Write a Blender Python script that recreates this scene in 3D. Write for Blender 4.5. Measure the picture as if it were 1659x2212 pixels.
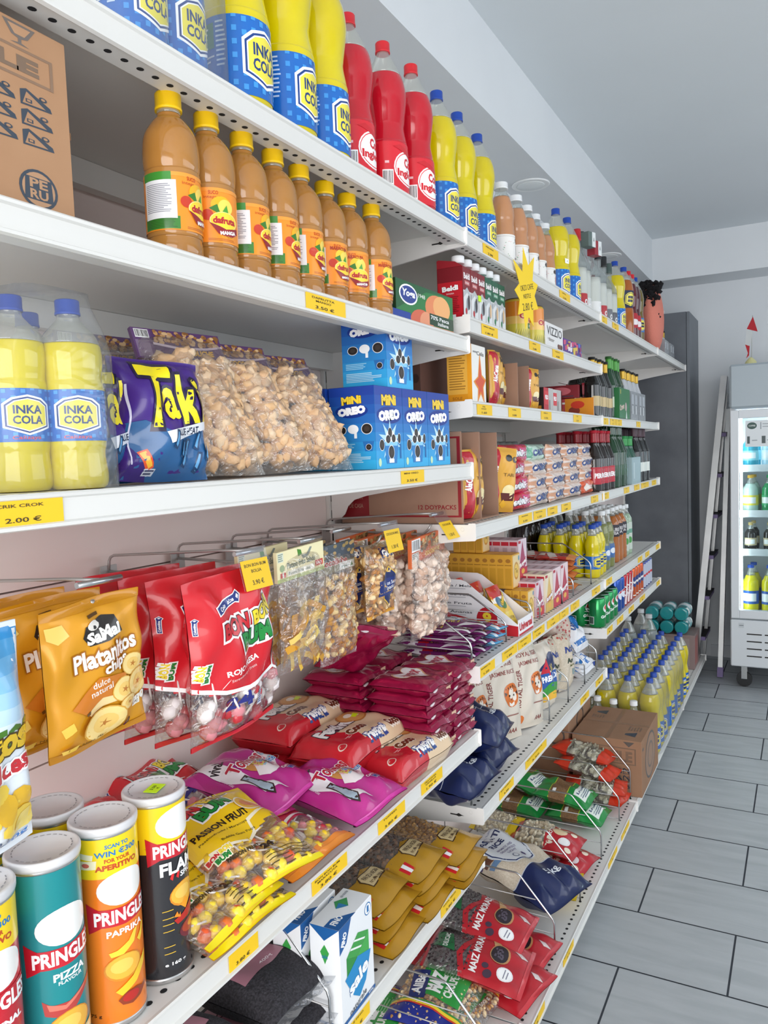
import bpy, math, random
from mathutils import Matrix, Vector
from mathutils.geometry import tessellate_polygon

for ob in list(bpy.data.objects):
    bpy.data.objects.remove(ob)
SC = bpy.context.scene
COL = SC.collection
PI = math.pi

# ---------------------------------------------------------------- camera
cd = bpy.data.cameras.new('camera')
cam = bpy.data.objects.new('camera', cd)
COL.objects.link(cam)
cd.sensor_fit = 'HORIZONTAL'
cd.sensor_width = 36.0
cd.lens = 36.697
cd.clip_start = 0.02
YAW, PITCH, ROLL = 0.4958, -0.0717, -0.0367
fw = Vector((-math.sin(YAW) * math.cos(PITCH), math.cos(YAW) * math.cos(PITCH), math.sin(PITCH)))
rt = Vector((math.cos(YAW), math.sin(YAW), 0))
up = rt.cross(fw)
r2 = math.cos(ROLL) * rt + math.sin(ROLL) * up
u2 = -math.sin(ROLL) * rt + math.cos(ROLL) * up
cm = Matrix(((r2.x, u2.x, -fw.x, 1.2116), (r2.y, u2.y, -fw.y, 0.0), (r2.z, u2.z, -fw.z, 1.5017), (0, 0, 0, 1)))
cam.matrix_world = cm
SC.camera = cam

# ---------------------------------------------------------------- light and exposure
SC.view_settings.view_transform = 'Standard'
SC.view_settings.look = 'None'
SC.view_settings.exposure = -0.1
SC.view_settings.gamma = 1.0
SC.view_settings.use_curve_mapping = False
SC.cycles.max_bounces = 16
SC.cycles.diffuse_bounces = 10
SC.cycles.transparent_max_bounces = 24
W = bpy.data.worlds.new('daylight')
SC.world = W
W.use_nodes = True
W.node_tree.nodes['Background'].inputs[0].default_value = (0.80, 0.90, 1.0, 1)
W.node_tree.nodes['Background'].inputs[1].default_value = 0.85


def area(name, loc, target, sx, sy, power, col):
    ld = bpy.data.lights.new(name, 'AREA')
    ld.shape = 'RECTANGLE'
    ld.size, ld.size_y, ld.energy, ld.color = sx, sy, power, col
    o = bpy.data.objects.new(name, ld)
    COL.objects.link(o)
    o.location = loc
    o.rotation_euler = (Vector(target) - Vector(loc)).to_track_quat('-Z', 'Y').to_euler()
    return o


# daylight through the shop window behind the camera, and through the side windows across the aisle
area('shop_window_daylight', (1.9, -1.85, 1.40), (1.3, 3.0, 1.45), 2.8, 2.3, 112, (1.0, 0.97, 0.95))
area('side_window_daylight', (3.32, 3.0, 1.9), (0.3, 3.0, 1.0), 4.4, 1.2, 38, (0.90, 0.95, 1.0))


# ---------------------------------------------------------------- materials
def lin(c):
    if isinstance(c, str):
        c = c.lstrip('#')
        c = tuple(int(c[i:i + 2], 16) / 255 for i in (0, 2, 4))
    return tuple((x / 12.92 if x <= 0.04045 else ((x + 0.055) / 1.055) ** 2.4) for x in c) + (1.0,)


MATS = {}


def mat(name, c='ffffff', rough=0.5, metal=0.0, coat=0.0, trans=0.0, ior=1.45, noise=None, bump=0.0, bscale=60.0, sss=0.0, emit=0.0, spec=0.5):
    """Principled material; noise=(second colour, scale, contrast) mixes two tones with a procedural noise"""
    key = (name, c, rough, metal)
    if key in MATS:
        return MATS[key]
    m = bpy.data.materials.new(name)
    m.use_nodes = True
    nt = m.node_tree
    b = nt.nodes['Principled BSDF']
    b.inputs['Base Color'].default_value = lin(c)
    b.inputs['Roughness'].default_value = rough
    b.inputs['Metallic'].default_value = metal
    b.inputs['Specular IOR Level'].default_value = spec
    b.inputs['IOR'].default_value = ior
    if coat:
        b.inputs['Coat Weight'].default_value = coat
        b.inputs['Coat Roughness'].default_value = 0.06
    if trans:
        b.inputs['Transmission Weight'].default_value = trans
    if sss:
        b.inputs['Subsurface Weight'].default_value = sss
        b.inputs['Subsurface Radius'].default_value = (0.02, 0.02, 0.01)
    if emit:
        b.inputs['Emission Color'].default_value = lin(c)
        b.inputs['Emission Strength'].default_value = emit
    if noise:
        tc = nt.nodes.new('ShaderNodeTexCoord')
        n = nt.nodes.new('ShaderNodeTexNoise')
        n.inputs['Scale'].default_value = noise[1]
        n.inputs['Detail'].default_value = 5
        nt.links.new(tc.outputs['Object'], n.inputs['Vector'])
        r = nt.nodes.new('ShaderNodeValToRGB')
        k = noise[2]
        r.color_ramp.elements[0].position = 0.5 - k
        r.color_ramp.elements[1].position = 0.5 + k
        r.color_ramp.elements[0].color = lin(c)
        r.color_ramp.elements[1].color = lin(noise[0])
        nt.links.new(n.outputs['Fac'], r.inputs['Fac'])
        nt.links.new(r.outputs['Color'], b.inputs['Base Color'])
    if bump:
        tc = nt.nodes.new('ShaderNodeTexCoord')
        n = nt.nodes.new('ShaderNodeTexNoise')
        n.inputs['Scale'].default_value = bscale
        n.inputs['Detail'].default_value = 3
        nt.links.new(tc.outputs['Object'], n.inputs['Vector'])
        bp = nt.nodes.new('ShaderNodeBump')
        bp.inputs['Strength'].default_value = bump
        bp.inputs['Distance'].default_value = 0.01
        nt.links.new(n.outputs['Fac'], bp.inputs['Height'])
        nt.links.new(bp.outputs['Normal'], b.inputs['Normal'])
    MATS[key] = m
    return m


def film(name, c='ffffff', clear=0.8, rough=0.12, bump=0.25, bscale=40.0, milk=0.12):
    """clear plastic film: see-through, part milky, part glossy, crinkled by a procedural noise"""
    key = ('film', name, c, clear)
    if key in MATS:
        return MATS[key]
    m = bpy.data.materials.new(name)
    m.use_nodes = True
    nt = m.node_tree
    nt.nodes.remove(nt.nodes['Principled BSDF'])
    out = nt.nodes['Material Output']
    tr = nt.nodes.new('ShaderNodeBsdfTransparent')
    di = nt.nodes.new('ShaderNodeBsdfDiffuse')
    gl = nt.nodes.new('ShaderNodeBsdfGlossy')
    gl.inputs['Roughness'].default_value = rough
    di.inputs['Color'].default_value = lin(c)
    tr.inputs['Color'].default_value = tuple(0.25 * 1 + 0.75 * x for x in lin(c)[:3]) + (1,)
    m1 = nt.nodes.new('ShaderNodeMixShader')
    m2 = nt.nodes.new('ShaderNodeMixShader')
    m1.inputs[0].default_value = 1 - milk
    nt.links.new(di.outputs[0], m1.inputs[1])
    nt.links.new(tr.outputs[0], m1.inputs[2])
    fr = nt.nodes.new('ShaderNodeLayerWeight')
    fr.inputs['Blend'].default_value = 0.25
    mm = nt.nodes.new('ShaderNodeMath')
    mm.operation = 'MULTIPLY_ADD'
    mm.inputs[1].default_value = 0.5
    mm.inputs[2].default_value = 1 - clear - 0.1
    nt.links.new(fr.outputs['Facing'], mm.inputs[0])
    nt.links.new(mm.outputs[0], m2.inputs[0])
    nt.links.new(m1.outputs[0], m2.inputs[1])
    nt.links.new(gl.outputs[0], m2.inputs[2])
    nt.links.new(m2.outputs[0], out.inputs['Surface'])
    if bump:
        tc = nt.nodes.new('ShaderNodeTexCoord')
        n = nt.nodes.new('ShaderNodeTexNoise')
        n.inputs['Scale'].default_value = bscale
        n.inputs['Distortion'].default_value = 1.5
        nt.links.new(tc.outputs['Object'], n.inputs['Vector'])
        bp = nt.nodes.new('ShaderNodeBump')
        bp.inputs['Strength'].default_value = bump
        bp.inputs['Distance'].default_value = 0.02
        nt.links.new(n.outputs['Fac'], bp.inputs['Height'])
        nt.links.new(bp.outputs['Normal'], gl.inputs['Normal'])
    MATS[key] = m
    return m


def ink(c, rough=0.35, coat=0.0):
    """printed colour"""
    return mat('print_' + c, c, rough, coat=coat)


def ink2(c):
    return mat('gloss_print_' + c, c, 0.22, coat=0.3)

# ---------------------------------------------------------------- mesh building
class MB:
    """collects faces of several materials and links them as ONE mesh object"""

    def __init__(s):
        s.v, s.f, s.m, s.sm, s.mats = [], [], [], [], []

    def mi(s, m):
        if m not in s.mats:
            s.mats.append(m)
        return s.mats.index(m)

    def add(s, vs, fs, m, smooth=False):
        o = len(s.v)
        k = s.mi(m)
        s.v += [tuple(x) for x in vs]
        for f in fs:
            s.f.append(tuple(i + o for i in f))
            s.m.append(k)
            s.sm.append(smooth)

    def box(s, a, b, m):
        x0, y0, z0 = a
        x1, y1, z1 = b
        s.add([(x0, y0, z0), (x1, y0, z0), (x1, y1, z0), (x0, y1, z0), (x0, y0, z1), (x1, y0, z1), (x1, y1, z1), (x0, y1, z1)],
              [(0, 3, 2, 1), (4, 5, 6, 7), (0, 1, 5, 4), (1, 2, 6, 5), (2, 3, 7, 6), (3, 0, 4, 7)], m)

    def bbox(s, a, b, m, bv=0.004):
        """box with bevelled edges"""
        x = sorted((a[0], b[0])); y = sorted((a[1], b[1])); z = sorted((a[2], b[2]))
        bv = min(bv, (x[1] - x[0]) * .45, (y[1] - y[0]) * .45, (z[1] - z[0]) * .45)
        vs, idx = [], {}
        for i in (0, 1):
            for j in (0, 1):
                for k in (0, 1):
                    c = (x[i], y[j], z[k])
                    d = ((1, -1)[i], (1, -1)[j], (1, -1)[k])
                    for ax in range(3):
                        p = [c[q] + (0 if q == ax else d[q] * bv) for q in range(3)]
                        idx[(i, j, k, ax)] = len(vs)
                        vs.append(p)
        fs = []
        def quad(keys):
            fs.append([idx[q] for q in keys])
        for ax in range(3):
            o1, o2 = [q for q in range(3) if q != ax]
            for e in (0, 1):
                ring = []
                for (p, q) in ((0, 0), (1, 0), (1, 1), (0, 1)):
                    key = [0, 0, 0]
                    key[ax] = e; key[o1] = p; key[o2] = q
                    ring.append((key[0], key[1], key[2], ax))
                flip = (e == 0) ^ (ax == 1)
                quad(ring[::-1] if flip else ring)
        for ax in range(3):            # edges along ax
            o1, o2 = [q for q in range(3) if q != ax]
            for p in (0, 1):
                for q in (0, 1):
                    k0 = [0, 0, 0]; k1 = [0, 0, 0]
                    k0[ax] = 0; k1[ax] = 1
                    k0[o1] = k1[o1] = p; k0[o2] = k1[o2] = q
                    ring = [(*k0, o1), (*k1, o1), (*k1, o2), (*k0, o2)]
                    flip = (p ^ q) ^ (ax == 1)
                    quad(ring if flip else ring[::-1])
        for i in (0, 1):
            for j in (0, 1):
                for k in (0, 1):
                    r = [(i, j, k, 0), (i, j, k, 1), (i, j, k, 2)]
                    quad(r if (i + j + k) % 2 == 1 else r[::-1])
        s.add(vs, fs, m)

    def lathe(s, prof, m, n=28, cx=0, cy=0, mats=None, smooth=True, caps=True):
        """prof: list of (r, z); mats: optional function(z mid) -> material"""
        vs = []
        for r, z in prof:
            for i in range(n):
                t = 2 * PI * i / n
                vs.append((cx + r * math.cos(t), cy + r * math.sin(t), z))
        o = len(s.v)
        s.v += vs
        for k in range(len(prof) - 1):
            mm = mats((prof[k][1] + prof[k + 1][1]) / 2) if mats else m
            q = s.mi(mm)
            for i in range(n):
                j = (i + 1) % n
                s.f.append((o + k * n + i, o + k * n + j, o + (k + 1) * n + j, o + (k + 1) * n + i))
                s.m.append(q); s.sm.append(smooth)
        for end, ring in (((0, 0), (1, len(prof) - 1)) if caps else ()):
            if prof[ring][0] > 1e-5:
                f = [o + ring * n + i for i in range(n)]
                s.f.append(tuple(f if end else f[::-1]))
                mm = mats(prof[ring][1]) if mats else m
                s.m.append(s.mi(mm)); s.sm.append(False)

    def tube(s, pts, r, m, n=8, close=False):
        pts = [Vector(p) for p in pts]
        o = len(s.v)
        q = s.mi(m)
        L = len(pts)
        prev = None
        for k, p in enumerate(pts):
            if close:
                d = (pts[(k + 1) % L] - pts[k - 1]).normalized()
            else:
                d = (pts[min(k + 1, L - 1)] - pts[max(k - 1, 0)]).normalized()
            if prev is None:
                a = d.orthogonal().normalized()
            else:
                a = (prev - d * prev.dot(d)).normalized()
            prev = a
            b = d.cross(a)
            for i in range(n):
                t = 2 * PI * i / n
                s.v.append(tuple(p + (a * math.cos(t) + b * math.sin(t)) * r))
        for k in range(L if close else L - 1):
            k2 = (k + 1) % L
            for i in range(n):
                j = (i + 1) % n
                s.f.append((o + k * n + i, o + k * n + j, o + k2 * n + j, o + k2 * n + i))
                s.m.append(q); s.sm.append(True)
        if not close:
            s.f.append(tuple(o + i for i in range(n))[::-1]); s.m.append(q); s.sm.append(False)
            s.f.append(tuple(o + (L - 1) * n + i for i in range(n))); s.m.append(q); s.sm.append(False)

    def prism(s, poly, axis, a, b, m):
        """extrude a 2-D polygon along an axis: 'x' -> (y,z) polygon, 'y' -> (x,z), 'z' -> (x,y)"""
        def p3(p, t):
            return (t, p[0], p[1]) if axis == 'x' else (p[0], t, p[1]) if axis == 'y' else (p[0], p[1], t)
        n = len(poly)
        vs = [p3(p, a) for p in poly] + [p3(p, b) for p in poly]
        fs = [(i, (i + 1) % n, n + (i + 1) % n, n + i) for i in range(n)]
        tr = tessellate_polygon([[Vector((p[0], p[1], 0)) for p in poly]])
        fs += [tuple(t) for t in tr] + [tuple(n + i for i in t[::-1]) for t in tr]
        s.add(vs, fs, m)

    def blob(s, c, r, m, rnd, n=7, rough=0.25, sq=(1, 1, 1)):
        """small lumpy ball"""
        o = len(s.v)
        q = s.mi(m)
        R = Matrix.Rotation(rnd.uniform(0, 6.28), 3, 'Z') @ Matrix.Rotation(rnd.uniform(0, 3.14), 3, 'X')
        rings = 5
        ph = [rnd.uniform(0, 6.28) for _ in range(4)]
        for k in range(rings + 1):
            th = PI * k / rings
            for i in range(n):
                t = 2 * PI * i / n
                w = 1 + rough * (math.sin(2 * t + ph[0] + th * 2) * .5 + math.sin(3 * th + ph[1] + t) * .5)
                p = R @ Vector((sq[0] * math.sin(th) * math.cos(t), sq[1] * math.sin(th) * math.sin(t), sq[2] * math.cos(th))) * (r * w)
                s.v.append((c[0] + p.x, c[1] + p.y, c[2] + p.z))
        for k in range(rings):
            for i in range(n):
                j = (i + 1) % n
                s.f.append((o + k * n + i, o + (k + 1) * n + i, o + (k + 1) * n + j, o + k * n + j))
                s.m.append(q); s.sm.append(True)

    def mesh(s, name):
        me = bpy.data.meshes.new(name)
        me.from_pydata(s.v, [], s.f)
        for m in s.mats:
            me.materials.append(m)
        me.polygons.foreach_set('material_index', s.m)
        me.polygons.foreach_set('use_smooth', s.sm)
        me.update()
        return me

    def build(s, name, parent=None, kind=None):
        o = bpy.data.objects.new(name, s.mesh(name))
        COL.objects.link(o)
        if parent:
            o.parent = parent
        if kind:
            o['kind'] = kind
        return o


def tag(o, label, cat, group=None):
    o['label'] = label
    o['category'] = cat
    if group:
        o['group'] = group
    return o


def thing(name, label=None, cat=None, loc=(0, 0, 0), rot=(0, 0, 0), group=None):
    o = bpy.data.objects.new(name, None)
    o.empty_display_size = 0.02
    COL.objects.link(o)
    o.location = loc
    o.rotation_euler = rot
    if label:
        tag(o, label, cat, group)
    return o


def copy_tree(o, parent=None):
    c = o.copy()
    COL.objects.link(c)
    if parent:
        c.parent = parent
    for ch in list(o.children):
        copy_tree(ch, c)
    return c


PROTO = {}


def place(key, maker, loc, rot, label, cat, group=None, scale=1.0):
    """first use builds the thing, later uses copy it and each of its parts"""
    if key in PROTO:
        o = copy_tree(PROTO[key])
    else:
        o = maker()
        PROTO[key] = o
    o.location = loc
    o.rotation_euler = rot if isinstance(rot, (tuple, list)) else (0, 0, rot)
    o.scale = (scale, scale, scale) if not isinstance(scale, tuple) else scale
    tag(o, label, cat, group)
    return o


F90 = PI / 2
ORD = ['first', 'second', 'third', 'fourth', 'fifth', 'sixth', 'seventh', 'eighth', 'ninth', 'tenth', 'eleventh', 'twelfth', 'thirteenth', 'fourteenth']

# ---------------------------------------------------------------- printed matter (flat shapes laid on a surface)
_TXT = {}


def glyphs(txt, bold):
    k = (txt, bold)
    if k in _TXT:
        return _TXT[k]
    cu = bpy.data.curves.new('lettering', 'FONT')
    cu.body = txt
    cu.size = 1.0
    cu.resolution_u = 2
    cu.offset = bold
    cu.fill_mode = 'FRONT'
    ob = bpy.data.objects.new('lettering', cu)
    COL.objects.link(ob)
    dg = bpy.context.evaluated_depsgraph_get()
    me = bpy.data.meshes.new_from_object(ob.evaluated_get(dg))
    vs = [(v.co.x, v.co.y) for v in me.vertices]
    fs = [tuple(p.vertices) for p in me.polygons]
    bpy.data.objects.remove(ob)
    bpy.data.curves.remove(cu)
    bpy.data.meshes.remove(me)
    if not vs:
        vs = [(0, 0), (1, 0), (0, 1)]; fs = []
    x0 = min(v[0] for v in vs); x1 = max(v[0] for v in vs)
    y0 = min(v[1] for v in vs); y1 = max(v[1] for v in vs)
    r = (vs, fs, x0, x1, y0, y1)
    _TXT[k] = r
    return r


def R(x0, y0, x1, y1, c): return ('p', [(x0, y0), (x1, y0), (x1, y1), (x0, y1)], c)
def E(cx, cy, rx, ry, c, n=22): return ('e', cx, cy, rx, ry, c, n)
def P(pts, c): return ('p', pts, c)
def T(t, cx, cy, w, h, c, rot=0.0, bold=0.012, sh=0.0): return ('t', t, cx, cy, w, h, c, rot, bold, sh)


def TO(t, cx, cy, w, h, c, oc, rot=0.0, bold=0.02, ow=0.07, sh=0.0):
    """text with an outline of another colour"""
    return ('to', t, cx, cy, w, h, c, oc, rot, bold, ow, sh)


def star(cx, cy, r1, r2, n, c, asp=1.0, ph=0.0):
    return ('p', [(cx + (r1 if i % 2 == 0 else r2) * math.cos(PI * i / n + ph), cy + asp * (r1 if i % 2 == 0 else r2) * math.sin(PI * i / n + ph)) for i in range(2 * n)], c)


def lines(x0, y0, x1, y1, n, c, jit=0.25, seed=1, fill=0.5):
    """rows of small print drawn as thin bars"""
    rnd = random.Random(seed)
    o = []
    for i in range(n):
        y = y1 - (y1 - y0) * (i + .5) / n
        hh = (y1 - y0) / n * fill / 2
        o.append(R(x0, y - hh, x1 - (x1 - x0) * rnd.random() * jit, y + hh, c))
    return o


def barcode(x0, y0, x1, y1, seed=3, c='222222'):
    rnd = random.Random(seed)
    o = [R(x0, y0, x1, y1, 'ffffff')]
    x = x0 + (x1 - x0) * .06
    while x < x1 - (x1 - x0) * .08:
        w = (x1 - x0) * rnd.choice((.02, .035, .05))
        o.append(R(x, y0 + (y1 - y0) * .12, x + w, y1 - (y1 - y0) * .08, c))
        x += w + (x1 - x0) * rnd.choice((.02, .03, .045))
    return o


def shapes(ops, w, h):
    """-> list of (verts2d in metres, faces, colour)"""
    out = []
    for op in ops:
        k = op[0]
        if k == 'p':
            pts = [(x * w, y * h) for x, y in op[1]]
            tr = tessellate_polygon([[Vector((p[0], p[1], 0)) for p in pts]])
            out.append((pts, [tuple(t) for t in tr], op[2]))
        elif k == 'e':
            _, cx, cy, rx, ry, c, n = op
            pts = [(cx * w + rx * w * math.cos(2 * PI * i / n), cy * h + ry * h * math.sin(2 * PI * i / n)) for i in range(n)]
            out.append((pts, [(0, i, i + 1) for i in range(1, n - 1)], c))
        else:
            if k == 't':
                _, t, cx, cy, tw, th, c, rot, bold, sh = op
                passes = [(c, bold)]
            else:
                _, t, cx, cy, tw, th, c, oc, rot, bold, ow, sh = op
                passes = [(oc, ow), (c, bold)]
            ref = glyphs(t, passes[-1][1])
            _, _, x0, x1, y0, y1 = ref
            sx = tw * w / max(x1 - x0, 1e-6)
            sy = th * h / max(y1 - y0, 1e-6)
            ca, sa = math.cos(rot), math.sin(rot)
            for (cc, bd) in passes:
                vs, fs = glyphs(t, bd)[:2]
                pts = []
                for (x, y) in vs:
                    yy = (y - (y0 + y1) / 2) * sy
                    xx = (x - (x0 + x1) / 2) * sx + sh * yy
                    pts.append((cx * w + xx * ca - yy * sa, cy * h + xx * sa + yy * ca))
                out.append((pts, fs, cc))
    return out


def _clip(poly, ax, val, keep_low):
    o = []
    n = len(poly)
    for i in range(n):
        a, b = poly[i], poly[(i + 1) % n]
        ia = (a[ax] <= val) if keep_low else (a[ax] >= val)
        ib = (b[ax] <= val) if keep_low else (b[ax] >= val)
        if ia:
            o.append(a)
        if ia != ib:
            t = (val - a[ax]) / (b[ax] - a[ax])
            p = [0, 0]
            p[ax] = val
            p[1 - ax] = a[1 - ax] + t * (b[1 - ax] - a[1 - ax])
            o.append(tuple(p))
    return o


def _split(poly, ax, s):
    lo = min(p[ax] for p in poly)
    hi = max(p[ax] for p in poly)
    k0, k1 = math.floor(lo / s), math.ceil(hi / s)
    if k1 - k0 <= 1:
        return [poly]
    res, rest = [], poly
    for k in range(k0 + 1, k1):
        a = _clip(rest, ax, k * s, True)
        rest = _clip(rest, ax, k * s, False)
        if len(a) >= 3:
            res.append(a)
        if len(rest) < 3:
            return res
    res.append(rest)
    return res


def decal(mb, ops, w, h, fmap, su=None, sv=None, lay=0.0003, step=0.00012, inkf=ink, clip=True):
    """lay printed shapes on a surface given by fmap(u, v, offset)"""
    done = []
    for pts, fs, c in shapes(ops, w, h):
        bx = (min(q[0] for q in pts), max(q[0] for q in pts), min(q[1] for q in pts), max(q[1] for q in pts))
        lv = 0                             # one layer above whatever it overlaps
        for a, l_ in done:
            if l_ >= lv and a[0] < bx[1] and a[1] > bx[0] and a[2] < bx[3] and a[3] > bx[2]:
                lv = l_ + 1
        done.append((bx, lv))
        off = lay + step * lv
        m = inkf(c) if isinstance(c, str) else c
        vs, ff, look = [], [], {}
        for f in fs:
            polys = [[pts[i] for i in f]]
            if clip:
                q = polys[0]
                if min(p[0] for p in q) < 0 or max(p[0] for p in q) > w or min(p[1] for p in q) < 0 or max(p[1] for p in q) > h:
                    for ax, v0, lowk in ((0, w, True), (0, 0, False), (1, h, True), (1, 0, False)):
                        if len(q) >= 3:
                            q = _clip(q, ax, v0, lowk)
                    if len(q) < 3:
                        continue
                    polys = [q]
            if su:
                polys = [b for a in polys for b in _split(a, 0, su)]
            if sv:
                polys = [b for a in polys for b in _split(a, 1, sv)]
            for pl in polys:
                idx = []
                for p in pl:
                    kk = (round(p[0], 6), round(p[1], 6))
                    if kk not in look:
                        look[kk] = len(vs)
                        vs.append(fmap(p[0], p[1], off))
                    if not idx or idx[-1] != look[kk]:
                        idx.append(look[kk])
                if len(idx) > 2 and idx[0] == idx[-1]:
                    idx.pop()
                if len(set(idx)) == len(idx) and len(idx) >= 3:
                    ff.append(idx)
        if ff:
            mb.add(vs, ff, m, smooth=bool(su))


def flat(o, u, v):
    """map for a flat face: origin o, unit vectors u, v; offset along u x v"""
    o, u, v = Vector(o), Vector(u), Vector(v)
    n = u.cross(v).normalized()
    return lambda a, b, off: tuple(o + u * a + v * b + n * off)


def cyl(r, z0, w, a0=-PI / 2, cx=0, cy=0):
    """map round a cylinder, print centred on direction a0 (front = -Y); r may be a function of v"""
    def f(u, v, off):
        rr = (r(v) if callable(r) else r) + off
        a = a0 + (u - w / 2) / (r(v) if callable(r) else r)
        return (cx + rr * math.cos(a), cy + rr * math.sin(a), z0 + v)
    return f

# ---------------------------------------------------------------- pillow bags
def pillow(w, h, t, seed=1, seal=0.05, pinch=0.05, wr=0.10, bend=0.0, sag=0.0, crease=1.0, ph=2.6, pb=3, taper=0.0):
    """surface of a filled bag standing upright, front = -Y; returns f(u, v, offset, side)"""
    rnd = random.Random(seed)
    ph_ = [rnd.uniform(0, 6.28) for _ in range(10)]
    fr = [rnd.uniform(2.0, 4.5) for _ in range(10)]

    def f(u, v, off=0.0, side=1):
        a = max(-1, min(1, 2 * u / w - 1))
        b = max(-1, min(1, 2 * v / h - 1))
        bb = max(-1, min(1, b / (1 - seal)))
        if sag:
            bs = math.copysign(abs(bb), bb)
            bb2 = bs + sag * (1 - bs * bs)
        else:
            bb2 = bb
        prof = max(0, 1 - abs(a) ** ph) ** .55 * max(0, 1 - abs(bb2) ** pb) ** .6
        d = t / 2 * prof
        wig = wr * t * (math.sin(fr[0] * a * 1.7 + fr[1] * b + ph_[0] + side) * .45 + math.sin(fr[2] * 2.1 * a - fr[3] * 1.9 * b + ph_[1] + side * 2) * .35)
        cre = wr * t * crease * .7 * (math.sin(a * 11 + ph_[2] + 2 * side) * max(0, abs(b) - .45) * 1.6 + math.sin(b * 9 + ph_[3] + side) * max(0, abs(a) - .55) * 1.2)
        edge = max(0, 1 - abs(bb) ** 8)
        d = d + (wig * min(1, prof * 1.6) + cre * (1 if abs(bb) < 1 else .2)) * edge * (0.3 + .7 * min(1, prof * 3))
        x = (u - w / 2) * (1 - taper * v / h) * (1 - pinch * (1 - bb * bb) * (1 - .3 * math.sin(3 * b + ph_[4])))
        z = v - seal * h * .3 * (a * a) * b * .5
        yy = bend * b * b * h + 0.004 * math.sin(3.2 * a + ph_[5]) * abs(b) ** 3
        return (x, yy - side * (max(d, 0.0006) + off), z)
    return f


def bag_mesh(mb, w, h, t, surf, matfn, nu=26, nv=34, backmat=None):
    """front and back skins; matfn(u/w, v/h) -> material"""
    for side in (1, -1):
        vs = []
        for j in range(nv + 1):
            for i in range(nu + 1):
                vs.append(surf(w * i / nu, h * j / nv, 0.0, side))
        groups = {}
        for j in range(nv):
            for i in range(nu):
                m = matfn((i + .5) / nu, (j + .5) / nv) if (side == 1 or backmat is None) else backmat
                q = (j * (nu + 1) + i, j * (nu + 1) + i + 1, (j + 1) * (nu + 1) + i + 1, (j + 1) * (nu + 1) + i)
                groups.setdefault(m.name, (m, []))[1].append(q if side == 1 else q[::-1])
        o = len(mb.v)
        mb.v += vs
        for m, qs in groups.values():
            k = mb.mi(m)
            for q in qs:
                mb.f.append(tuple(x + o for x in q)); mb.m.append(k); mb.sm.append(True)


def bag(name, w, h, t, base, ops, seed=1, filling=None, matfn=None, lift=True, both=False, inkf=ink2, part='wrapper', **kw):
    """a filled bag; filling = (part name, function(mb, surf, rnd)) built as its own part"""
    root = thing(name)
    surf = pillow(w, h, t, seed, **kw)
    mb = MB()
    bag_mesh(mb, w, h, t, surf, matfn or (lambda u, v: base))
    decal(mb, ops, w, h, lambda u, v, off: surf(u, v, off + .0006, 1), su=.01, sv=.01, inkf=inkf, step=.0002)
    if both:
        decal(mb, ops, w, h, lambda u, v, off: surf(w - u, v, off + .0004, -1), su=.012, sv=.012, inkf=inkf)
    mb.build(part, root)
    if filling:
        fb = MB()
        filling[1](fb, surf, random.Random(seed + 5))
        fb.build(filling[0], root, kind='stuff')
    return root


def fill_blobs(w, h, t, n, r0, r1, mats, u0=.06, u1=.94, v0=.06, v1=.85, sq=(1, 1, 1), rough=.28, back=True):
    """loose pieces heaped inside a clear bag"""
    def go(mb, surf, rnd):
        k = 0
        cols = max(3, int(math.sqrt(n * (u1 - u0) * w / ((v1 - v0) * h))))
        rows = max(3, n // cols)
        for j in range(rows):
            for i in range(cols):
                u = (u0 + (u1 - u0) * (i + .5 + rnd.uniform(-.4, .4)) / cols) * w
                v = (v0 + (v1 - v0) * (j + .5 + rnd.uniform(-.4, .4)) / rows) * h
                for side in ((1, -1) if back and k % 3 == 0 else (1,)):
                    r = rnd.uniform(r0, r1)
                    p = Vector(surf(u, v, 0, side))
                    c = Vector(surf(u, v, 0, -side))
                    dd = (c - p)
                    L = dd.length
                    p = p + dd.normalized() * min(r * .9, L / 2) if L > 1e-6 else p
                    mb.blob(p, min(r, L * .6 + .002), rnd.choice(mats), rnd, rough=rough, sq=sq)
                k += 1
    return go


# ---------------------------------------------------------------- boxes
def carton(name, w, d, h, body, front=(), left=(), right=(), top=(), bv=.0012, inkf=ink, part='carton', rootless=False, back=()):
    root = thing(name)
    mb = MB()
    mb.bbox((-w / 2, -d / 2, 0), (w / 2, d / 2, h), body, bv)
    carton_print(mb, w, d, h, front, left, right, top, inkf)
    mb.build(part, root)
    return root


def carton_print(mb, w, d, h, front=(), left=(), right=(), top=(), inkf=ink):
    if front:
        decal(mb, front, w, h, flat((-w / 2, -d / 2, 0), (1, 0, 0), (0, 0, 1)), inkf=inkf)
    if left:
        decal(mb, left, d, h, flat((-w / 2, d / 2, 0), (0, -1, 0), (0, 0, 1)), inkf=inkf)
    if right:
        decal(mb, right, d, h, flat((w / 2, -d / 2, 0), (0, 1, 0), (0, 0, 1)), inkf=inkf)
    if top:
        decal(mb, top, w, d, flat((-w / 2, -d / 2, h), (1, 0, 0), (0, 1, 0)), inkf=inkf)


# ---------------------------------------------------------------- bottles
def interp(prof, z):
    for (r0, z0), (r1, z1) in zip(prof, prof[1:]):
        if z0 <= z <= z1 and z1 > z0:
            return r0 + (r1 - r0) * (z - z0) / (z1 - z0)
    return prof[-1][0]


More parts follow.
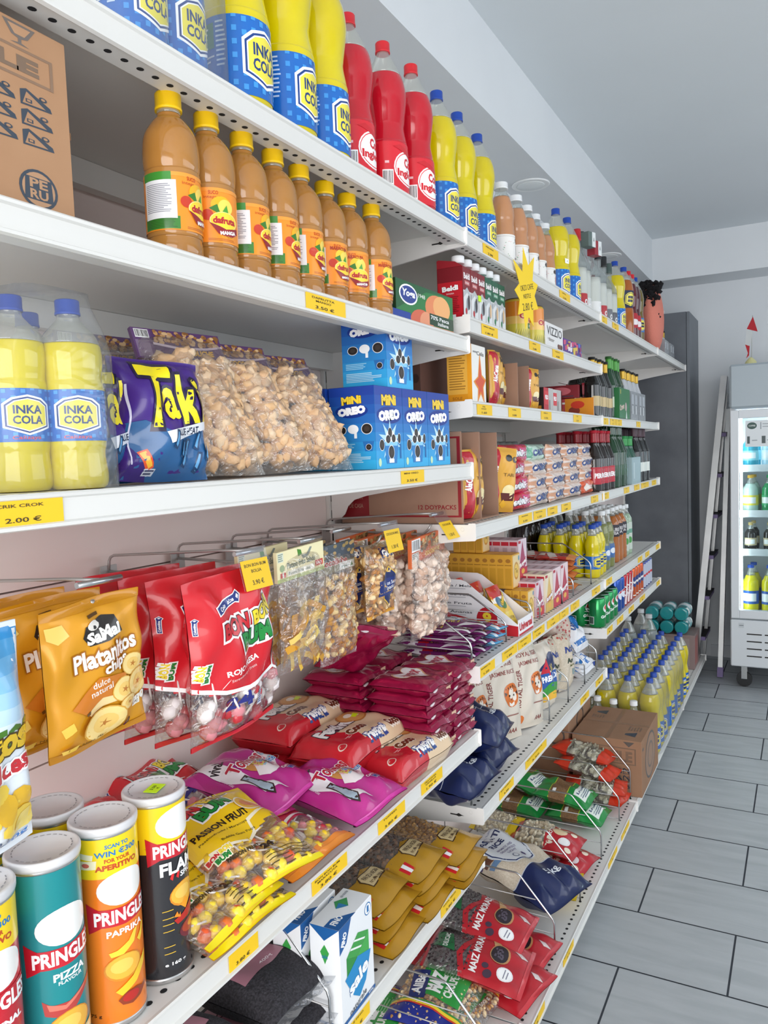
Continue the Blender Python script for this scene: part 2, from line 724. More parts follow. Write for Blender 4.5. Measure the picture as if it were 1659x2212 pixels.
def smooth_prof(keys, n=5):
    """rounded profile through the key points (Catmull-Rom)"""
    out = []
    for i in range(len(keys) - 1):
        p0 = keys[max(i - 1, 0)]; p1 = keys[i]; p2 = keys[i + 1]; p3 = keys[min(i + 2, len(keys) - 1)]
        for k in range(n):
            t = k / n
            q = []
            for a in (0, 1):
                q.append(.5 * (2 * p1[a] + (p2[a] - p0[a]) * t + (2 * p0[a] - 5 * p1[a] + 4 * p2[a] - p3[a]) * t * t + (3 * p1[a] - p0[a] - 3 * p2[a] + p3[a]) * t ** 3))
            out.append((max(q[0], .0005), q[1]))
    out.append(keys[-1])
    z = -1
    res = []
    for r, zz in out:
        zz = max(zz, z + 1e-5)
        res.append((r, zz)); z = zz
    return res


def bottle(name, keys, fill, liquid, clear, cap_m, cap_r, cap_h, label=None, n=32, sm=5, ridges=True, empty_part='neck', a0=-PI / 2):
    """keys: (r, z) profile; fill = liquid level; label = (z0, z1, print ops, base material, wrap angle)"""
    root = thing(name)
    prof = smooth_prof(keys, sm) if sm else keys
    top = prof[-1][1]
    lo = [(r, z) for r, z in prof if z <= fill]
    hi = [(r, z) for r, z in prof if z >= fill]
    rf = interp(prof, fill)
    b = MB()
    b.lathe([(lo[0][0] * .6, lo[0][1] + .002)] + lo + [(rf, fill)], liquid, n)
    b.build('filled_body', root)
    if clear is not None and len(hi) > 1:
        b = MB()
        b.lathe([(rf, fill + .0003)] + hi, clear, n)
        b.build(empty_part, root)
    if cap_m:
        b = MB()
        z0 = top - cap_h * .08
        cp = [(cap_r, z0), (cap_r, z0 + cap_h * .9), (cap_r * .93, z0 + cap_h), (.0005, z0 + cap_h)]
        b.lathe([(cap_r * 1.04, z0 - cap_h * .22), (cap_r * 1.04, z0 - .0005)] + cp, cap_m, 20)
        b.build('cap', root)
    if label:
        z0, z1, ops, base, *rest = label
        b = MB()
        lp = [(interp(prof, z0 + (z1 - z0) * i / 8) + .0006, z0 + (z1 - z0) * i / 8) for i in range(9)]
        b.lathe(lp, base, n, caps=False)
        if ops:
            rr = lambda v: interp(prof, z0 + v) + .0006
            w = 2 * PI * interp(prof, (z0 + z1) / 2) * (rest[0] if rest else 1.0)
            decal(b, ops, w, z1 - z0, lambda u, v, off: cyl_at(rr(v), z0, w, a0, u, v, off), su=.006, sv=.02, inkf=ink2)
        b.build('label', root)
    return root


def cyl_at(r, z0, w, a0, u, v, off):
    a = a0 + (u - w / 2) / r
    return ((r + off) * math.cos(a), (r + off) * math.sin(a), z0 + v)


def can(name, r, h, body, ops, lid, n=26, wrap=1.0, a0=-PI / 2, rim=.9):
    root = thing(name)
    b = MB()
    b.lathe([(r * .8, 0), (r * .86, .001), (r, h * .05), (r, h * .93), (r * .88, h * .985)], body, n)
    w = 2 * PI * r * wrap
    if ops:
        decal(b, ops, w, h * .86, cyl(r, h * .06, w, a0), su=.007, inkf=ink2)
    b.build('body', root)
    b = MB()
    b.lathe([(r * .89, h * .975), (r * .9, h * .99), (r * .86, h), (r * .82, h * .985), (.0005, h * .98)], lid, n)
    b.build('lid', root)
    return root

# ================================================================ the room
WHITE = mat('white_wall_paint', 'dcdfe1', 0.9, noise=('d6d9dc', 3.0, .3), bump=.02, bscale=300)
CEIL = mat('ceiling_paint', 'd6dbde', 0.95, noise=('d2d7da', 2.0, .3))
X0, YB, YF, XR, ZC = .09, 5.9, -2.0, 3.4, 2.88


def struct(name, boxes, m):
    b = MB()
    for a, c in boxes:
        b.box(a, c, m)
    return b.build(name, kind='structure')


struct('wall_left', [((-.06, YF, 0), (X0, YB, ZC))], WHITE)
struct('wall_back', [((-.06, YB, 0), (XR + .15, YB + .15, ZC))], WHITE)
struct('wall_right', [((XR, YF, 0), (XR + .15, YB, .6)), ((XR, YF, 2.55), (XR + .15, YB, ZC)), ((XR, YF, .6), (XR + .15, .6, 2.55)), ((XR, 5.4, .6), (XR + .15, YB, 2.55))], WHITE)
struct('wall_front', [((-.06, YF - .15, 0), (XR + .15, YF, .25)), ((-.06, YF - .15, 2.65), (XR + .15, YF, ZC)), ((-.06, YF - .15, .25), (.5, YF, 2.65)), ((3.3, YF - .15, .25), (XR + .15, YF, 2.65))], WHITE)
struct('ceiling', [((-.06, YF - .15, ZC), (XR + .15, YB + .15, ZC + .12))], CEIL)
struct('trim_1', [((X0, YF, 2.60), (.30, YB, ZC)), ((.30, 5.6, 2.60), (XR, YB, ZC))], WHITE)
struct('baseboard_back', [((.62, YB - .012, 0), (XR, YB, .085))], mat('skirting_tile', 'c9cccf', .4))

# floor: large grey tiles in half bond with dark joints
b = MB()
GROUT = mat('grout', '3d4148', .9)
TILE = bpy.data.materials.new('grey_floor_tile')
TILE.use_nodes = True
nt = TILE.node_tree
bs = nt.nodes['Principled BSDF']
tc = nt.nodes.new('ShaderNodeTexCoord')
mp = nt.nodes.new('ShaderNodeMapping')
mp.inputs['Scale'].default_value = (2.5, 14, 1)
n1 = nt.nodes.new('ShaderNodeTexNoise')
n1.inputs['Scale'].default_value = 1.6
n1.inputs['Detail'].default_value = 6
n1.inputs['Distortion'].default_value = .6
rp = nt.nodes.new('ShaderNodeValToRGB')
rp.color_ramp.elements[0].position = .3
rp.color_ramp.elements[1].position = .75
rp.color_ramp.elements[0].color = lin('a6abae')
rp.color_ramp.elements[1].color = lin('b7bbbe')
nt.links.new(tc.outputs['Object'], mp.inputs['Vector'])
nt.links.new(mp.outputs[0], n1.inputs['Vector'])
nt.links.new(n1.outputs['Fac'], rp.inputs['Fac'])
nt.links.new(rp.outputs[0], bs.inputs['Base Color'])
bs.inputs['Roughness'].default_value = .42
b.box((-.06, YF - .15, -.12), (XR + .15, YB + .15, -.0015), GROUT)
TX, TY, TX0, TY0 = .5788, .3, .7357, 2.2062
g = .0028
for k in range(-14, 13):
    y0, y1 = TY0 + k * TY + g, TY0 + (k + 1) * TY - g
    ox = TX0 + (0 if k % 2 else TX / 2)
    for i in range(-2, 6):
        x0, x1 = ox + i * TX + g, ox + (i + 1) * TX - g
        x0, x1, ya, yb = max(x0, X0), min(x1, XR), max(y0, YF), min(y1, YB)
        if x1 - x0 > .01 and yb - ya > .01:
            b.add([(x0, ya, 0), (x1, ya, 0), (x1, yb, 0), (x0, yb, 0)], [(0, 1, 2, 3)], TILE)
b.build('floor', kind='structure')

# recessed round lights in the underside of the beam
for i, yy in enumerate((3.243, 4.670)):
    yy = yy
    L = thing('recessed_light', ('round white recessed light nearer the viewer in the beam above the peach bottles', 'round white recessed light further along the beam above the liquor bottles')[i], 'light', (.205, yy, 2.60), group=None)
    m = MB()
    m.lathe([(.075, -.006), (.078, -.004), (.078, -.0002)], mat('fitting_white', 'e6e8e8', .5), 30)
    m.build('trim_ring', L)
    m = MB()
    m.lathe([(.001, -.0085), (.055, -.008), (.058, -.0062)], mat('frosted_glass', 'dfe3e3', .3), 30)
    m.build('diffuser', L)

# tall dark grey cabinet in the far corner
CONC = mat('concrete_look_laminate', '55595f', .55, noise=('6d7177', 4.0, .22))
cab = thing('tall_cabinet', 'tall dark grey concrete look cabinet in the corner behind the last shelves', 'cabinet', (0, 0, 0))
m = MB()
m.box((X0 + .006, 5.42, 0), (.532, YB - .016, 2.352), CONC)
m.build('body', cab)
m = MB()
m.bbox((.534, 5.424, .01), (.552, YB - .016, 2.352), mat('cabinet_side_laminate', '63686e', .5, noise=('74797f', 4.0, .3)), .001)
m.build('door', cab)

# ================================================================ gondola shelving
YS = [.36, 1.691, 3.0154, 4.3031, 5.3686]
XF, XBF, XP = .532, .639, .14
ENAM = mat('white_enamel', 'dcdbd7', .35)
ENAM2 = mat('white_enamel_plate', 'e9e7e4', .33)
PANEL = mat('back_panel_enamel', 'e6d8d3', .45)
DARK = mat('dark_slot', '2a2826', .8)
HOLE = mat('punched_hole', '1c1c1f', .9)
STEEL = mat('bright_steel_wire', 'c4c6c8', .22, metal=1.0)
STEEL2 = mat('grey_steel_wire', 'b4b2b0', .38, metal=.7)

for i in range(4):
    u = thing('shelving_unit', ('white shelving back with uprights nearest the viewer behind the juice and the hooks', 'white shelving back with uprights behind the cartons and rice bags', 'white shelving back with uprights behind the beer bottles and cans', 'white shelving back with uprights at the far end by the dark cabinet')[i], 'shelving', (0, 0, 0))
    m = MB()
    ya, yb = YS[i], YS[i + 1]
    zs = [.10, .53, .86, 1.03, 1.21, 1.315, 1.50, 1.66, 1.83, 2.06] if i < 3 else [.10, .6, 1.1, 1.6, 2.06]
    for za, zb in zip(zs, zs[1:]):
        m.box((X0 + .002, ya + .012, za), (XP - .004, yb - .012, zb - .003), PANEL)
    m.build('back_panel', u)
    if i < 3:
        m = MB()
        for q in range(4):
            m.box((XP - .004, ya + .02, 1.54 + q * .03), (XP + .002, yb - .02, 1.56 + q * .03), ENAM)
        m.build('slat_panel', u)
    for q, yy in enumerate((ya, yb) if i == 3 else (ya,)):
        m = MB()
        m.box((X0 + .002, yy - .011, .0), (XP + .006, yy + .011, 2.06), ENAM)
        for k in range(38):
            z = .14 + k * .05
            m.box((XP + .0055, yy - .003, z), (XP + .0065, yy + .003, z + .028), DARK)
        m.build('upright', u)


def shelf(name, label, ya, yb, z, xf, under=True, holes=True, step=.025, near=True, far=True, base=False, sheet_holes=True):
    root = thing(name, label, 'shelf', (0, ya, z))
    w = yb - ya
    e = .003
    m = MB()
    m.box((XP + .008, e, -.002), (xf - .004, w - e, 0), ENAM)
    m.box((xf - .045, e, -.030), (xf - .006, w - e, -.0025), ENAM)
    m.box((XP + .008, e, -.045), (XP + .030, w - e, -.0025), ENAM)
    if holes:
        k = 0
        y = .02
        while y < w - .02 and k < 120:
            for zz, s in ((.0003, 1), (-.0303, -1))[:2 if under else 1]:
                c = [(xf - .026 + .0042 * math.cos(2 * PI * q / 10), y + .0050 * math.sin(2 * PI * q / 10), zz) for q in range(10)]
                m.add(c, [tuple(range(10))[::s]], HOLE)
            y += step; k += 1
    m.build('board', root)
    m = MB()
    pr = [(xf - .006, .0), (xf - .001, .001), (xf + .001, -.001), (xf + .0005, -.004), (xf - .003, -.006), (xf - .0025, -.029), (xf + .002, -.031), (xf + .002, -.0345), (xf - .003, -.036), (xf - .008, -.033)]
    m.prism(pr, 'y', e, w - e, ENAM)
    m.build('price_rail', root)
    if not base:
        for kk, yy in enumerate(((0.0005,) if near else ()) + ((w - .0032,) if far else ())):
            m = MB()
            x = xf - .004
            poly = [(XP + .008, .0005), (xf - .014, .0005), (xf - .012, .004), (xf + .003, .004), (xf + .005, .002), (xf + .005, -.034), (xf + .002, -.037), (xf - .05, -.040), (.34, -.058), (.25, -.072), (.215, -.082), (.196, -.098), (.186, -.118), (.172, -.130), (XP + .014, -.134), (XP + .008, -.13)]
            m.prism(poly, 'y', yy, yy + .0027, ENAM2)
            sl = [(xf - .082, -.0215), (xf - .066, -.0215), (xf - .060, -.018), (xf - .052, -.0215), (xf - .046, -.0225), (xf - .052, -.0235), (xf - .060, -.0265), (xf - .066, -.0245), (xf - .082, -.0245)]
            m.prism(sl, 'y', yy - .0004, yy + .0031, DARK)
            m.tube([(xf - .028 + .0045 * math.cos(2 * PI * q / 12), yy, -.010 + .0045 * math.sin(2 * PI * q / 12)) for q in range(12)], .0004, ENAM, 4, True)
            m.build('bracket', root)
    else:
        for yy in (.0005, w - .006):
            m = MB()
            m.bbox((xf - .03, yy, -.037), (xf + .006, yy + .0055, .004), ENAM2, .0015)
            m.build('end_cap', root)
        for yy in (.006, w - .034):
            m = MB()
            m.prism([(XP + .012, -.125), (.60, -.125), (.60, -.039), (XP + .012, -.039)], 'y', yy, yy + .028, ENAM2)
            m.lathe([(.028, -.1365), (.03, -.133), (.012, -.127), (.012, -.125)], ENAM2, 16, cx=.56, cy=yy + .014)
            m.build('base_leg', root)
    return root


T1, A2, A3, A4, A5 = 2.006, 1.764, 1.476, .845, .546
B2, B3, B4, B5, B6, C6, Z0 = 1.8125, 1.62, 1.333, .995, .650, .803, .137
for i in range(4):
    shelf('gondola_shelf', ('topmost shelf of the nearest bay, carrying yellow and red soda', 'topmost shelf of the second bay, carrying peach bottles', 'topmost shelf of the third bay, carrying soda and a pink plush', 'short topmost shelf at the far end by the dark cabinet')[i], YS[i], YS[i + 1], T1, XF)
for z, t in ((A2, 'carrying the orange juice bottles'), (A3, 'carrying puffed corn bags and blue cookie boxes'), (A4, 'carrying crisp tubes, sweets and wafers'), (A5, 'carrying salt boxes and dried potato bags')):
    shelf('gondola_shelf', 'shelf of the nearest bay ' + t, YS[0], YS[1], z, XF, under=False)
for z, t in ((B2, 'carrying tall red drink cartons'), (B3, 'carrying the tea box and sauce pouches'), (B4, 'carrying the carton of sauce pouches and biscuit rolls'), (B5, 'carrying tea boxes and a jelly display'), (B6, 'carrying upright rice bags')):
    shelf('gondola_shelf', 'shelf of the second bay ' + t, YS[1], YS[2], z, XF, under=False)
for z, t in ((B3, 'carrying beer carriers'), (B4, 'carrying dark beer bottles'), (B5, 'carrying small soda bottles'), (C6, 'carrying drink cans')):
    shelf('gondola_shelf', 'shelf of the third bay ' + t, YS[2], YS[3], z, XF, under=False)
for i in range(4):
    shelf('base_shelf', ('deep base shelf of the nearest bay at floor level, front left', 'deep base shelf of the second bay carrying bagged corn and pulses', 'deep base shelf of the third bay under the cartons and soda packs', 'deep base shelf at the far end beside the ladder')[i], YS[i], YS[i + 1], Z0, XBF, base=True)

# ---------------------------------------------------------------- price tags in the rails
YEL = mat('yellow_card', 'f3c613', .45)


def price_tag(z, xf, y0, y1, l1, l2, label, dz=0.0):
    w = y1 - y0
    h = .0255
    root = MB()
    root.add([(0, 0, 0), (0, w, 0), (0, w, h), (0, 0, h), (-.0008, 0, 0), (-.0008, w, 0), (-.0008, w, h), (-.0008, 0, h)],
             [(0, 1, 2, 3), (4, 7, 6, 5), (0, 4, 5, 1), (2, 6, 7, 3), (1, 5, 6, 2), (0, 3, 7, 4)], YEL)
    ops = []
    if l1:
        rows = l1.split('|')
        for k, r_ in enumerate(rows):
            ops.append(T(r_, .42, .80 - k * .2, min(.7, .06 * len(r_) + .08), .13, '4a3b08'))
    ops.append(T(l2, .45, .25, min(.6, .07 * len(l2) + .05), .2, '3a2f08'))
    decal(root, ops, w, h, flat((.0002, 0, 0), (0, 1, 0), (0, 0, 1)))
    o = root.build('price_tag')
    o.location = (xf - .0010, y0, z - .0305 + dz)
    tag(o, label, 'price tag', None)
    return o


TAGS = [
    (A2, XF, '1.0312,1.1491', 'DAFRUTTA|MANGO', '3.50 €', 'yellow price tag on the rail under the last orange juice bottles'),
    (A3, XF, '0.4704,0.5574', 'CRIK CROK', '2.00 €', 'large yellow price tag at the left on the rail under the shrink wrapped soda'),
    (A3, XF, '1.3340,1.4350', 'MINI OREO', '3.50 €', 'yellow price tag on the rail under the blue cookie boxes'),
    (A4, XF, '0.7754,0.8383', '', '3.80 €', 'yellow price tag on the rail below the yellow lollipop bags, next to the crisp tubes'),
    (A4, XF, '0.9767,1.0827', 'BON BON BUM|MARACUYA', '3.80 €', 'yellow price tag on the rail under the orange edged lollipop bag'),
    (A4, XF, '1.1935,1.3001', 'TOFFEES', '3.80 €', 'yellow price tag on the rail under the magenta toffee bag'),
    (A4, XF, '1.3749,1.4771', 'FESTIVAL|VANILLA', '1.90 €', 'yellow price tag on the rail under the coconut biscuit packs'),
    (A5, XF, '1.0530,1.1376', 'SALE FINO', '0.50 €', 'yellow price tag on the rail under the white salt boxes'),
    (A5, XF, '1.4486,1.5561', 'PAPA SECA', '2.80 €', 'yellow price tag on the rail under the gold dried potato bags'),
    (T1, XF, '1.8062,1.9107', 'PERUANA', '2.80', 'yellow price tag on the top rail under the yellow soda just before the peach bottles'),
    (T1, XF, '2.4690,2.5912', 'INKA', '2.50', 'yellow price tag on the top rail under the two yellow sodas past the peach bottles'),
    (B2, XF, '1.7826,1.8922', 'VINO BELDI', '1.80 €', 'yellow price tag on the rail under the red drink cartons'),
    (B2, XF, '2.1495,2.2503', 'ORZO', '2.80', 'yellow price tag on the rail under the barley drink tins'),
    (B2, XF, '2.3777,2.4981', 'VIZZIO', '4.80', 'yellow price tag on the rail under the white chocolate box'),
    (B3, XF, '1.7380,1.8374', 'TE|SOLE', '1.60', 'yellow price tag on the rail under the star patterned tea box'),
    (B3, XF, '1.9605,2.0588', 'TARI', '3.80', 'yellow price tag on the rail under the open sauce carton on the tea box shelf'),
    (B3, XF, '2.2449,2.3494', 'FIELD', '3.50', 'yellow price tag on the rail under the dark biscuit boxes'),
    (B3, XF, '2.6086,2.7129', 'TE', '2.0', 'yellow price tag on the rail under the orange fruit box'),
    (B4, XF, '2.0222,2.1353', 'ALACENA', '3.50', 'yellow price tag nearest the viewer on the rail under the biscuit rolls'),
    (B4, XF, '2.1530,2.2697', 'FESTIVAL', '1.20', 'yellow price tag second along the rail under the biscuit rolls'),
    (B4, XF, '2.2895,2.3935', 'CASINO', '1.00', 'yellow price tag third along the rail under the biscuit rolls'),
    (B4, XF, '2.4417,2.5524', 'CASINO', '1.00', 'yellow price tag fourth along the rail under the biscuit rolls'),
    (B4, XF, '2.8315,2.9385', 'PERONI', '1.2', 'yellow price tag at the joint end of the rail under the orange biscuit rolls'),
    (T1, XF, '3.0316,3.1343', 'VINO', '5', 'yellow price tag on the top rail under the liquor bottles with grey labels'),
    (T1, XF, '3.2327,3.3482', 'INKA', '3', 'yellow price tag on the top rail under the single yellow soda before the plush'),
    (B3, XF, '3.0269,3.1303', 'CUSQ', '2', 'yellow price tag on the rail under the gold foil beer bottles'),
    (B3, XF, '3.1632,3.2663', 'PILS', '2', 'yellow price tag on the rail under the dark beer, left of a touching pair'),
    (B3, XF, '3.2749,3.3848', 'CRIST', '2', 'yellow price tag on the rail under the green beer carrier, right of a touching pair'),
    (B3, XF, '3.7125,3.8038', 'COR', '2', 'small yellow price tag on the rail under the clear beer carriers'),
    (B4, XF, '3.0068,3.1179', 'PERONI', '2', 'yellow price tag on the rail under the red labelled beer bottles'),
    (B4, XF, '3.4126,3.5216', 'BIRRA', '2', 'yellow price tag on the rail under the green beer bottles'),
    (B4, XF, '3.6379,3.7604', 'BIRRA', '2', 'yellow price tag on the rail under the grey can carrier'),
    (B4, XF, '3.8077,4.0045', 'BIRRA', '2', 'yellow price tag on the rail under the green topped dark bottle'),
    (B4, XF, '4.0974,4.2216', 'NERA', '2', 'yellow price tag last on the rail under the dark beer bottles'),
    (B5, XF, '1.7011,1.8090', 'BARRETTE', '1.20', 'yellow price tag nearest the viewer on the rail under the snack bars'),
    (B5, XF, '1.8655,1.9802', 'CHOCOLATE', '1.80', 'yellow price tag on the rail under the blue snack bars'),
    (B5, XF, '1.9898,2.1011', 'GELATINA', '1.90', 'yellow price tag on the rail under the display box of jelly'),
    (B5, XF, '2.1204,2.2306', 'MAZAMORRA', '1.50', 'yellow price tag on the rail under the right end of the jelly display'),
    (B5, XF, '2.2603,2.3887', 'TE', '1.60', 'yellow price tag on the rail under the lowest yellow tea box'),
    (B5, XF, '2.3958,2.4983', 'ROYAL', '1.5', 'yellow price tag on the rail under the lilac jelly boxes'),
    (B5, XF, '2.5288,2.6354', 'ROYAL', '1.5', 'yellow price tag on the rail under the cream pudding boxes'),
    (B5, XF, '2.8212,2.9432', 'NEGRITA', '1', 'yellow price tag on the rail under the red sachets'),
    (B5, XF, '3.0450,3.1511', 'INKA', '1', 'yellow price tag on the rail under the small yellow sodas'),
    (B5, XF, '3.7029,3.8067', 'TE', '1', 'yellow price tag on the rail under the amber drink bottles'),
    (B5, XF, '3.8931,3.9939', 'TE', '1', 'yellow price tag on the rail just past the amber drink bottles'),
    (B5, XF, '4.1992,4.3004', 'ALOE', '1', 'yellow price tag at the far end of the rail with the amber drink bottles'),
    (C6, XF, '3.0396,3.1458', 'GUAR', '1', 'yellow price tag nearest on the rail of the can shelf'),
    (C6, XF, '3.2346,3.3535', 'GUAR', '1', 'yellow price tag second on the rail of the can shelf, past the green cans'),
    (C6, XF, '3.4740,3.5880', 'PEPSI', '1', 'yellow price tag on the can shelf rail under the blue cans'),
    (C6, XF, '3.7355,3.8655', 'COLA', '1', 'yellow price tag on the can shelf rail under the red cans'),
    (C6, XF, '4.2005,4.3318', 'RED', '2', 'yellow price tag at the far end of the can shelf rail'),
    (B6, XF, '1.8183,1.9259', 'RISO BASMATI', '9.90', 'yellow price tag on the rail under the knotted navy rice sack'),
    (B6, XF, '2.0280,2.2252', 'RISO JASMINE', '3.50', 'yellow price tag on the rail under the tiger rice bags'),
    (B6, XF, '2.6303,2.7457', 'ARROZ', '1.90', 'yellow price tag on the rail under the white long grain rice bag'),
    (B6, XF, '2.8528,2.9632', 'FARINA', '1', 'yellow price tag on the rail under the flour bags'),
    (Z0, XBF, '1.6802,1.8113', 'MAIZ', '2.5', 'yellow price tag on the floor level rail nearest the viewer'),
    (Z0, XBF, '1.9836,2.0891', 'MAIZ MORADO', '2.5', 'yellow price tag on the floor level rail beside the purple corn bags'),
    (Z0, XBF, '2.5351,2.6683', 'FAGIOLI', '2', 'yellow price tag on the floor level rail beside the red bean bags'),
    (Z0, XBF, '2.7425,2.8791', 'LENTEJA', '2', 'yellow price tag on the floor level rail beside the green lentil bags'),
]
for z, xf, yy, l1, l2, lab in TAGS:
    y0, y1 = (float(q) for q in yy.split(','))
    price_tag(z, xf, y0, y1, l1, l2, lab)

# ================================================================ goods: bottles
PET = film('clear_bottle_plastic', 'eef0ea', clear=.80, milk=.20, bump=0, rough=.08)
GLASS = film('clear_glass', 'e6ecea', clear=.75, milk=.10, bump=0, rough=.04)
WRAP = film('shrink_wrap_film', 'f0f2f4', clear=.92, milk=.06, bump=.25, bscale=18, rough=.2)
CLEARBAG = film('clear_bag_film', 'f5f2ee', clear=.80, milk=.06, bump=.5, bscale=45, rough=.14)
YLIQ = mat('yellow_soda', 'dccb06', .08, coat=.5, sss=.2, noise=('cdb800', 9, .3))
RLIQ = mat('red_soda', 'c01428', .08, coat=.5, sss=.2)
OLIQ = mat('orange_nectar', 'b07c3e', .1, coat=.5, sss=.1, noise=('a26e30', 12, .3))
PLIQ = mat('peach_juice', 'c08a62', .1, coat=.4, sss=.3)
BLUECAP = mat('blue_cap', '1f47a6', .4)
WCAP = mat('white_cap', 'eceeef', .4)
RCAP = mat('red_cap', 'd3262f', .4)
YCAP = mat('yellow_cap', 'f4c60c', .4)
BLUELAB = mat('blue_label', '1767bd', .25, coat=.3)


def shield(cx, cy, w, h, c1='ffffff', c2='173f86', c3='efe04a', txt='173a78', words=('INKA', 'COLA'), small=False):
    def s(k):
        return [(cx - w * k, cy - h * .62 * k), (cx - w * 1.0 * k, cy + h * .55 * k), (cx - w * .62 * k, cy + h * .85 * k), (cx, cy + h * 1.0 * k), (cx + w * .62 * k, cy + h * .85 * k), (cx + w * k, cy + h * .55 * k), (cx + w * k, cy - h * .62 * k), (cx, cy - h * 1.0 * k)]
    o = [P(s(1.0), c1), P(s(.90), c2), P(s(.82), c1), P(s(.77), c3)]
    if small:
        o += [R(cx - w * .55, cy + h * .08, cx + w * .55, cy + h * .45, txt), R(cx - w * .55, cy - h * .42, cx + w * .55, cy - h * .06, txt)]
    else:
        o += [T(words[0], cx, cy + h * .27, w * 1.15, h * .42, txt, bold=.03), T(words[1], cx, cy - h * .24, w * 1.2, h * .42, txt, bold=.03)]
    return o


def inka_ops(small=False):
    o = []
    rnd = random.Random(4)
    if not small:
        for i in range(22):
            for j in range(6):
                x, y = .02 + i * .045, .06 + j * .17 + (i % 2) * .05
                if not (.14 < x < .3 and y < 2):
                    o.append(R(x, y, x + .022, y + .07, '3f97e0'))
        o += [R(.14, .60, .25, .92, '2c7c55')] + lines(.15, .12, .25, .88, 13, 'dfe8f2', .5, 5, .4) + lines(.26, .35, .31, .95, 10, 'cfe0f2', .3, 6, .4)
        o += barcode(.03, .2, .09, .8, 8)
    o += shield(.5, .5, .122, .38, small=small)
    return o


def soda(kind, small=False):
    kp = [(.034, 0), (.0425, .008), (.0445, .03), (.0445, .118), (.0435, .13), (.0385, .158), (.039, .172), (.0445, .21), (.0450, .228), (.041, .252), (.029, .280), (.017, .303), (.0135, .311), (.0135, .318)]
    if kind == 'yellow':
        return lambda: bottle('soda_bottle', kp, .276 - .01, YLIQ, PET, BLUECAP, .0148, .017, (.022, .118, inka_ops(small), BLUELAB), n=20 if small else 36, sm=3 if small else 5)
    ops = [R(.10, .05, .26, .95, 'c9182a')] + lines(.12, .2, .2, .8, 10, 'f0a9ad', .4, 2) + barcode(.28, .10, .36, .42, 5) + [R(.30, .55, .33, .60, 'f4c9cc'), E(.5, .48, .135, .36, 'ffffff'), E(.5, .48, .125, .33, 'e4363f'), E(.5, .48, .12, .31, 'ffffff'),
           TO('Cola', .52, .60, .13, .2, 'd3232f', 'ffffff', bold=.05, ow=.1), TO('Inglesa', .5, .36, .22, .2, 'd3232f', 'ffffff', bold=.05, ow=.1)]
    ops += [P([(.36, .9), (.42, .95), (.66, .7), (.62, .62)], 'c9202c')]
    return lambda: bottle('soda_bottle', kp, .276 - .012, RLIQ, PET, RCAP, .0148, .017, (.028, .124, ops, mat('red_label', 'd92231', .3, coat=.3)), n=36)


def near(i):
    return ORD[i]


# ---- top shelf, nearest bay
for k, (x, y) in enumerate(((.455, 0.772), (.455, 0.846))):
    place('soda_yellow', soda('yellow'), (x, y, T1 + .001), F90 + .05, ('blue labelled yellow soda bottle in film, leftmost on the topmost shelf', 'second blue labelled yellow soda bottle in film on the topmost shelf, above the carton')[k], 'soda bottle', 'yellow soda bottles on the topmost shelf')
for k, (x, y, r) in enumerate(((.455, .985, .0), (.455, 1.108, .12), (.452, 1.224, .14))):
    place('soda_yellow', soda('yellow'), (x, y, T1 + .001), F90 + r, ('tall yellow soda bottle, first after the film wrapped pair on the topmost shelf', 'tall yellow soda bottle between two like it on the topmost shelf', 'tall yellow soda bottle directly left of the red soda on the topmost shelf')[k], 'soda bottle', 'yellow soda bottles on the topmost shelf', scale=1.16 if k < 2 else 1.12)
for k, (x, y, r) in enumerate(((.44, 1.352, .05), (.448, 1.478, .08), (.456, 1.592, -.12))):
    place('soda_red', soda('red'), (x, y, T1 + .001), F90 + r, ('leftmost of the three red soda bottles on the topmost shelf', 'middle one of the three red soda bottles, barcode showing', 'rightmost of the three red soda bottles on the topmost shelf')[k], 'soda bottle', 'red soda bottles on the topmost shelf')
for k, (x, y, r) in enumerate(((.452, 1.735, -.12), (.447, 1.868, -.1), (.44, 2.02, .05))):
    place('soda_yellow', soda('yellow'), (x, y, T1 + .001), F90 + r, ('yellow soda bottle directly right of the red soda, on the topmost shelf', 'middle yellow soda bottle between red soda and peach bottles, small white sticker', 'yellow soda bottle directly left of the peach bottles')[k], 'soda bottle', 'yellow soda bottles on the topmost shelf')
m = MB()
ya, yb = 0.772 - .05, 0.846 + .05
path = [(.455 - .053, ya), (.455 + .053, ya), (.455 + .053, yb), (.455 - .053, yb)]
vs, fs = [], []
prof = [(1.0, .0), (1.0, .12), (1.0, .24), (.75, .29), (.42, .325)]
rnd = random.Random(2)
N = 26
for s_, z in prof:
    for i in range(N):
        t = i / N * 4
        a, c = path[int(t) % 4], path[(int(t) + 1) % 4]
        f_ = t - int(t)
        px, py = a[0] + (c[0] - a[0]) * f_, a[1] + (c[1] - a[1]) * f_
        vs.append((.455 + (px - .455) * s_ * (1 + rnd.uniform(-.02, .02)), (ya + yb) / 2 + (py - (ya + yb) / 2) * (.35 + .65 * s_) * (1 + rnd.uniform(-.01, .01)), T1 + .002 + z))
for j in range(len(prof) - 1):
    for i in range(N):
        fs.append((j * N + i, j * N + (i + 1) % N, (j + 1) * N + (i + 1) % N, (j + 1) * N + i))
m.add(vs, fs, WRAP, True)
tag(m.build('shrink_wrap'), 'clear shrink film round the two leftmost soda bottles on the topmost shelf', 'film')

# ---- second shelf: brown carton and orange juice
CARD = mat('corrugated_cardboard', 'b28a68', .85, noise=('a87f5e', 14, .35))
NAVY = '3b4450'


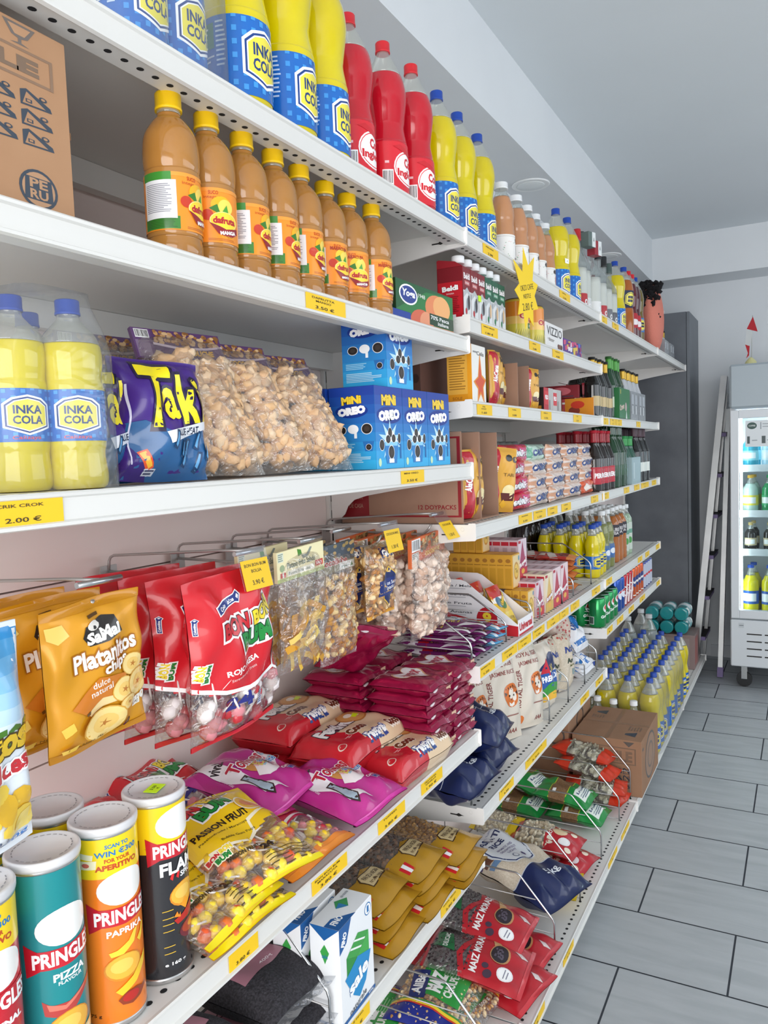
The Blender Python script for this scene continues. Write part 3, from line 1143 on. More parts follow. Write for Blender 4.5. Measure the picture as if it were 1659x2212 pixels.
def glyph_motif(cx, cy, s, asp):
    """angular stepped ornament printed on the carton"""
    o = []
    for i in range(2):
        for j in range(3):
            x, y = cx + i * s * 1.15, cy + j * s * asp * 1.1
            o += [P([(x, y), (x + s, y + s * asp * .1), (x + s * .95, y + s * asp * .35), (x + s * .2, y + s * asp * .95), (x, y + s * asp * .8)], NAVY),
                  P([(x + s * .06, y + s * asp * .1), (x + s * .8, y + s * asp * .17), (x + s * .2, y + s * asp * .78)], 'a98160'),
                  R(x + s * .16, y + s * asp * .2, x + s * .36, y + s * asp * .4, NAVY), R(x + s * .2, y + s * asp * .25, x + s * .31, y + s * asp * .36, 'a98160'),
                  E(x + s * .72, y + s * asp * .68, s * .13, s * .13 * asp, NAVY, 12), E(x + s * .72, y + s * asp * .68, s * .07, s * .07 * asp, 'a98160', 12)]
    return o


def fragile_ops(full=True):
    o = [R(.40, .70, .95, .715, '8a6e58'), R(.40, .845, .95, .86, '8a6e58'), R(.94, .70, .95, .86, '8a6e58'), T('FRAGILE', .655, .778, .50, .085, '7b6553', bold=.06),
         P([(.80, .98), (.90, .98), (.875, .915), (.855, .905), (.855, .885), (.88, .875), (.82, .875), (.845, .885), (.845, .905), (.825, .915)], '6f6660'),
         P([(.815, .968), (.885, .968), (.865, .922), (.835, .922)], 'b28a68')]
    # octagonal frame with stepped border on the left
    oc = lambda k: [(.44 + .28 * k * math.cos(PI / 8 + PI / 4 * i) * 1.02, .47 + .27 * k * math.sin(PI / 8 + PI / 4 * i)) for i in range(8)]
    o += [P(oc(1.0), NAVY), P(oc(.97), 'b28a68'), P(oc(.94), NAVY), P(oc(.86), 'b28a68'), P(oc(.82), NAVY), P(oc(.80), 'b28a68')]
    for i in range(16):
        a = 2 * PI * i / 16
        x, y = .44 + .19 * math.cos(a), .47 + .19 * math.sin(a)
        o += [R(x - .025, y - .022, x + .025, y + .022, NAVY), R(x - .016, y - .014, x + .018, y + .012, 'b28a68'), R(x - .002, y - .014, x + .018, y, NAVY)]
    o += [P(oc(.55), NAVY), P(oc(.52), 'b28a68')]
    o += glyph_motif(.725, .36, .10, .95)
    o += [E(.88, .14, .062, .105, NAVY, 24), E(.88, .14, .053, .09, 'b28a68', 24), P([(.838, .20), (.922, .20), (.926, .08), (.834, .08)], NAVY), T('PE', .88, .17, .058, .05, 'b28a68', bold=.03), T('RU', .88, .112, .058, .05, 'b28a68', bold=.03)]

    def sx(op):                            # fit the print of the long side to this box
        f = lambda x: (x * .38 - .095) / .285
        k = .38 / .285
        if op[0] == 'p':
            return ('p', [(f(x), y) for x, y in op[1]], op[2])
        if op[0] == 'e':
            return ('e', f(op[1]), op[2], op[3] * k) + op[4:]
        return op[:2] + (f(op[2]), op[3], op[4] * k) + op[5:]
    return [sx(q) for q in o]


c = carton('cardboard_box', .285, .30, .192, CARD, front=fragile_ops(), right=[R(0, .48, 1, .52, '9d7a5c')], top=[R(0, .47, 1, .53, 'a9855f')])
c.location = (.355, 0.620 - .1425, A2 + .001)
c.rotation_euler = (0, 0, F90)
tag(c, 'brown cardboard box printed fragile at the left end of the second shelf', 'cardboard box')


def juice(kind):
    kp = [(.026, 0), (.034, .004), (.0355, .016), (.034, .026), (.0355, .032), (.0355, .104), (.034, .110), (.0358, .118), (.0362, .135), (.033, .158), (.022, .176), (.0155, .183), (.0150, .196)]
    fruit = [('f0b21c', 'c8331f')] if kind == 'manga' else [('f6c934', 'b85a10')]
    ops = [R(0, .93, 1, 1, 'ef9a3a'), R(.17, .86, .36, 1, '3f8a35'), R(.17, .02, .40, .24, '3c7d30')] + lines(.185, .04, .385, .20, 6, '2c5f26', .2, 3)
    ops += [T('SUCO' if kind == 'manga' else 'SUCO', .36 + .12, .91, .06, .07, 'b5341a'), T('integral', .47, .82, .1, .07, 'c05a20')]
    ops += [E(.53, .68, .07, .17, fruit[0][0]), E(.555, .66, .05, .14, 'f7d75c'), P([(.45, .62), (.50, .70), (.52, .50)], '3b7a2a'), E(.44, .50, .035, .10, 'c33a22'),
            E(.545, .40, .095, .17, 'f7e08a'), E(.545, .40, .088, .155, 'fbd43a'), T('dafruta', .545, .41, .15, .13, 'b3202c', bold=.05), P([(.53, .57), (.56, .70), (.57, .56)], '4a9a35'), P([(.45, .36), (.50, .16), (.58, .10), (.64, .20), (.64, .30), (.55, .25)], '8e1f26'),
            T('MANGA' if kind == 'manga' else 'MARACUJA', .565, .19, .11, .07, 'ffffff', .1, bold=.05), T('CONCENTRADO', .55, .105, .10, .04, 'f2b632')]
    if kind == 'maracuja':
        ops += [T('MARACUJA', .50, .84, .16, .1, 'a8351a', bold=.04)]
    ops += lines(.44, .03, .62, .08, 2, 'b56a20', .3, 4)
    if kind != 'plain':
        ops += [R(.18, .20, .385, .86, 'e2e2e4')] + lines(.195, .30, .36, .80, 16, '8f8f98', .35, 7, .45)
    return lambda: bottle('juice_bottle', kp, .186, OLIQ, PET, YCAP, .0168, .0185, (.032, .104, ops, mat('orange_label', 'f08f23', .3, coat=.25)), n=36)


JU = [(.483, .800, 0, 'manga'), (.484, .872, -.62, 'manga'), (.483, .950, .0, 'manga'), (.483, 1.026, .02, 'manga'), (.480, 1.102, -.08, 'manga'), (.473, 1.190, -.35, 'maracuja'), (.473, 1.266, -.75, 'maracuja'), (.480, 1.345, -.30, 'maracuja')]
for i, (x, y, r, k) in enumerate(JU):
    place('juice_' + k, juice(k), (x, y, A2 + .001), F90 + r, f'{ORD[i]} orange nectar bottle with yellow cap, counted from the brown box', 'juice bottle', 'orange nectar bottles on the second shelf')

ops = [R(0, 0, 1, 1, '1f5a34'), P([(0, .3), (.5, .9), (1, 1), (1, 0), (0, 0)], '2b7a3e'), E(.20, .70, .15, .24, 'ffffff'), E(.20, .70, .13, .20, '2a3f8f'), T('Yoga', .20, .71, .22, .22, 'ffffff', bold=.04, sh=.2), T('1948', .42, .76, .12, .1, 'e3e6dc'), E(.70, .55, .22, .36, 'e58a5a'), E(.78, .62, .16, .30, 'f1b172'), E(.42, .12, .20, .32, 'd6684a'), E(.50, .16, .12, .26, 'e99a74'), R(.55, .14, 1, .42, '173f26'), T('70% Pesca', .74, .33, .34, .1, 'ffffff'), T('Italiana', .80, .21, .2, .09, 'ffffff'), R(.3, 0, 1, .12, 'd8714e')]
c = carton('juice_carton_pack', .27, .09, .085, mat('dark_green_card', '1d4a2c', .4), front=ops, left=[R(0, 0, 1, 1, '17402a')] + lines(.15, .2, .8, .85, 7, '7fa58b', .4, 9) + [R(.2, .88, .7, .97, 'e8e8e8')])
c.location = (.46, 1.528, A2 + .001)
c.rotation_euler = (0, 0, F90 - .02)
tag(c, 'green fruit juice multipack with peaches, right of the orange nectar bottles', 'juice pack')

# ---- third shelf: wrapped soda, crisps, puffed corn, cookie boxes
for k, (x, y, s_) in enumerate(((.440, 0.578, 1), (.467, 0.633, 1), (.37, 0.654, 1))):
    place('soda_yellow_small', lambda: bottle('soda_bottle', [(.034, 0), (.0385, .006), (.0395, .02), (.037, .045), (.0395, .065), (.0395, .128), (.0375, .142), (.0395, .16), (.0395, .178), (.034, .198), (.020, .215), (.0145, .222), (.0142, .232)], .188, YLIQ, PET, BLUECAP, .0155, .016, (.062, .128, inka_ops() + [T('Calizaya', .49, .07, .14, .09, 'd9485a', sh=.2)], BLUELAB), n=36), (x, y, A3 + .001), F90 - (.55 if k == 1 else .3), ('small yellow soda bottle in film at the left end of the third shelf', 'small yellow soda bottle facing front, right side of the film pack on the third shelf', 'small yellow soda bottle at the back of the film pack on the third shelf')[k], 'soda bottle', 'small wrapped sodas on the third shelf', scale=.87)
m = MB()
y0_, y1_ = 0.578 - .042, 0.633 + .041
rnd = random.Random(5)
vs, fs = [], []
prof = [(1.0, 0), (1.01, .05), (1.0, .1), (1.0, .14), (1.0, .175), (.86, .205), (.62, .236), (.58, .252)]
N = 48
for s_, z in prof:
    z *= .87
    for i in range(N):
        t = 2 * PI * i / N
        cx_, sy_ = math.copysign(abs(math.cos(t)) ** .45, math.cos(t)), math.copysign(abs(math.sin(t)) ** .45, math.sin(t))
        vs.append((.438 + .072 * cx_ * (.5 + .5 * s_), (y0_ + y1_) / 2 + (y1_ - y0_) / 2 * sy_ * (.30 + .70 * s_) + rnd.uniform(-.0012, .0012), A3 + .002 + z))
for j in range(len(prof) - 1):
    for i in range(N):
        fs.append((j * N + i, j * N + (i + 1) % N, (j + 1) * N + (i + 1) % N, (j + 1) * N + i))
fs.append(tuple((len(prof) - 1) * N + i for i in range(N)))
m.add(vs, fs, WRAP, True)
tag(m.build('shrink_wrap'), 'clear crinkled film over the small soda bottles at the left of the third shelf', 'film')

PURP = mat('purple_foil', '43247f', .3, coat=.2, spec=.5)
TBLUE = '2b5f93'


def takis():
    ops = [P([(0, 0), (1, 0), (1, .5), (.75, .42), (.45, .36), (.2, .46), (0, .44)], TBLUE), P([(0, 0), (.30, 0), (.16, .20), (0, .34)], '3a2173'),
           R(.07, .12, .085, .75, 'd9d3e8'), TO('T', .34, .66, .30, .52, 'f4e01f', '1d1238', -.10, .03, .08), TO('a', .50, .60, .16, .26, 'f4e01f', '1d1238', .1, .03, .08), TO('k', .68, .64, .2, .40, 'f4e01f', '1d1238', .12, .03, .08), TO('i', .85, .64, .07, .38, 'f4e01f', '1d1238', .12, .03, .08), TO('s', .95, .62, .1, .24, 'f4e01f', '1d1238', .12, .03, .08),
           P([(.36, .36), (.90, .47), (.92, .41), (.40, .27)], 'e6e8ee'), T('BLUE HEAT', .64, .375, .32, .055, '2a3550', .18, .03), P([(.14, .22), (.22, .24), (.30, .10), (.24, .07)], 'e2572c'), P([(.16, .21), (.21, .225), (.28, .11), (.25, .09)], 'f0b43a')]
    rnd = random.Random(3)
    for i in range(9):
        x, y = rnd.uniform(.42, .95), rnd.uniform(.05, .28)
        ops += [P([(x, y), (x + .05, y + .14), (x + .09, y + .13), (x + .05, y - .02)], '203f66'), P([(x + .015, y + .02), (x + .055, y + .12), (x + .07, y + .115), (x + .04, y)], '5f9fd0')]
    ops += [R(.22, .02, .34, .09, 'dfe2ea')] + lines(.23, .025, .33, .085, 3, '30365a')
    return bag('crisp_bag', .165, .225, .07, PURP, ops, seed=12, wr=.16, seal=.06)


place('takis', takis, (.468, 0.768, A3 + .002), (-.12, .03, F90 - .22), 'purple and blue crisp bag with yellow lettering, in front of the puffed corn', 'crisp bag', None, scale=(.82, 1.15, .72))
place('takis', takis, (.432, 0.713, A3 + .002), (-.06, 0, F90 - .3), 'second purple and blue crisp bag, half hidden beside the wrapped soda', 'crisp bag', None, scale=(.66, 1, .68))

MOTE = [mat('puffed_corn', 'e6c49e', .75, noise=('c89c72', 90, .3)), mat('puffed_corn_pale', 'f0dcc0', .75, noise=('d4ac82', 80, .3)), mat('puffed_corn_toasted', 'd2a472', .75, noise=('e8c8a2', 80, .3))]


def mote(head='purple', w=.198, h=.265, t=.095, n=96, seed=21):
    def mk(w=w):
        root = bag('puffed_corn_bag', w, h, t, CLEARBAG, [], seed=seed, filling=('puffed_corn', fill_blobs(w, h, t, n, .0115, .0172, MOTE, v1=.80, sq=(1, .85, 1.2))), wr=.12, seal=.03, taper=.20, sag=-.15)
        w = w * .84
        m = MB()
        hc = mat('header_card_' + head, '5b3a6c' if head == 'purple' else 'e2713c', .35, coat=.2)
        hh = .058
        zt = h + .012
        m.box((-w / 2, -.0035, zt - hh), (w / 2, .0035, zt), hc)
        ops = []
        rnd = random.Random(9)
        for i in range(70):
            x, y = rnd.uniform(.24, .97), rnd.uniform(.56, .96)
            ops.append(E(x, y, rnd.uniform(.02, .04), rnd.uniform(.05, .09), rnd.choice(('c99a68', 'a87742', '8b5c30', 'dcb88a')), 7))
        ops += [R(0, 0, .2, 1, '6a4a7c' if head == 'purple' else 'd96a3a'), R(.02, .05, .17, .6, '8f7a9c' if head == 'purple' else 'e8e0da')] + barcode(.03, .68, .18, .96, 2) + [P([(.2, .55), (.5, .44), (.8, .50), (1, .6), (1, .54), (.8, .42), (.5, .36), (.2, .47)], 'd7c8dc' if head == 'purple' else 'f3a23a'), T('COCOLICHE', .66, .28, .42, .2, 'e7b33a', .03, .05), T('mote', .62, .1, .1, .09, 'd8cfdc')]
        if head != 'purple':
            ops += lines(.03, .1, .16, .55, 8, '888078', .2, 4)
        decal(m, ops, w, hh, flat((-w / 2, -.0035, zt - hh), (1, 0, 0), (0, 0, 1)), inkf=ink2)
        m.build('header_card', root)
        return root
    return mk


for i, (u, x, lean) in enumerate(((455, .468, -.62), (560, .468, -.70), (668, .472, -.78))):
    place('mote_a' if i != 1 else 'mote_b', mote(seed=21 if i != 1 else 23), (x, (0.878, 1.003, 1.137)[i], A3 + .004), (lean * .62, 0, F90 - .22), ('clear bag of puffed corn directly behind the purple crisps', 'middle clear bag of puffed corn on the third shelf', 'rightmost large bag of puffed corn, left of the blue cookie boxes')[i], 'snack bag', 'puffed corn bags on the third shelf', scale=(.92, .92, .84))
for i, (x, y) in enumerate(((.27, 0.864), (.28, 0.946), (.27, 1.128))):
    place('mote_a', mote(), (x, y, A3 + .004), (-.05, 0, F90 - .15), ('puffed corn bag at the back, purple header above the half hidden crisps', 'puffed corn bag at the back, purple header above the front crisp bag', 'puffed corn bag at the back between the leftmost front bags')[i], 'snack bag', 'puffed corn bags on the third shelf', scale=(.9, .9, .80))

OBLUE = mat('cookie_box_blue', '1f8fd0', .3, coat=.3)


def grad(c0, c1, n=9, y0=0, y1=1):
    a = [int(c0[i:i + 2], 16) for i in (0, 2, 4)]
    b_ = [int(c1[i:i + 2], 16) for i in (0, 2, 4)]
    o = []
    for k in range(n):
        t = k / (n - 1)
        o.append(R(0, y0 + (y1 - y0) * k / n, 1, y0 + (y1 - y0) * (k + 1) / n, ''.join('%02x' % int(a[i] + (b_[i] - a[i]) * t) for i in range(3))))
    return o


def cookie(cx, cy, rx, ry):
    return [E(cx, cy, rx * 1.12, ry * 1.12, 'f4f4f4', 16), E(cx, cy, rx, ry, '2d2724', 16), E(cx, cy, rx * .55, ry * .55, '403733', 12)]


def oreo():
    bg = grad('39b3e8', '1c3f9c', 9)
    name = [TO('MiNi', .5, .84, .52, .13, 'f8d23a', '5a3a10', .03, .06, .09), E(.5, .655, .44, .105, '15358c', 24), TO('OREO', .5, .655, .76, .13, 'ffffff', '173f9e', .08, .09, .13)]
    front = bg + name + [P([(.5 + .42 * math.cos(a) * (1 if i % 2 else .45), .34 + .26 * math.sin(a) * (1 if i % 2 else .45)) for i, a in enumerate([2 * PI * q / 20 for q in range(20)])], 'bfe6f8'), P([(.28, .32), (.80, .32), (.72, .06), (.36, .06)], '2a7fc4'), P([(.30, .33), (.78, .33), (.76, .28), (.32, .28)], '8fd0f2'), P([(.3, .33), (.4, .46), (.5, .38), (.6, .47), (.78, .33)], 'ffffff')] + cookie(.53, .20, .10, .08) + cookie(.5, .44, .07, .06) + cookie(.42, .36, .08, .05) + cookie(.62, .37, .07, .05) + cookie(.20, .29, .08, .065) + cookie(.83, .37, .05, .06) + [R(.44, .07, .62, .12, 'ffffff'), E(.12, .08, .05, .05, 'cfe8c0'), R(.85, .12, .9, .3, '1d66a8')]
    side = bg + [TO('MiNi', .5, .84, .44, .10, 'f8d23a', '5a3a10', .06, .06, .09), E(.5, .71, .36, .085, '15358c', 24), TO('OREO', .5, .71, .62, .10, 'ffffff', '173f9e', .1, .09, .13)] + cookie(.25, .48, .11, .05) + [E(.52, .49, .12, .055, 'ffffff'), R(.54, .38, .6, .46, 'ffffff')] + cookie(.82, .49, .11, .06) + [P([(.72, .34), (.97, .34), (.93, .22), (.77, .22)], '2a6fb4')] + cookie(.85, .27, .06, .035) + lines(.08, .08, .9, .2, 6, 'bfe2f2', .3, 2) + lines(.08, .24, .6, .32, 4, '9fd4ee', .4, 3)
    return carton('cookie_box', .113, .098, .155, OBLUE, front=front, left=side, top=[R(0, 0, 1, 1, '1c3f9c')], right=bg)


for i, (x, y, z, lab) in enumerate(((.462, 1.273 + .0565, A3, 'front blue cookie box with its side showing, leftmost of the bottom row'), (.462, 1.273 + .0565 + .1145, A3, 'blue cookie box second in the bottom row, middle of three fronts'), (.462, 1.273 + .0565 + .229, A3, 'blue cookie box at the right end of the bottom row by the rail end'), (.36, 1.273 + .05, A3, 'blue cookie box standing behind the leftmost box of the bottom row'), (.455, 1.340 + .0565, A3 + .1565, 'blue cookie box alone on top of the bottom row'))):
    place('oreo', oreo, (x, y, z + .001), F90, lab, 'cookie box', 'blue cookie boxes on the third shelf', scale=(1, 1, 1))

# ================================================================ goods on hooks (nearest bay, between third and fourth shelf)
def hook(y, label, card=None, xe=.455):
    root = thing('display_hook', label, 'hook', (XP, y, 1.318))
    m = MB()
    m.tube([(.008, 0, .002), (.10, 0, .0), (xe - XP - .06, 0, -.004), (xe - XP - .035, 0, -.003), (xe - XP - .022, 0, .008), (xe - XP - .014, 0, .02)], .0028, STEEL2)
    m.build('lower_wire', root)
    m = MB()
    m.tube([(.010, 0, .002), (.012, 0, .020), (.016, 0, .0265), (.024, 0, .030), (xe - XP - .06, 0, .044), (xe - XP, 0, .046)], .0024, STEEL2)
    m.tube([(xe - XP, -.034, .044), (xe - XP, .034, .044)], .0040, STEEL)
    m.build('upper_wire', root)
    m = MB()
    m.box((.0072, -.018, -.03), (.0102, .018, .012), STEEL2)
    m.build('back_plate', root)
    if card:
        l1, l2, tilt = card
        h = MB()
        h.add([(xe - XP + .0045, -.036, .05), (xe - XP + .0045, .036, .05), (xe - XP + .012 + tilt, .036, -.012), (xe - XP + .012 + tilt, -.036, -.012)], [(0, 1, 2, 3)], film('clear_holder', 'e6e8ee', .95, milk=.06, bump=0))
        h.build('holder', root)
        h = MB()
        o_, u_, v_ = Vector((xe - XP + .0140 + tilt, -.033, -.012)), Vector((0, 1, 0)), Vector((-.0085 - tilt, 0, .062)).normalized()
        ww, hh = .066, .046
        c_ = [o_, o_ + u_ * ww, o_ + u_ * ww + v_ * hh, o_ + v_ * hh]
        n_ = u_.cross(v_) * .0006
        h.add([tuple(p) for p in c_] + [tuple(p - n_) for p in c_], [(0, 1, 2, 3), (7, 6, 5, 4), (0, 4, 5, 1), (1, 5, 6, 2), (2, 6, 7, 3), (3, 7, 4, 0)], YEL)
        rows = l1.split('|')
        ops = [T(r_, .5, .82 - .2 * k, min(.8, .075 * len(r_)), .11, '4a3b08') for k, r_ in enumerate(rows)] + [T(l2, .48, .24, .42, .17, '3a2f08')]
        decal(h, ops, ww, hh, flat(o_, u_, v_))
        h.build('tag_card', root)
    return root


HK = [.665, .955, 1.125, 1.285, 1.41, 1.655]
hook(.665, 'steel display hook holding the golden banana chip bags')
hook(.955, 'steel display hook holding the red lollipop bags, yellow tag on its end', ('BON BON BUM|BOLSA', '3.90 €', .006))
hook(1.125, 'steel display hook holding the fried plantain bags', None)
hook(1.285, 'steel display hook holding the toasted corn bags', None, .42)
hook(1.41, 'steel display hook holding the peanut bags, yellow tag on its end', ('COCOLICHE MAIZ', '1.30 €', .006))
hook(1.655, 'steel display hook nearest the bracket, holding the bags with orange headers', ('COCOLICHE', '1.50 €', .03))

GOLD = mat('golden_foil', 'dd9a1e', .32, metal=.15, coat=.2)


def chips(cx, cy, rx, ry, hole=False):
    return [E(cx, cy, rx, ry, 'd9a23e', 18), E(cx, cy, rx * .93, ry * .93, 'f3d58a', 18), E(cx, cy, rx * .55, ry * .55, 'ecc46c', 14), star(cx, cy, rx * .3, rx * .1, 5, 'b8752c', ry / rx)]


def samai():
    ops = [R(.0, .94, 1, 1, 'c98714'), R(0, 0, 1, .05, 'c08012'), P([(.02, .90), (.16, .90), (.20, .82), (.10, .78), (.03, .82)], 'f2cf6a'), R(.38, .895, .52, .915, '5a3a08'),
           P([(.30, .78), (.33, .85), (.55, .885), (.66, .87), (.72, .75), (.55, .72), (.36, .715)], '2a2522'), E(.42, .845, .075, .032, 'f4efe6', 14), T('SaMai', .51, .775, .36, .085, 'f6f3ee', .08, .05),
           TO('Platanitos', .53, .645, .66, .125, 'fbf6ee', 'a8671e', .10, .035, .09), TO('chips', .60, .545, .30, .10, 'fbf6ee', 'a8671e', .12, .035, .09),
           P([(.14, .34), (.4, .50), (.72, .46), (.62, .36), (.3, .26)], 'd07a22'), T('dulce', .42, .46, .16, .045, 'f7efe2', .15), T('natural', .43, .41, .22, .045, 'f7efe2', .15),
           P([(.28, .28), (.44, .35), (.58, .34), (.60, .30), (.45, .29), (.32, .25)], 'f2d69a'), P([(.26, .285), (.31, .295), (.31, .27), (.27, .265)], '6b4a22')]
    ops += chips(.80, .50, .13, .075) + chips(.66, .36, .13, .085) + chips(.86, .36, .16, .10) + chips(.70, .26, .11, .05) + chips(.46, .17, .22, .115)
    ops += [R(.78, .185, .89, .255, 'f4efe2'), T('NON', .835, .235, .08, .022, '3a2a10'), T('GMO', .835, .205, .08, .022, '3a2a10'), E(.95, .23, .035, .03, 'f4efe2', 12), E(.72, .10, .045, .035, '2f2414', 14), T('V', .72, .10, .03, .035, 'e9b73a'), T('Peso Neto 75g', .30, .075, .36, .022, '6b4a12', .04), P([(.06, .22), (.14, .26), (.17, .2), (.09, .16)], 'f0c850'), P([(.06, .08), (.22, .09), (.20, .055), (.08, .05)], 'f0c850')]
    return bag('banana_chip_bag', .152, .185, .045, GOLD, ops, seed=31, wr=.14, seal=.07)


for i, (x, dy, rz) in enumerate(((.432, .004, .0), (.385, -.012, -.14), (.335, -.025, -.1))):
    place('samai', samai, (x, .665 + dy, 1.345 - .188), (.05 if i == 0 else -.03, -.05, F90 + rz), ('golden banana chip bag at the front of its hook', 'golden banana chip bag second on its hook, mostly hidden behind the front one', 'golden banana chip bag at the back of its hook')[i], 'snack bag', 'golden banana chip bags on a hook')

RED = mat('red_lollipop_wrapper', 'cf1f2b', .25, coat=.3)
LOL = [mat('lolly_red', 'c3323d', .3, coat=.3), mat('lolly_pink', 'd88a92', .35), mat('lolly_dark', '7a2030', .3, coat=.3), mat('lolly_white', 'e8dfdf', .4)]
STICK = mat('lolly_stick', 'efe9e6', .5)


def lolly_fill(w, h, mats, v0=.06, v1=.40, n=26, sticks=12):
    base = fill_blobs(w, h, .05, n, .0115, .0148, mats, v0=v0, v1=v1, rough=.12)

    def go(mb, surf, rnd):
        base(mb, surf, rnd)
        for i in range(sticks):
            u, v = rnd.uniform(.12, .88) * w, rnd.uniform(v0 + .05, v1 + .02) * h
            a = rnd.uniform(-1.2, 1.2)
            p = Vector(surf(u, v, -.002, 1))
            q = Vector(surf(min(max(u + .035 * math.sin(a), .08 * w), .92 * w), min(max(v + .035 * math.cos(a), .04 * h), .43 * h), -.002, 1))
            mb.tube([p, q], .0019, STICK, 6)
    return go


def bonbon_logo(cx, cy, s):
    return [TO('BON', cx - .17 * s, cy + .035 * s, .30 * s, .105 * s, 'c8242e', 'ffffff', .12, .06, .20), TO('BON', cx + .17 * s, cy + .075 * s, .28 * s, .105 * s, 'f3d935', 'ffffff', .30, .06, .20), TO('BUM', cx + .06 * s, cy - .06 * s, .36 * s, .11 * s, '1f8a3c', 'ffffff', .12, .06, .20),
            TO('BON', cx - .17 * s, cy + .035 * s, .30 * s, .105 * s, 'c8242e', '3a1014', .12, .05, .09), TO('BON', cx + .17 * s, cy + .075 * s, .28 * s, .105 * s, 'f3d935', '3a3010', .30, .05, .09), TO('BUM', cx + .06 * s, cy - .06 * s, .36 * s, .11 * s, '1f8a3c', '12331c', .12, .05, .09)]


def colombina(cx, cy, s, rot=.2):
    ca, sa = math.cos(rot), math.sin(rot)
    def q(x, y): return (cx + (x * ca - y * sa) * s, cy + (x * sa + y * ca) * s * .75)
    return [P([q(-.5, -.13), q(.30, -.13), q(.42, -.2), q(.56, 0), q(.42, .2), q(.30, .13), q(-.5, .13)], 'ffffff'), P([q(-.47, -.10), q(.30, -.10), q(.42, -.16), q(.52, 0), q(.42, .16), q(.30, .10), q(-.47, .10)], '22357f'), T('Colombina', cx - .05 * s * ca, cy - .05 * s * sa, .66 * s, .09 * s, 'ffffff', rot, .03), P([q(.36, 0), q(.42, .08), q(.48, 0), q(.42, -.08)], 'e8ecf4')]


def redlolly():
    w, h = .195, .255
    band = [(0, .36), (.25, .31), (.5, .29), (.75, .31), (1, .36)]
    ops = [P(band + [(1, .385), (.75, .335), (.5, .315), (.25, .335), (0, .385)], 'ffffff')]
    ops += colombina(.34, .84, .30, .25) + bonbon_logo(.56, .66, 1.0) + [T('ROJO FRESA', .46, .44, .40, .045, 'ffffff', .12, .03), T('Strawberry / Fresa', .46, .395, .34, .022, 'f2c4c4', .12)]
    ops += [P([(.82, .53), (.92, .545), (1.0, .53), (1.0, .36), (.93, .31), (.86, .34)], 'ffffff'), P([(.84, .515), (.92, .53), (.99, .515), (.985, .37), (.93, .33), (.88, .35)], 'b01c2c'), P([(.87, .50), (.90, .50), (.90, .40), (.88, .38)], 'dd6a74')]
    ops += colombina(.05, .74, .13, 1.5) + [TO('BUM', .10, .46, .14, .05, '1f8a3c', 'ffffff', 1.45, .05, .2), TO('BON', .04, .47, .12, .05, 'f3d935', 'ffffff', 1.45, .05, .2), T('24', .40, .235, .26, .085, '2b2e7d', .1, .05), R(.0, .0, 1, .035, 'd02430'), R(.62, .15, .69, .25, 'd9dfe8')] + lines(.625, .16, .685, .245, 6, '4a66a8')
    topm = RED
    return bag('lollipop_bag', w, h, .06, RED, ops, seed=41, matfn=lambda u, v: RED if v > .33 + .06 * (2 * u - 1) ** 2 - .03 or v < .03 else CLEARBAG, filling=('lollipops', lolly_fill(w, h, LOL, v1=.33)), wr=.16, seal=.05, crease=1.5)


for i, (x, dy, rz) in enumerate(((.43, .0, -.02), (.388, -.012, -.22), (.325, -.02, -.10), (.262, -.045, -.12))):
    place('redlolly', redlolly, (x, .935 + dy, 1.340 - .258), (.04, -.05 + .02 * i, F90 + rz), ('red lollipop bag at the front of its hook under the yellow tag', 'red lollipop bag second on its hook, turned so its side shows', 'red lollipop bag third on its hook, logo half covered', 'red lollipop bag furthest back on its hook, behind the golden chip bags')[i], 'lollipop bag', 'red lollipop bags on a hook')


def potato_bag():
    ops = grad('f2f4f6', '2f8fcf', 8, .45, 1) + [R(0, .97, 1, 1, 'e8eef4'), T('PLATANITOS', .50, .49, 1.0, .12, '4a7a28', .12, .05), TO('nitos', .72, .50, .5, .13, 'e9c22a', '4a3a10', .12, .05, .1), TO('Dulces', .72, .38, .5, .085, 'c8323a', 'ffffff', .12, .04, .12), T('Peso neto', .72, .08, .4, .035, '3a4a6a', .1), TO('200g', .80, .04, .3, .04, '2f7fd0', 'ffffff', .1)]
    rnd = random.Random(8)
    for i in range(26):
        x, y = rnd.uniform(.1, .95), rnd.uniform(.12, .30)
        ops.append(E(x, y, rnd.uniform(.08, .14), rnd.uniform(.04, .07), rnd.choice(('f2cf4a', 'e5b52e', 'f6dc70')), 9))
    return bag('crisp_bag', .17, .245, .06, mat('white_blue_foil', 'e3eaf0', .3, coat=.2), ops, seed=51, wr=.16, seal=.06)


place('potato', potato_bag, (.462, 0.549 - .088, 1.345 - .248), (.02, -.03, F90), 'blue and white crisp bag hanging at the left edge of the hooks', 'crisp bag')
hook(0.549 - .088, 'steel display hook at the left edge holding the blue and white crisp bag', None, .462)

PLA = [mat('plantain_chip', 'e3b030', .5, noise=('f0cc5c', 60, .3)), mat('plantain_chip_pale', 'eed070', .5), mat('plantain_chip_dark', 'cf962a', .5)]


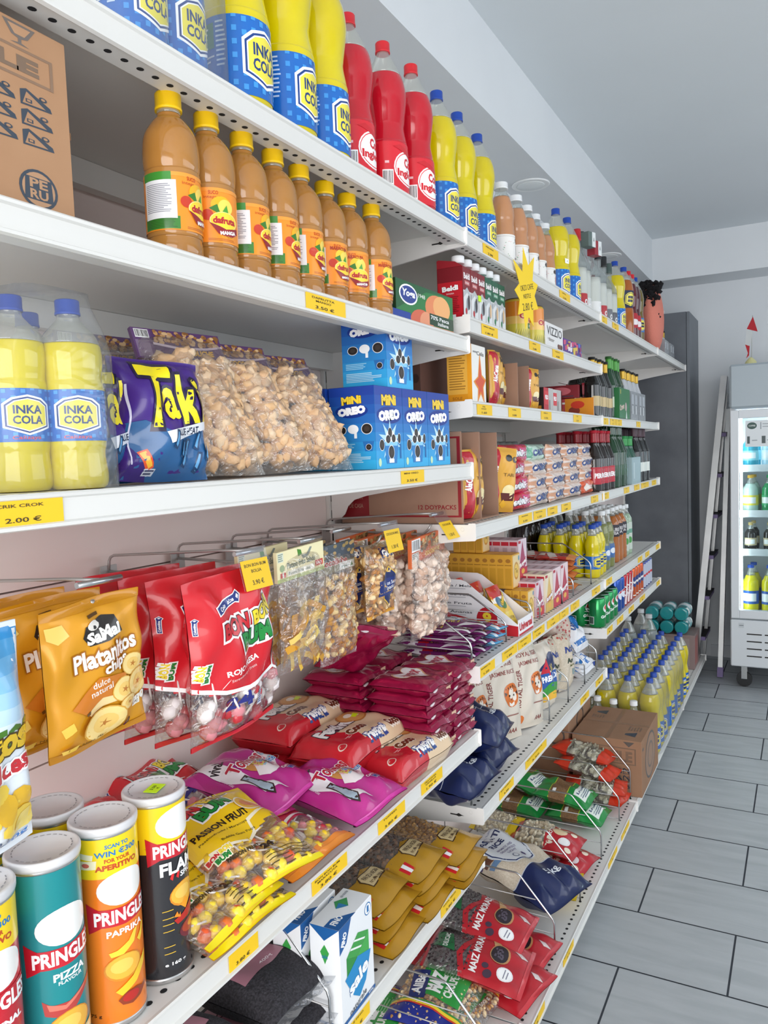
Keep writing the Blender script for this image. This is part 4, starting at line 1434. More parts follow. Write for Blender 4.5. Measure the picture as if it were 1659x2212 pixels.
def ribbons(w, h, n=34, v1=.52):
    def go(mb, surf, rnd):
        for i in range(n):
            u, v = rnd.uniform(.14, .86) * w, (.05 + (v1 - .05) * rnd.random()) * h
            side = rnd.choice((1, 1, -1))
            p = Vector(surf(u, v, -.006, side))
            L, wd = rnd.uniform(.03, .05), rnd.uniform(.010, .016)
            a = rnd.uniform(-1.3, 1.3)
            d = Vector((math.sin(a), rnd.uniform(-.15, .15), math.cos(a)))
            c = Vector((math.cos(a), rnd.uniform(-.3, .3), -math.sin(a)))
            cur = rnd.uniform(-.012, .012)
            vs = []
            K = 8
            for k in range(K + 1):
                t = k / K - .5
                q = p + d * L * t + Vector((0, cur * (t * t * 4 - .5), 0)) + c * rnd.uniform(-.001, .001)
                vs += [tuple(q - c * wd / 2), tuple(q + c * wd / 2)]
            mb.add(vs, [(2 * k, 2 * k + 1, 2 * k + 3, 2 * k + 2) for k in range(K)], rnd.choice(PLA), True)
    return go


def header(root, w, zt, hh, ops, c, th=.0035, name='header_card'):
    m = MB()
    m.box((-w / 2, -th, zt - hh), (w / 2, th, zt), mat('card_' + c, c, .45))
    decal(m, ops, w, hh, flat((-w / 2, -th, zt - hh), (1, 0, 0), (0, 0, 1)), inkf=ink2)
    m.build(name, root)


def platano():
    root = bag('plantain_bag', .132, .20, .05, CLEARBAG, [], seed=61, filling=('plantain_chips', ribbons(.132, .20)), wr=.14, seal=.03)
    header(root, .134, .212, .052, [R(0, 0, 1, .12, 'b8c47e'), R(.02, .66, .13, .96, 'dde4d2')] + lines(.025, .68, .125, .94, 4, '8a9a8a') + [E(.10, .45, .05, .12, '9fb08a', 10), P([(.42, .95), (.50, .90), (.52, .74), (.44, .70)], '4c8a2c'), P([(.5, .72), (.62, .72), (.70, .92), (.74, .90), (.66, .64), (.54, .58)], '8a938a'), T('Platano Frito Salado', .50, .50, .60, .20, '3d5a4a', .02, .02), R(.2, .14, .78, .32, 'f4f2e4'), T('Banana Fritta salata', .46, .23, .46, .10, '5a6a5a'), R(.8, .2, .97, .40, 'd23a28'), T('SNACK', .885, .30, .13, .1, 'ffffff'), R(.06, .14, .10, .30, 'd23a28'), R(.10, .14, .13, .30, 'f4f4f4'), R(.13, .14, .17, .30, 'd23a28')], 'efe6b8')
    return root


for i, (x, dy) in enumerate(((.438, 0), (.385, -.035))):
    place('platano', platano, (x, 1.118 + dy, 1.352 - .212), (.03, -.05, F90 - .04), ('clear bag of fried plantain strips with a cream header, front of its hook', 'clear bag of fried plantain strips behind the front one, left side showing')[i], 'snack bag', 'fried plantain bags on a hook')

MAIZ = [mat('toasted_corn', 'd8a860', .5, noise=('b87a34', 60, .3)), mat('toasted_corn_pale', 'e8cb92', .5), mat('toasted_corn_brown', 'b57838', .5)]


def maiz():
    root = bag('toasted_corn_bag', .125, .215, .05, CLEARBAG, [], seed=71, filling=('toasted_corn', fill_blobs(.125, .215, .05, 100, .0070, .0105, MAIZ, v1=.80)), wr=.12, seal=.03)
    header(root, .127, .232, .055, [R(0, .0, 1, .35, '8d8466'), R(0, .35, 1, 1, '4a5560')] + [E(random.Random(i).random(), random.Random(i + 50).uniform(.4, .95), .05, .07, ('a08a5a', '6a7078', 'b89a6a')[i % 3], 7) for i in range(26)] + [TO('Cocoliche', .42, .38, .72, .24, 'b8242c', 'f2e6dc', 0, .03, .08), R(.56, .03, .97, .30, 'f2f4f2'), T('artesano', .72, .14, .2, .08, '3a6a5a'), P([(.86, .08), (.90, .24), (.94, .10)], '3a8a5a')], '5a6058')
    return root


for i, (x, dy) in enumerate(((.400, 0), (.345, -.02))):
    place('maiz', maiz, (x, 1.292 + dy, 1.335 - .232), (.02, -.03, F90 - .05), ('clear bag of toasted corn with a blue grey header, right of the plantain', 'clear bag of toasted corn at the back of its hook')[i], 'snack bag', 'toasted corn bags on a hook')

NUT = [mat('peanut', 'd9b07a', .5), mat('peanut_dark', 'b98148', .5), mat('peanut_pale', 'ecd3a6', .5)]


def goya():
    w, h = .112, .155
    hexa = lambda k: [(.60 + .27 * k * math.sin(PI / 3 * i), .40 + .26 * k * math.cos(PI / 3 * i)) for i in range(6)]
    ops = [R(.42, .80, .90, .93, '1d2f6a'), T('GOYA', .66, .865, .40, .09, 'ffffff', .05, .06), P(hexa(1.08), 'd9b24a'), P(hexa(1.0), '1d2a5e'), R(.18, .31, .98, .52, '1d2f74'), T('Frutos Secos', .62, .455, .44, .05, 'e8ecf4', .05), T('Snacks', .62, .395, .28, .05, 'e8ecf4', .05), R(.2, .345, .96, .352, 'c9a24a'), R(0, 0, 1, .06, 'e0a030')]
    GC = film('amber_bag_film', 'f2dcae', clear=.82, milk=.10, bump=.4, bscale=45, rough=.14)
    return bag('peanut_bag', w, h, .045, GC, ops, seed=81, filling=('peanuts', fill_blobs(w, h, .045, 80, .006, .009, NUT, v1=.92, sq=(1, .8, 1.35))), wr=.14, seal=.06)


for i, (x, dy) in enumerate(((.43, 0), (.375, -.025))):
    place('goya', goya, (x, 1.408 + dy, 1.325 - .155), (.03, -.05, F90 - .03 - .12 * i), ('clear peanut bag with dark blue hexagon at the front of its hook', 'clear peanut bag with dark blue hexagon behind another')[i], 'nut bag', 'peanut bags on a hook')


def coco():
    root = bag('puffed_corn_bag', .19, .215, .07, CLEARBAG, [], seed=91, filling=('puffed_corn', fill_blobs(.19, .215, .07, 84, .0095, .0140, [mat('puffed_corn_pink', 'dfc0aa', .75, noise=('c09a84', 80, .25)), mat('puffed_corn_white', 'ead6c6', .75)], v1=.86, sq=(1, .85, 1.25))), wr=.12, seal=.03)
    ops = [R(0, 0, 1, .45, 'e4703a')] + [E(random.Random(i).uniform(.28, 1), random.Random(i + 70).uniform(.52, .95), .04, .09, ('b8925a', '8a6438', 'd8b47a', '6a5030')[i % 4], 7) for i in range(44)] + barcode(.02, .55, .26, .97, 4) + [R(.03, .05, .22, .5, 'ecebe8')] + lines(.04, .08, .21, .47, 7, '777370', .3) + [T('COCOLICHE', .62, .36, .44, .17, 'f6cf4a', .03, .06), T('maiz', .75, .2, .12, .07, 'f6d8b0'), T('80g', .45, .14, .08, .07, '9a3a18')]
    header(root, .192, .235, .065, ops, 'e0703c')
    return root


for i, (x, dy, rz) in enumerate(((.432, 0, .02), (.375, -.045, -.05), (.315, -.03, -.02), (.26, -.02, 0))):
    place('coco', coco, (x, 1.640 + dy, 1.318 - .235), (.03, -.04, F90 + rz), ('puffed corn bag with orange header at the front of the hook by the bracket', 'puffed corn bag with orange header second on the hook by the bracket', 'puffed corn bag with orange header third on the hook by the bracket', 'puffed corn bag with orange header last on the hook by the bracket')[i], 'snack bag', 'orange headed puffed corn bags on a hook')

# ================================================================ fourth shelf: crisp tubes, sweets, biscuits
ALU = mat('brushed_tin', 'c9c9c9', .3, metal=.9)
LID = mat('frosted_lid', 'd3d2d4', .3, coat=.2)


def tube_can(key, base, ops):
    def mk():
        r, h = .0378, .236
        root = thing('crisp_tube')
        b = MB()
        b.lathe([(r, .006), (r, h - .006)], base, 48, caps=False)
        w = 2 * PI * r
        decal(b, ops, w, h - .014, cyl(r, .007, w), su=.005, inkf=ink2)
        b.build('printed_tube', root)
        b = MB()
        b.lathe([(r * .97, 0), (r * 1.02, .001), (r * 1.02, .006), (r, .0075)], ALU, 48)
        b.build('bottom_rim', root)
        b = MB()
        b.lathe([(r, h - .0075), (r * 1.02, h - .006), (r * 1.02, h - .002), (r * .96, h - .001)], ALU, 48)
        b.build('top_rim', root)
        b = MB()
        b.lathe([(r * 1.035, h - .004), (r * 1.05, h - .001), (r * 1.05, h + .004), (r * 1.02, h + .0058), (r * .96, h + .006), (r * .94, h + .0045), (.0005, h + .0045)], LID, 48)
        lp = []
        for k in range(28):
            a = 2 * PI * k / 28
            if k % 7:
                lp.append(P([(.5 + .40 * math.cos(a), .5 + .40 * math.sin(a)), (.5 + .40 * math.cos(a + .15), .5 + .40 * math.sin(a + .15)), (.5 + .415 * math.cos(a + .15), .5 + .415 * math.sin(a + .15)), (.5 + .415 * math.cos(a), .5 + .415 * math.sin(a))], '8a8a8e'))
        decal(b, lp, r * 2, r * 2, flat((-r, -r, h + .0050), (1, 0, 0), (0, 1, 0)))
        b.build('lid', root)
        return root
    return mk


def banner(txt, y=.575, s=1.0):
    """red bow shaped banner with the white word"""
    x0, x1 = .345, .705
    return [E(.525, y + .135, .135, .092, 'f4f2ee', 26), P([(x0 - .012, y + .075), (x0 + .05, y + .038), (.52, y + .03), (x1 - .03, y + .045), (x1 + .02, y + .085), (x1 + .015, y - .045), (x1 - .03, y - .055), (.52, y - .066), (x0 + .06, y - .058), (x0 - .005, y - .09)], 'c3202f'), T(txt, (x0 + x1) / 2 + .003, y - .011, .315, .075, 'ffffff', .0, .035)]


def chip_pic(cx, cy, s=1.0):
    return [E(cx, cy, .085 * s, .062 * s, 'd88a22', 18), E(cx, cy + .004, .078 * s, .055 * s, 'f0b23c', 18), E(cx - .01, cy + .01, .05 * s, .032 * s, 'f6c75c', 14)]


SIDE = [R(.10, .25, .17, .9, '000000')]
YTOP = [R(0, .79, 1, 1, 'f4d21c'), T('SCAN TO', .50, .955, .12, .022, '2a7fb8', 0, .04), T('WIN €300', .50, .918, .22, .032, '2277b8', 0, .03), T('FOR YOUR', .50, .880, .13, .022, 'c04a1c', 0, .04), T('APERITIVO', .50, .845, .22, .030, 'c04a1c', 0, .05), P([(.30, .93), (.385, .92), (.38, .89), (.305, .90)], 'f6ecc8'), P([(.29, .885), (.40, .89), (.395, .845), (.295, .84)], 'f6ecc8'), E(.345, .865, .02, .012, 'd86a5a', 10)]


def small_print(c, x0=.24, x1=.31):
    return lines(x0, .45, x1, .78, 24, c, .3, 4, .5) + lines(x0, .25, x1, .42, 12, c, .4, 5, .5)


TEAL = mat('teal_tube', '12858a', .28, coat=.4)
TUBES = {
    'red': (mat('red_tube', 'c41f2e', .28, coat=.4), YTOP + banner('PRINGLES') + [T('ORIGINAL', .52, .46, .24, .032, 'ffffff', 0, .06)] + chip_pic(.55, .2, 1.1) + [P([(.44, .30), (.5, .36), (.62, .40), (.60, .35), (.5, .28)], 'f2cf4a')] + small_print('e79aa0')),
    'teal': (TEAL, banner('PRINGLES', .585) + [T('PIZZA', .535, .475, .16, .038, 'ffffff', 0, .035), T('FLAVOUR', .535, .442, .12, .018, 'ffffff', 0, .02), P([(.40, .375), (.44, .345), (.52, .335), (.60, .37), (.66, .40), (.665, .375), (.60, .33), (.55, .29), (.47, .275), (.41, .30)], 'b8403a'), P([(.42, .355), (.5, .325), (.62, .375), (.6, .355), (.5, .305), (.43, .32)], 'e07a66')] + chip_pic(.52, .215, 1.25) + [P([(.47, .10), (.56, .15), (.66, .17), (.655, .12), (.57, .07), (.48, .065)], 'e3bf7a'), P([(.49, .10), (.57, .14), (.64, .155), (.63, .125), (.56, .085)], 'f0dcae'), R(.43, 0, .68, .055, 'f0ece6'), R(.43, .0, .68, .012, 'c3202f')] + small_print('9fd0d2', .22, .29)),
    'orange': (mat('orange_tube', 'ee7d1c', .28, coat=.4), YTOP + banner('PRINGLES', .585) + [T('PAPRIKA', .525, .485, .20, .034, 'ffffff', 0, .03), P([(.44, .36), (.50, .36), (.56, .40), (.585, .47), (.56, .46), (.53, .42), (.47, .39), (.43, .385)], 'f6d13c'), P([(.58, .40), (.61, .43), (.625, .47), (.64, .46), (.62, .40), (.60, .375)], 'f6d13c')] + chip_pic(.50, .29, 1.15) + [P([(.45, .17), (.54, .22), (.60, .28), (.64, .31), (.625, .25), (.56, .18), (.48, .14)], 'f3c62c'), P([(.46, .12), (.48, .09), (.53, .075), (.58, .09), (.64, .14), (.60, .13), (.56, .15), (.50, .15)], '8e3a1c'), E(.525, .12, .045, .026, 'b8261c', 14), T('175 g', .345, .045, .07, .022, '3a1c08'), star(.30, .245, .025, .012, 8, 'f6d13c', .6), P([(.26, .66), (.29, .70), (.31, .64), (.28, .60)], 'f6b03c')] + small_print('f6b27a', .18, .24)),
    'black': (mat('black_tube', '26262a', .25, coat=.5), [R(0, .77, 1, 1, 'f2cf16'), P([(0, .77), (.25, .78), (.4, .76), (.5, .775), (.7, .76), (1, .78), (1, .74), (.7, .735), (.5, .745), (.3, .735), (0, .75)], 'f2cf16')] + banner('PRINGLES', .755) + [TO('FLAME', .54, .635, .28, .075, 'ffffff', '3a3a40', .0, .035, .06), T('SPICY', .58, .575, .13, .032, 'ffffff', 0, .03), P([(.45, .575), (.46, .60), (.475, .60), (.465, .56)], 'd8282c'), P([(.485, .575), (.495, .60), (.51, .60), (.50, .56)], 'd8282c')] + chip_pic(.54, .46, 1.15) + [P([(.48, .42), (.54, .36), (.60, .42), (.56, .41), (.54, .43), (.51, .40)], 'f6a21c'), P([(.46, .325), (.52, .345), (.62, .40), (.66, .41), (.64, .37), (.56, .31), (.48, .295)], 'b8241c'), P([(.46, .345), (.48, .37), (.49, .345), (.5, .36), (.5, .33)], 'f28a1c'), E(.58, .24, .09, .055, '6a2230', 16), E(.58, .25, .075, .038, 'a8442c', 14), E(.59, .255, .04, .02, 'd8842c', 10)] + [R(.40, y, .46, y + .004, 'f0c23a') for y in (.39, .345, .31, .27, .18, .14)] + [T('e 160 g', .46, .075, .12, .026, 'f2f2f2', 0, .03), R(.245, .25, .30, .82, '1a1a1c')] + small_print('b8b8b8', .25, .295)),
}
for i, (k, x, y, rz, lab) in enumerate((('red', .478, .462, -.30, 'red and yellow crisp tube at the left edge, nearest the viewer'), ('teal', .475, .546, -.30, 'teal crisp tube between the red and the orange one'), ('orange', .475, .630, -.34, 'orange crisp tube with yellow top, front row beside the black one'), ('black', .473, .715, -.10, 'black crisp tube with yellow top and green sticker on its lid'), ('orange', .392, .622, -.3, 'crisp tube with yellow top behind the orange front tube'), ('red', .392, .528, -.3, 'crisp tube behind the teal one, mostly hidden by hanging bags'))):
    place('tube_' + k, tube_can(k, *TUBES[k]), (x, y, A4 + .001), F90 + rz, lab, 'crisp tube', 'crisp tubes on the fourth shelf')
st = MB()
st.box((-.013, -.009, 0), (.013, .009, .0006), mat('lime_sticker', 'c8f21c', .5))
decal(st, [T('3.50', .5, .6, .5, .25, '4a5a10'), T('€', .5, .25, .15, .2, '4a5a10')], .026, .018, flat((-.013, -.009, .0006), (1, 0, 0), (0, 1, 0)))
st = st.build('price_sticker')
st.location = (.478, .712, A4 + .2432 - .0002)
st.rotation_euler = (0, 0, F90 + .3)
tag(st, 'lime green price sticker on the lid of the black crisp tube', 'sticker')

YFOIL = mat('yellow_sweet_wrapper', 'f0c71c', .28, coat=.3)
PAS = [mat('passion_lemon', 'f4d84a', .3, coat=.3), mat('passion_yellow', 'f0c828', .3, coat=.3), mat('passion_yellow', 'f0c828', .3, coat=.3), mat('passion_orange', 'e0702c', .3, coat=.3), mat('passion_red', 'd8582c', .3), mat('passion_gold', 'f3d53c', .3, coat=.3)]


def passion():
    w, h = .205, .255
    ops = [P([(0, .42), (.2, .36), (.5, .34), (.62, .40), (.66, .52), (.95, .60), (1, .72), (1, 1), (0, 1)], 'f3c91e'), P([(0, .42), (.2, .36), (.5, .34), (.62, .40), (.66, .52), (.95, .60), (1, .72), (1, .745), (.94, .625), (.64, .545), (.60, .425), (.5, .365), (.2, .385), (0, .445)], 'fbf3d8')]
    ops += bonbon_logo(.42, .84, 1.0) + [TO('PASSION FRUIT', .40, .60, .66, .065, '2a2210', 'f3c91e', .06, .04, .07), T('Passionfrucht / Maracuya', .36, .52, .56, .026, '5a4a18', .06), T('Bubble Gum Pops', .45, .44, .40, .03, '5a4a18', .06)]
    ops += [E(.82, .70, .15, .10, 'fbf3d8', 18), E(.82, .70, .135, .085, 'edb84a', 18), E(.80, .70, .07, .045, 'e08a4a', 14), R(0, 0, 1, .045, 'f2e018')]
    ops += [TO('BON', .10, .36, .12, .045, 'c8242e', 'fbf3d8', 0, .06, .2), TO('BON', .22, .36, .12, .045, 'f3d935', 'fbf3d8', 0, .06, .2), TO('BUM', .16, .315, .14, .045, '1f8a3c', 'fbf3d8', 0, .06, .2), T('PASSION FRUIT', .33, .27, .34, .032, '3a2c10', -.02, .05), T('24', .55, .23, .14, .06, '2a1c14', .1, .08)]
    for i in range(9):
        ops += [R(.45 + .05 * (i % 2), .05 + i * .014, .95, .056 + i * .014, '4a3c14')] if i % 2 == 0 else []
    return bag('lollipop_bag', w, h, .055, YFOIL, ops, seed=101, matfn=lambda u, v: YFOIL if v > .40 + .3 * max(0, u - .6) or v < .04 else CLEARBAG, filling=('lollipops', lolly_fill(w, h, PAS, v0=.05, v1=.42, n=34, sticks=12)), wr=.16, seal=.05, bend=.0)


FLAT = -PI / 2
for i, (x, y, z, ry, tilt, lab) in enumerate(((.425, .865, .898, .06, .34, 'topmost yellow passion fruit lollipop bag, spread over the others'), (.425, .79, .886, .02, .16, 'middle yellow lollipop bag of the stack beside the black tube'), (.43, .80, .8685, -.02, .02, 'lowest yellow lollipop bag of the stack, lying on the shelf'))):
    cx = x + .122
    o = place('passion', passion, (cx, y + .015, z), (FLAT + tilt * .75, 0, F90 + (-.22, .05, -.05)[i]), lab, 'lollipop bag', 'yellow lollipop bags on the fourth shelf', scale=.84)


def tropic():
    w, h = .20, .255
    PK = mat('pink_red_wrapper', 'c8304a', .28, coat=.3)
    ops = [P([(0, 1), (.4, 1), (.3, .5), (0, .4)], 'c8242e'), P([(.4, .95), (.75, .9), (.6, .55), (.35, .6)], '2f7a3a')] + bonbon_logo(.42, .84, .9) + [P([(.55, .75), (.7, .85), (.95, .75), (1, .55), (.7, .5)], 'c83a7a'), E(.70, .58, .16, .07, 'd88a5a', 16), E(.70, .58, .12, .05, 'e8b08a', 16), R(0, 0, 1, .05, 'e0862a'), P([(0, .42), (.3, .38), (.6, .46), (1, .5), (1, .47), (.6, .43), (.3, .35), (0, .39)], 'f2e6e2')]
    return bag('lollipop_bag', w, h, .05, PK, ops, seed=111, matfn=lambda u, v: PK if v > .40 else (mat('orange_edge', 'e0822a', .3, coat=.2) if v < .09 else CLEARBAG), filling=('lollipops', lolly_fill(w, h, LOL + PAS[:2], v0=.08, v1=.42, n=30)), wr=.16, seal=.05)


place('tropic', tropic, (.548, .995, .876), (FLAT + .10, 0, F90 - .06), 'pink and green lollipop bag with an orange edge hanging over the rail', 'lollipop bag', None, scale=.84)
for i, (x, y, z, rz, t) in enumerate(((.39, .88, .885, .25, .22), (.33, .99, .90, -.1, .12))):
    place('redlolly', redlolly, (x, y, z), (FLAT + t, 0, F90 + rz), ('red lollipop bag lying behind the black tube', 'red lollipop bag lying at the back between the tube and the magenta toffees')[i], 'lollipop bag', 'red lollipop bags lying on the shelf', scale=.95)

MAG = mat('magenta_wrapper', 'b82d86', .25, coat=.3)
TOF = [mat('toffee_pink', 'e3a2ae', .4), mat('toffee_blue', '9cc3d2', .4), mat('toffee_cream', 'e6d29a', .4), mat('toffee_white', 'ece6de', .4)]


def toffee():
    w, h = .20, .255
    ops = [P([(0, .70), (.12, 1), (0, 1)], 'c23a92'), P([(.16, 1), (.36, 1), (.30, .62), (.34, .30), (.50, .12), (.2, .2), (.10, .55)], 'f3eef2'), 
           P([(.18, .46), (.30, .48), (.36, .34), (.34, .20), (.26, .12), (.18, .25)], '3a2a2a'), P([(.20, .45), (.285, .46), (.34, .33), (.32, .2), (.26, .15), (.20, .26)], 'a8bccb'), P([(.36, .55), (.48, .60), (.56, .52), (.44, .42)], 'c98a4a'), P([(.4, .38), (.46, .30), (.56, .29), (.66, .31), (.93, .50), (.98, .70), (.92, .76), (.70, .58), (.52, .52)], 'ece2e4')]
    rnd = random.Random(17)
    for i in range(26):
        x, y = rnd.uniform(.48, .92), rnd.uniform(.33, .62)
        if y > .30 + (x - .5) * .35 and y < .52 + (x - .5) * .45:
            c = rnd.choice(('e3a2ae', '9cc3d2', 'e6d29a', 'e8b8c0', 'd8c06a'))
            ops += [P([(x, y), (x + .07, y + .02), (x + .06, y + .07), (x - .01, y + .05)], c), E(x + .03, y + .035, .016, .014, 'c8566a', 8)]
    ops += [T('viva!', .24, .76, .22, .11, '2a2228', .4, .03), TO('Toffees', .50, .60, .56, .13, 'b8243c', 'f3eef2', .06, .03, .09), TO('assortite', .72, .49, .36, .065, '2a7ab8', 'f3eef2', .06, .02, .07), R(.0, .0, 1, .035, 'd23aa0'), T('Caramelle', .80, .30, .28, .04, 'f3eef2', .18, .03), TO('MORBIDE', .84, .245, .28, .055, '2a4a9a', 'f3eef2', .18, .05, .1), T('senza coloranti', .1, .55, .2, .03, 'f0c8e2', 1.4)]
    return bag('toffee_bag', w, h, .065, MAG, ops, seed=121, wr=.14, seal=.05)


for i, (x, y, z, rz, t) in enumerate(((.553, 1.178, .880, -.06, .14), (.435, 1.09, .912, .06, .16))):
    place('toffee', toffee, (x, y, z), (FLAT + t, 0, F90 + rz), ('magenta toffee bag at the front of the shelf beside the coconut biscuits', 'magenta toffee bag lying further back on the heap')[i], 'sweet bag', 'magenta toffee bags on the fourth shelf', scale=(.86, .86, .79))


# biscuit packs
def brick(mb, w, d, h, m, rnd, bulge=.006, n=8, ribs=0):
    """soft wrapped block with slightly rounded sides"""
    vs = []
    L = 5
    for k in range(L + 1):
        t = k / L
        s = 1 - .10 * (abs(2 * t - 1) ** 4)
        for i in range(4 * n):
            q = i / (4 * n) * 2 * PI
            c, s_ = math.cos(q), math.sin(q)
            e = 5.0
            r = (abs(c) ** e + abs(s_) ** e) ** (-1 / e)
            j = 1 + (rnd.uniform(-.012, .012))
            vs.append((w / 2 * r * c * j * (s + .10 * (1 - s)), d / 2 * r * s_ * j * s, h * t))
    N = 4 * n
    fs = []
    for k in range(L):
        for i in range(N):
            fs.append((k * N + i, k * N + (i + 1) % N, (k + 1) * N + (i + 1) % N, (k + 1) * N + i))
    fs.append(tuple(range(N))[::-1])
    fs.append(tuple(L * N + i for i in range(N)))
    mb.add(vs, fs, m, True)


def festival():
    w, d, h = .235, .145, .064
    root = thing('biscuit_pack')
    m = MB()
    bm = mat('cream_biscuit_wrapper', 'e3c6a2', .28, coat=.3)
    rm = mat('red_biscuit_wrapper', 'c2202c', .25, coat=.35)
    surf = pillow(w, d, h, 131, seal=.02, pinch=.01, wr=.05, ph=10, pb=11)
    lay = lambda u, v, off=0, side=1: (lambda p: (p[0], p[2] - d / 2, h / 2 - p[1]))(surf(u, v, off, side))
    bag_mesh(m, w, d, h, lay, lambda u, v: rm if u < .28 or (v < .10 and u < .5) else bm, nu=30, nv=20)
    ops = [P([(0, 0), (.30, 0), (.40, .30), (.28, .62), (.30, 1), (0, 1)], 'c2202c'), E(.08, .22, .045, .06, 'e8d6c8', 16), E(.08, .22, .036, .048, 'c2202c', 14), TO('Festival', .40, .66, .48, .24, 'f4f2f0', '2a2a34', .0, .06, .12), TO('Coco', .46, .36, .26, .17, '6a3a20', 'f4ead8', .0, .07, .14), E(.74, .70, .17, .22, 'b9783c', 20), E(.74, .70, .15, .19, 'd29a58', 20), E(.70, .72, .05, .06, 'f2e6d4', 10), E(.78, .66, .04, .05, 'f2e6d4', 10), P([(.70, .66), (.80, .72), (.82, .64), (.72, .60)], 'd9ee1c'),
           P([(.90, .88), (1.0, .98), (.96, .82), (1, .74), (.92, .78)], '3f8a3a'), E(.94, .66, .03, .05, '5a3420', 12), TO('Festival', .52, .10, .30, .13, 'f4f2f0', '2a4a8a', .0, .05, .14), TO('Coco', .84, .12, .2, .14, '6a3a20', 'f8eede', .0, .06, .16), R(.24, .08, .33, .24, 'c2202c')] + lines(.22, .28, .32, .40, 4, 'e8b0b0', .2)
    decal(m, ops, w, d, lambda u, v, off: lay(u, v, off + .0004, 1), su=.012, sv=.012, inkf=ink2)
    m.build('wrapper', root)
    s = MB()
    for sx in (-1, 1):
        s.add([(sx * w / 2 * .98, -d * .46, h / 2 - .001), (sx * w / 2 * .98, d * .46, h / 2 - .001), (sx * (w / 2 + .013), d * .48, h / 2 + .002), (sx * (w / 2 + .013), -d * .48, h / 2 + .002)], [(0, 1, 2, 3)], rm if sx < 0 else bm)
    s.build('end_seal', root)
    return root


for i, (x, y, z, rz, ry) in enumerate(((.465, 1.405, .847, -.03, 0), (.385, 1.345, .885, .02, 0), (.24, 1.345, .905, .04, 0), (.375, 1.335, .8465, 0, 0), (.235, 1.33, .8465, 0, 0))):
    place('festival', festival, (x, y, z), (.0, ry, F90 + rz), ('coconut biscuit pack nearest the rail, cream and red', 'coconut biscuit pack on top of another, in front of the wafer stack', 'coconut biscuit pack on top at the back left of the wafer stack', 'coconut biscuit pack underneath the middle upper one', 'coconut biscuit pack underneath the rear upper one')[i], 'biscuit pack', 'coconut biscuit packs on the fourth shelf')

WINE = mat('wine_red_foil', 'a01747', .2, metal=.45, coat=.3)


def amor():
    w, d, h = .128, .155, .031
    root = thing('wafer_pack')
    m = MB()
    surf = pillow(w, d, h, 141, seal=.05, pinch=.01, wr=.11, ph=10, pb=10, crease=1.8)
    lay = lambda u, v, off=0, side=1: (lambda p: (p[0], p[2] - d / 2, h / 2 - p[1]))(surf(u, v, off, side))
    bag_mesh(m, w, d, h, lay, lambda u, v: WINE, nu=24, nv=24)
    heart = [(.5 + .36 * (math.sin(t) ** 3), .52 + .31 * (.8125 * math.cos(t) - .3125 * math.cos(2 * t) - .125 * math.cos(3 * t) - .0625 * math.cos(4 * t))) for t in [2 * PI * i / 26 for i in range(26)]]
    heart2 = [(.5 + (x - .5) * .9, .52 + (y - .52) * .9) for x, y in heart]
    ops = [P(heart, 'd8a27a'), P(heart2, 'f1eaec'), T('Amor', .5, .53, .50, .22, 'b01c3c', .1, .05), T('wafer', .5, .90, .2, .05, 'e8c8cc'), P([(.88, .1), (1, .12), (1, .5), (.9, .45)], 'd8ac8a'), P([(.05, .9), (.1, .97), (.2, .92)], 'e8c8b0')]
    decal(m, ops, w, d, lambda u, v, off: lay(u, v, off + .0004, 1), su=.01, sv=.01, inkf=ink2)
    # front edge lettering
    m.build('wrapper', root)
    s = MB()
    fr = [P([(.02, .0), (.98, .0), (.98, 1), (.02, 1)], '8a163a'), E(.25, .5, .12, .42, 'e9dfe2', 14), T('Amor', .25, .5, .17, .4, 'b01c3c', 0, .06), T('VAINILLA', .62, .5, .28, .4, 'e6ccd2', 0, .05), R(.82, .1, 1, .95, 'dcbb9c')]
    decal(s, fr, w, h * .8, flat((-w / 2, -d / 2 + .008, h * .1), (1, 0, 0), (0, 0, 1)), inkf=ink2)
    s.build('printed_side', root)
    return root


k = 0
POSW = ('bottom', 'second', 'third', 'fourth', 'fifth', 'top')
for col, (x, y) in enumerate(((.445, 1.515), (.445, 1.385 + .255), (.285, 1.50), (.285, 1.635))):
    for lv in range(6):
        r_ = random.Random(col * 10 + lv)
        if col < 4:
            place('amor', amor, (x + r_.uniform(-.006, .006), y + r_.uniform(-.003, .003), A4 + .001 + lv * .0285), (0, 0, F90 + r_.uniform(-.03, .03)), f'{POSW[lv]} wine red wafer pack in the {("front left", "front right", "rear left", "rear right")[col]} column of the wafer stack', 'wafer pack', 'wine red wafer packs')
place('amor', amor, (.36, 1.435, A4 + .1755 + .055), (-.75, .25, F90 - .35), 'single wafer pack leaning upright on top of the wafer stack', 'wafer pack', 'wine red wafer packs')


# ================================================================ fifth shelf: seeds, salt, dried potato
def divider(x0, x1, y, z, label, hgt=.17, drop=.10):
    root = thing('wire_divider', label, 'shelf divider', (0, y, z))
    m = MB()
    m.tube([(x1, 0, .001), (x1, 0, hgt - drop - .012), (x1 - .004, 0, hgt - drop), (x1 - .012, 0, hgt - drop + .009), (x1 - .095, 0, hgt - .005), (x1 - .106, 0, hgt), (x1 - .12, 0, hgt), (x0, 0, hgt), (x0, 0, .001)], .0026, STEEL)
    m.build('frame_wire', root)
    m = MB()
    for q in range(4):
        zz = .008 + (hgt - .03) * q / 4
        xe = x1 if zz < hgt - drop else x1 - (zz - hgt + drop) * 1.0 - .006
        m.tube([(x0, 0, zz), (xe, 0, zz)], .0016, STEEL2, 6)
    m.build('cross_wires', root)
    return root


SEED = mat('black_seeds', '37343a', .75, noise=('1e1c20', 260, .12), bump=.4, bscale=320)


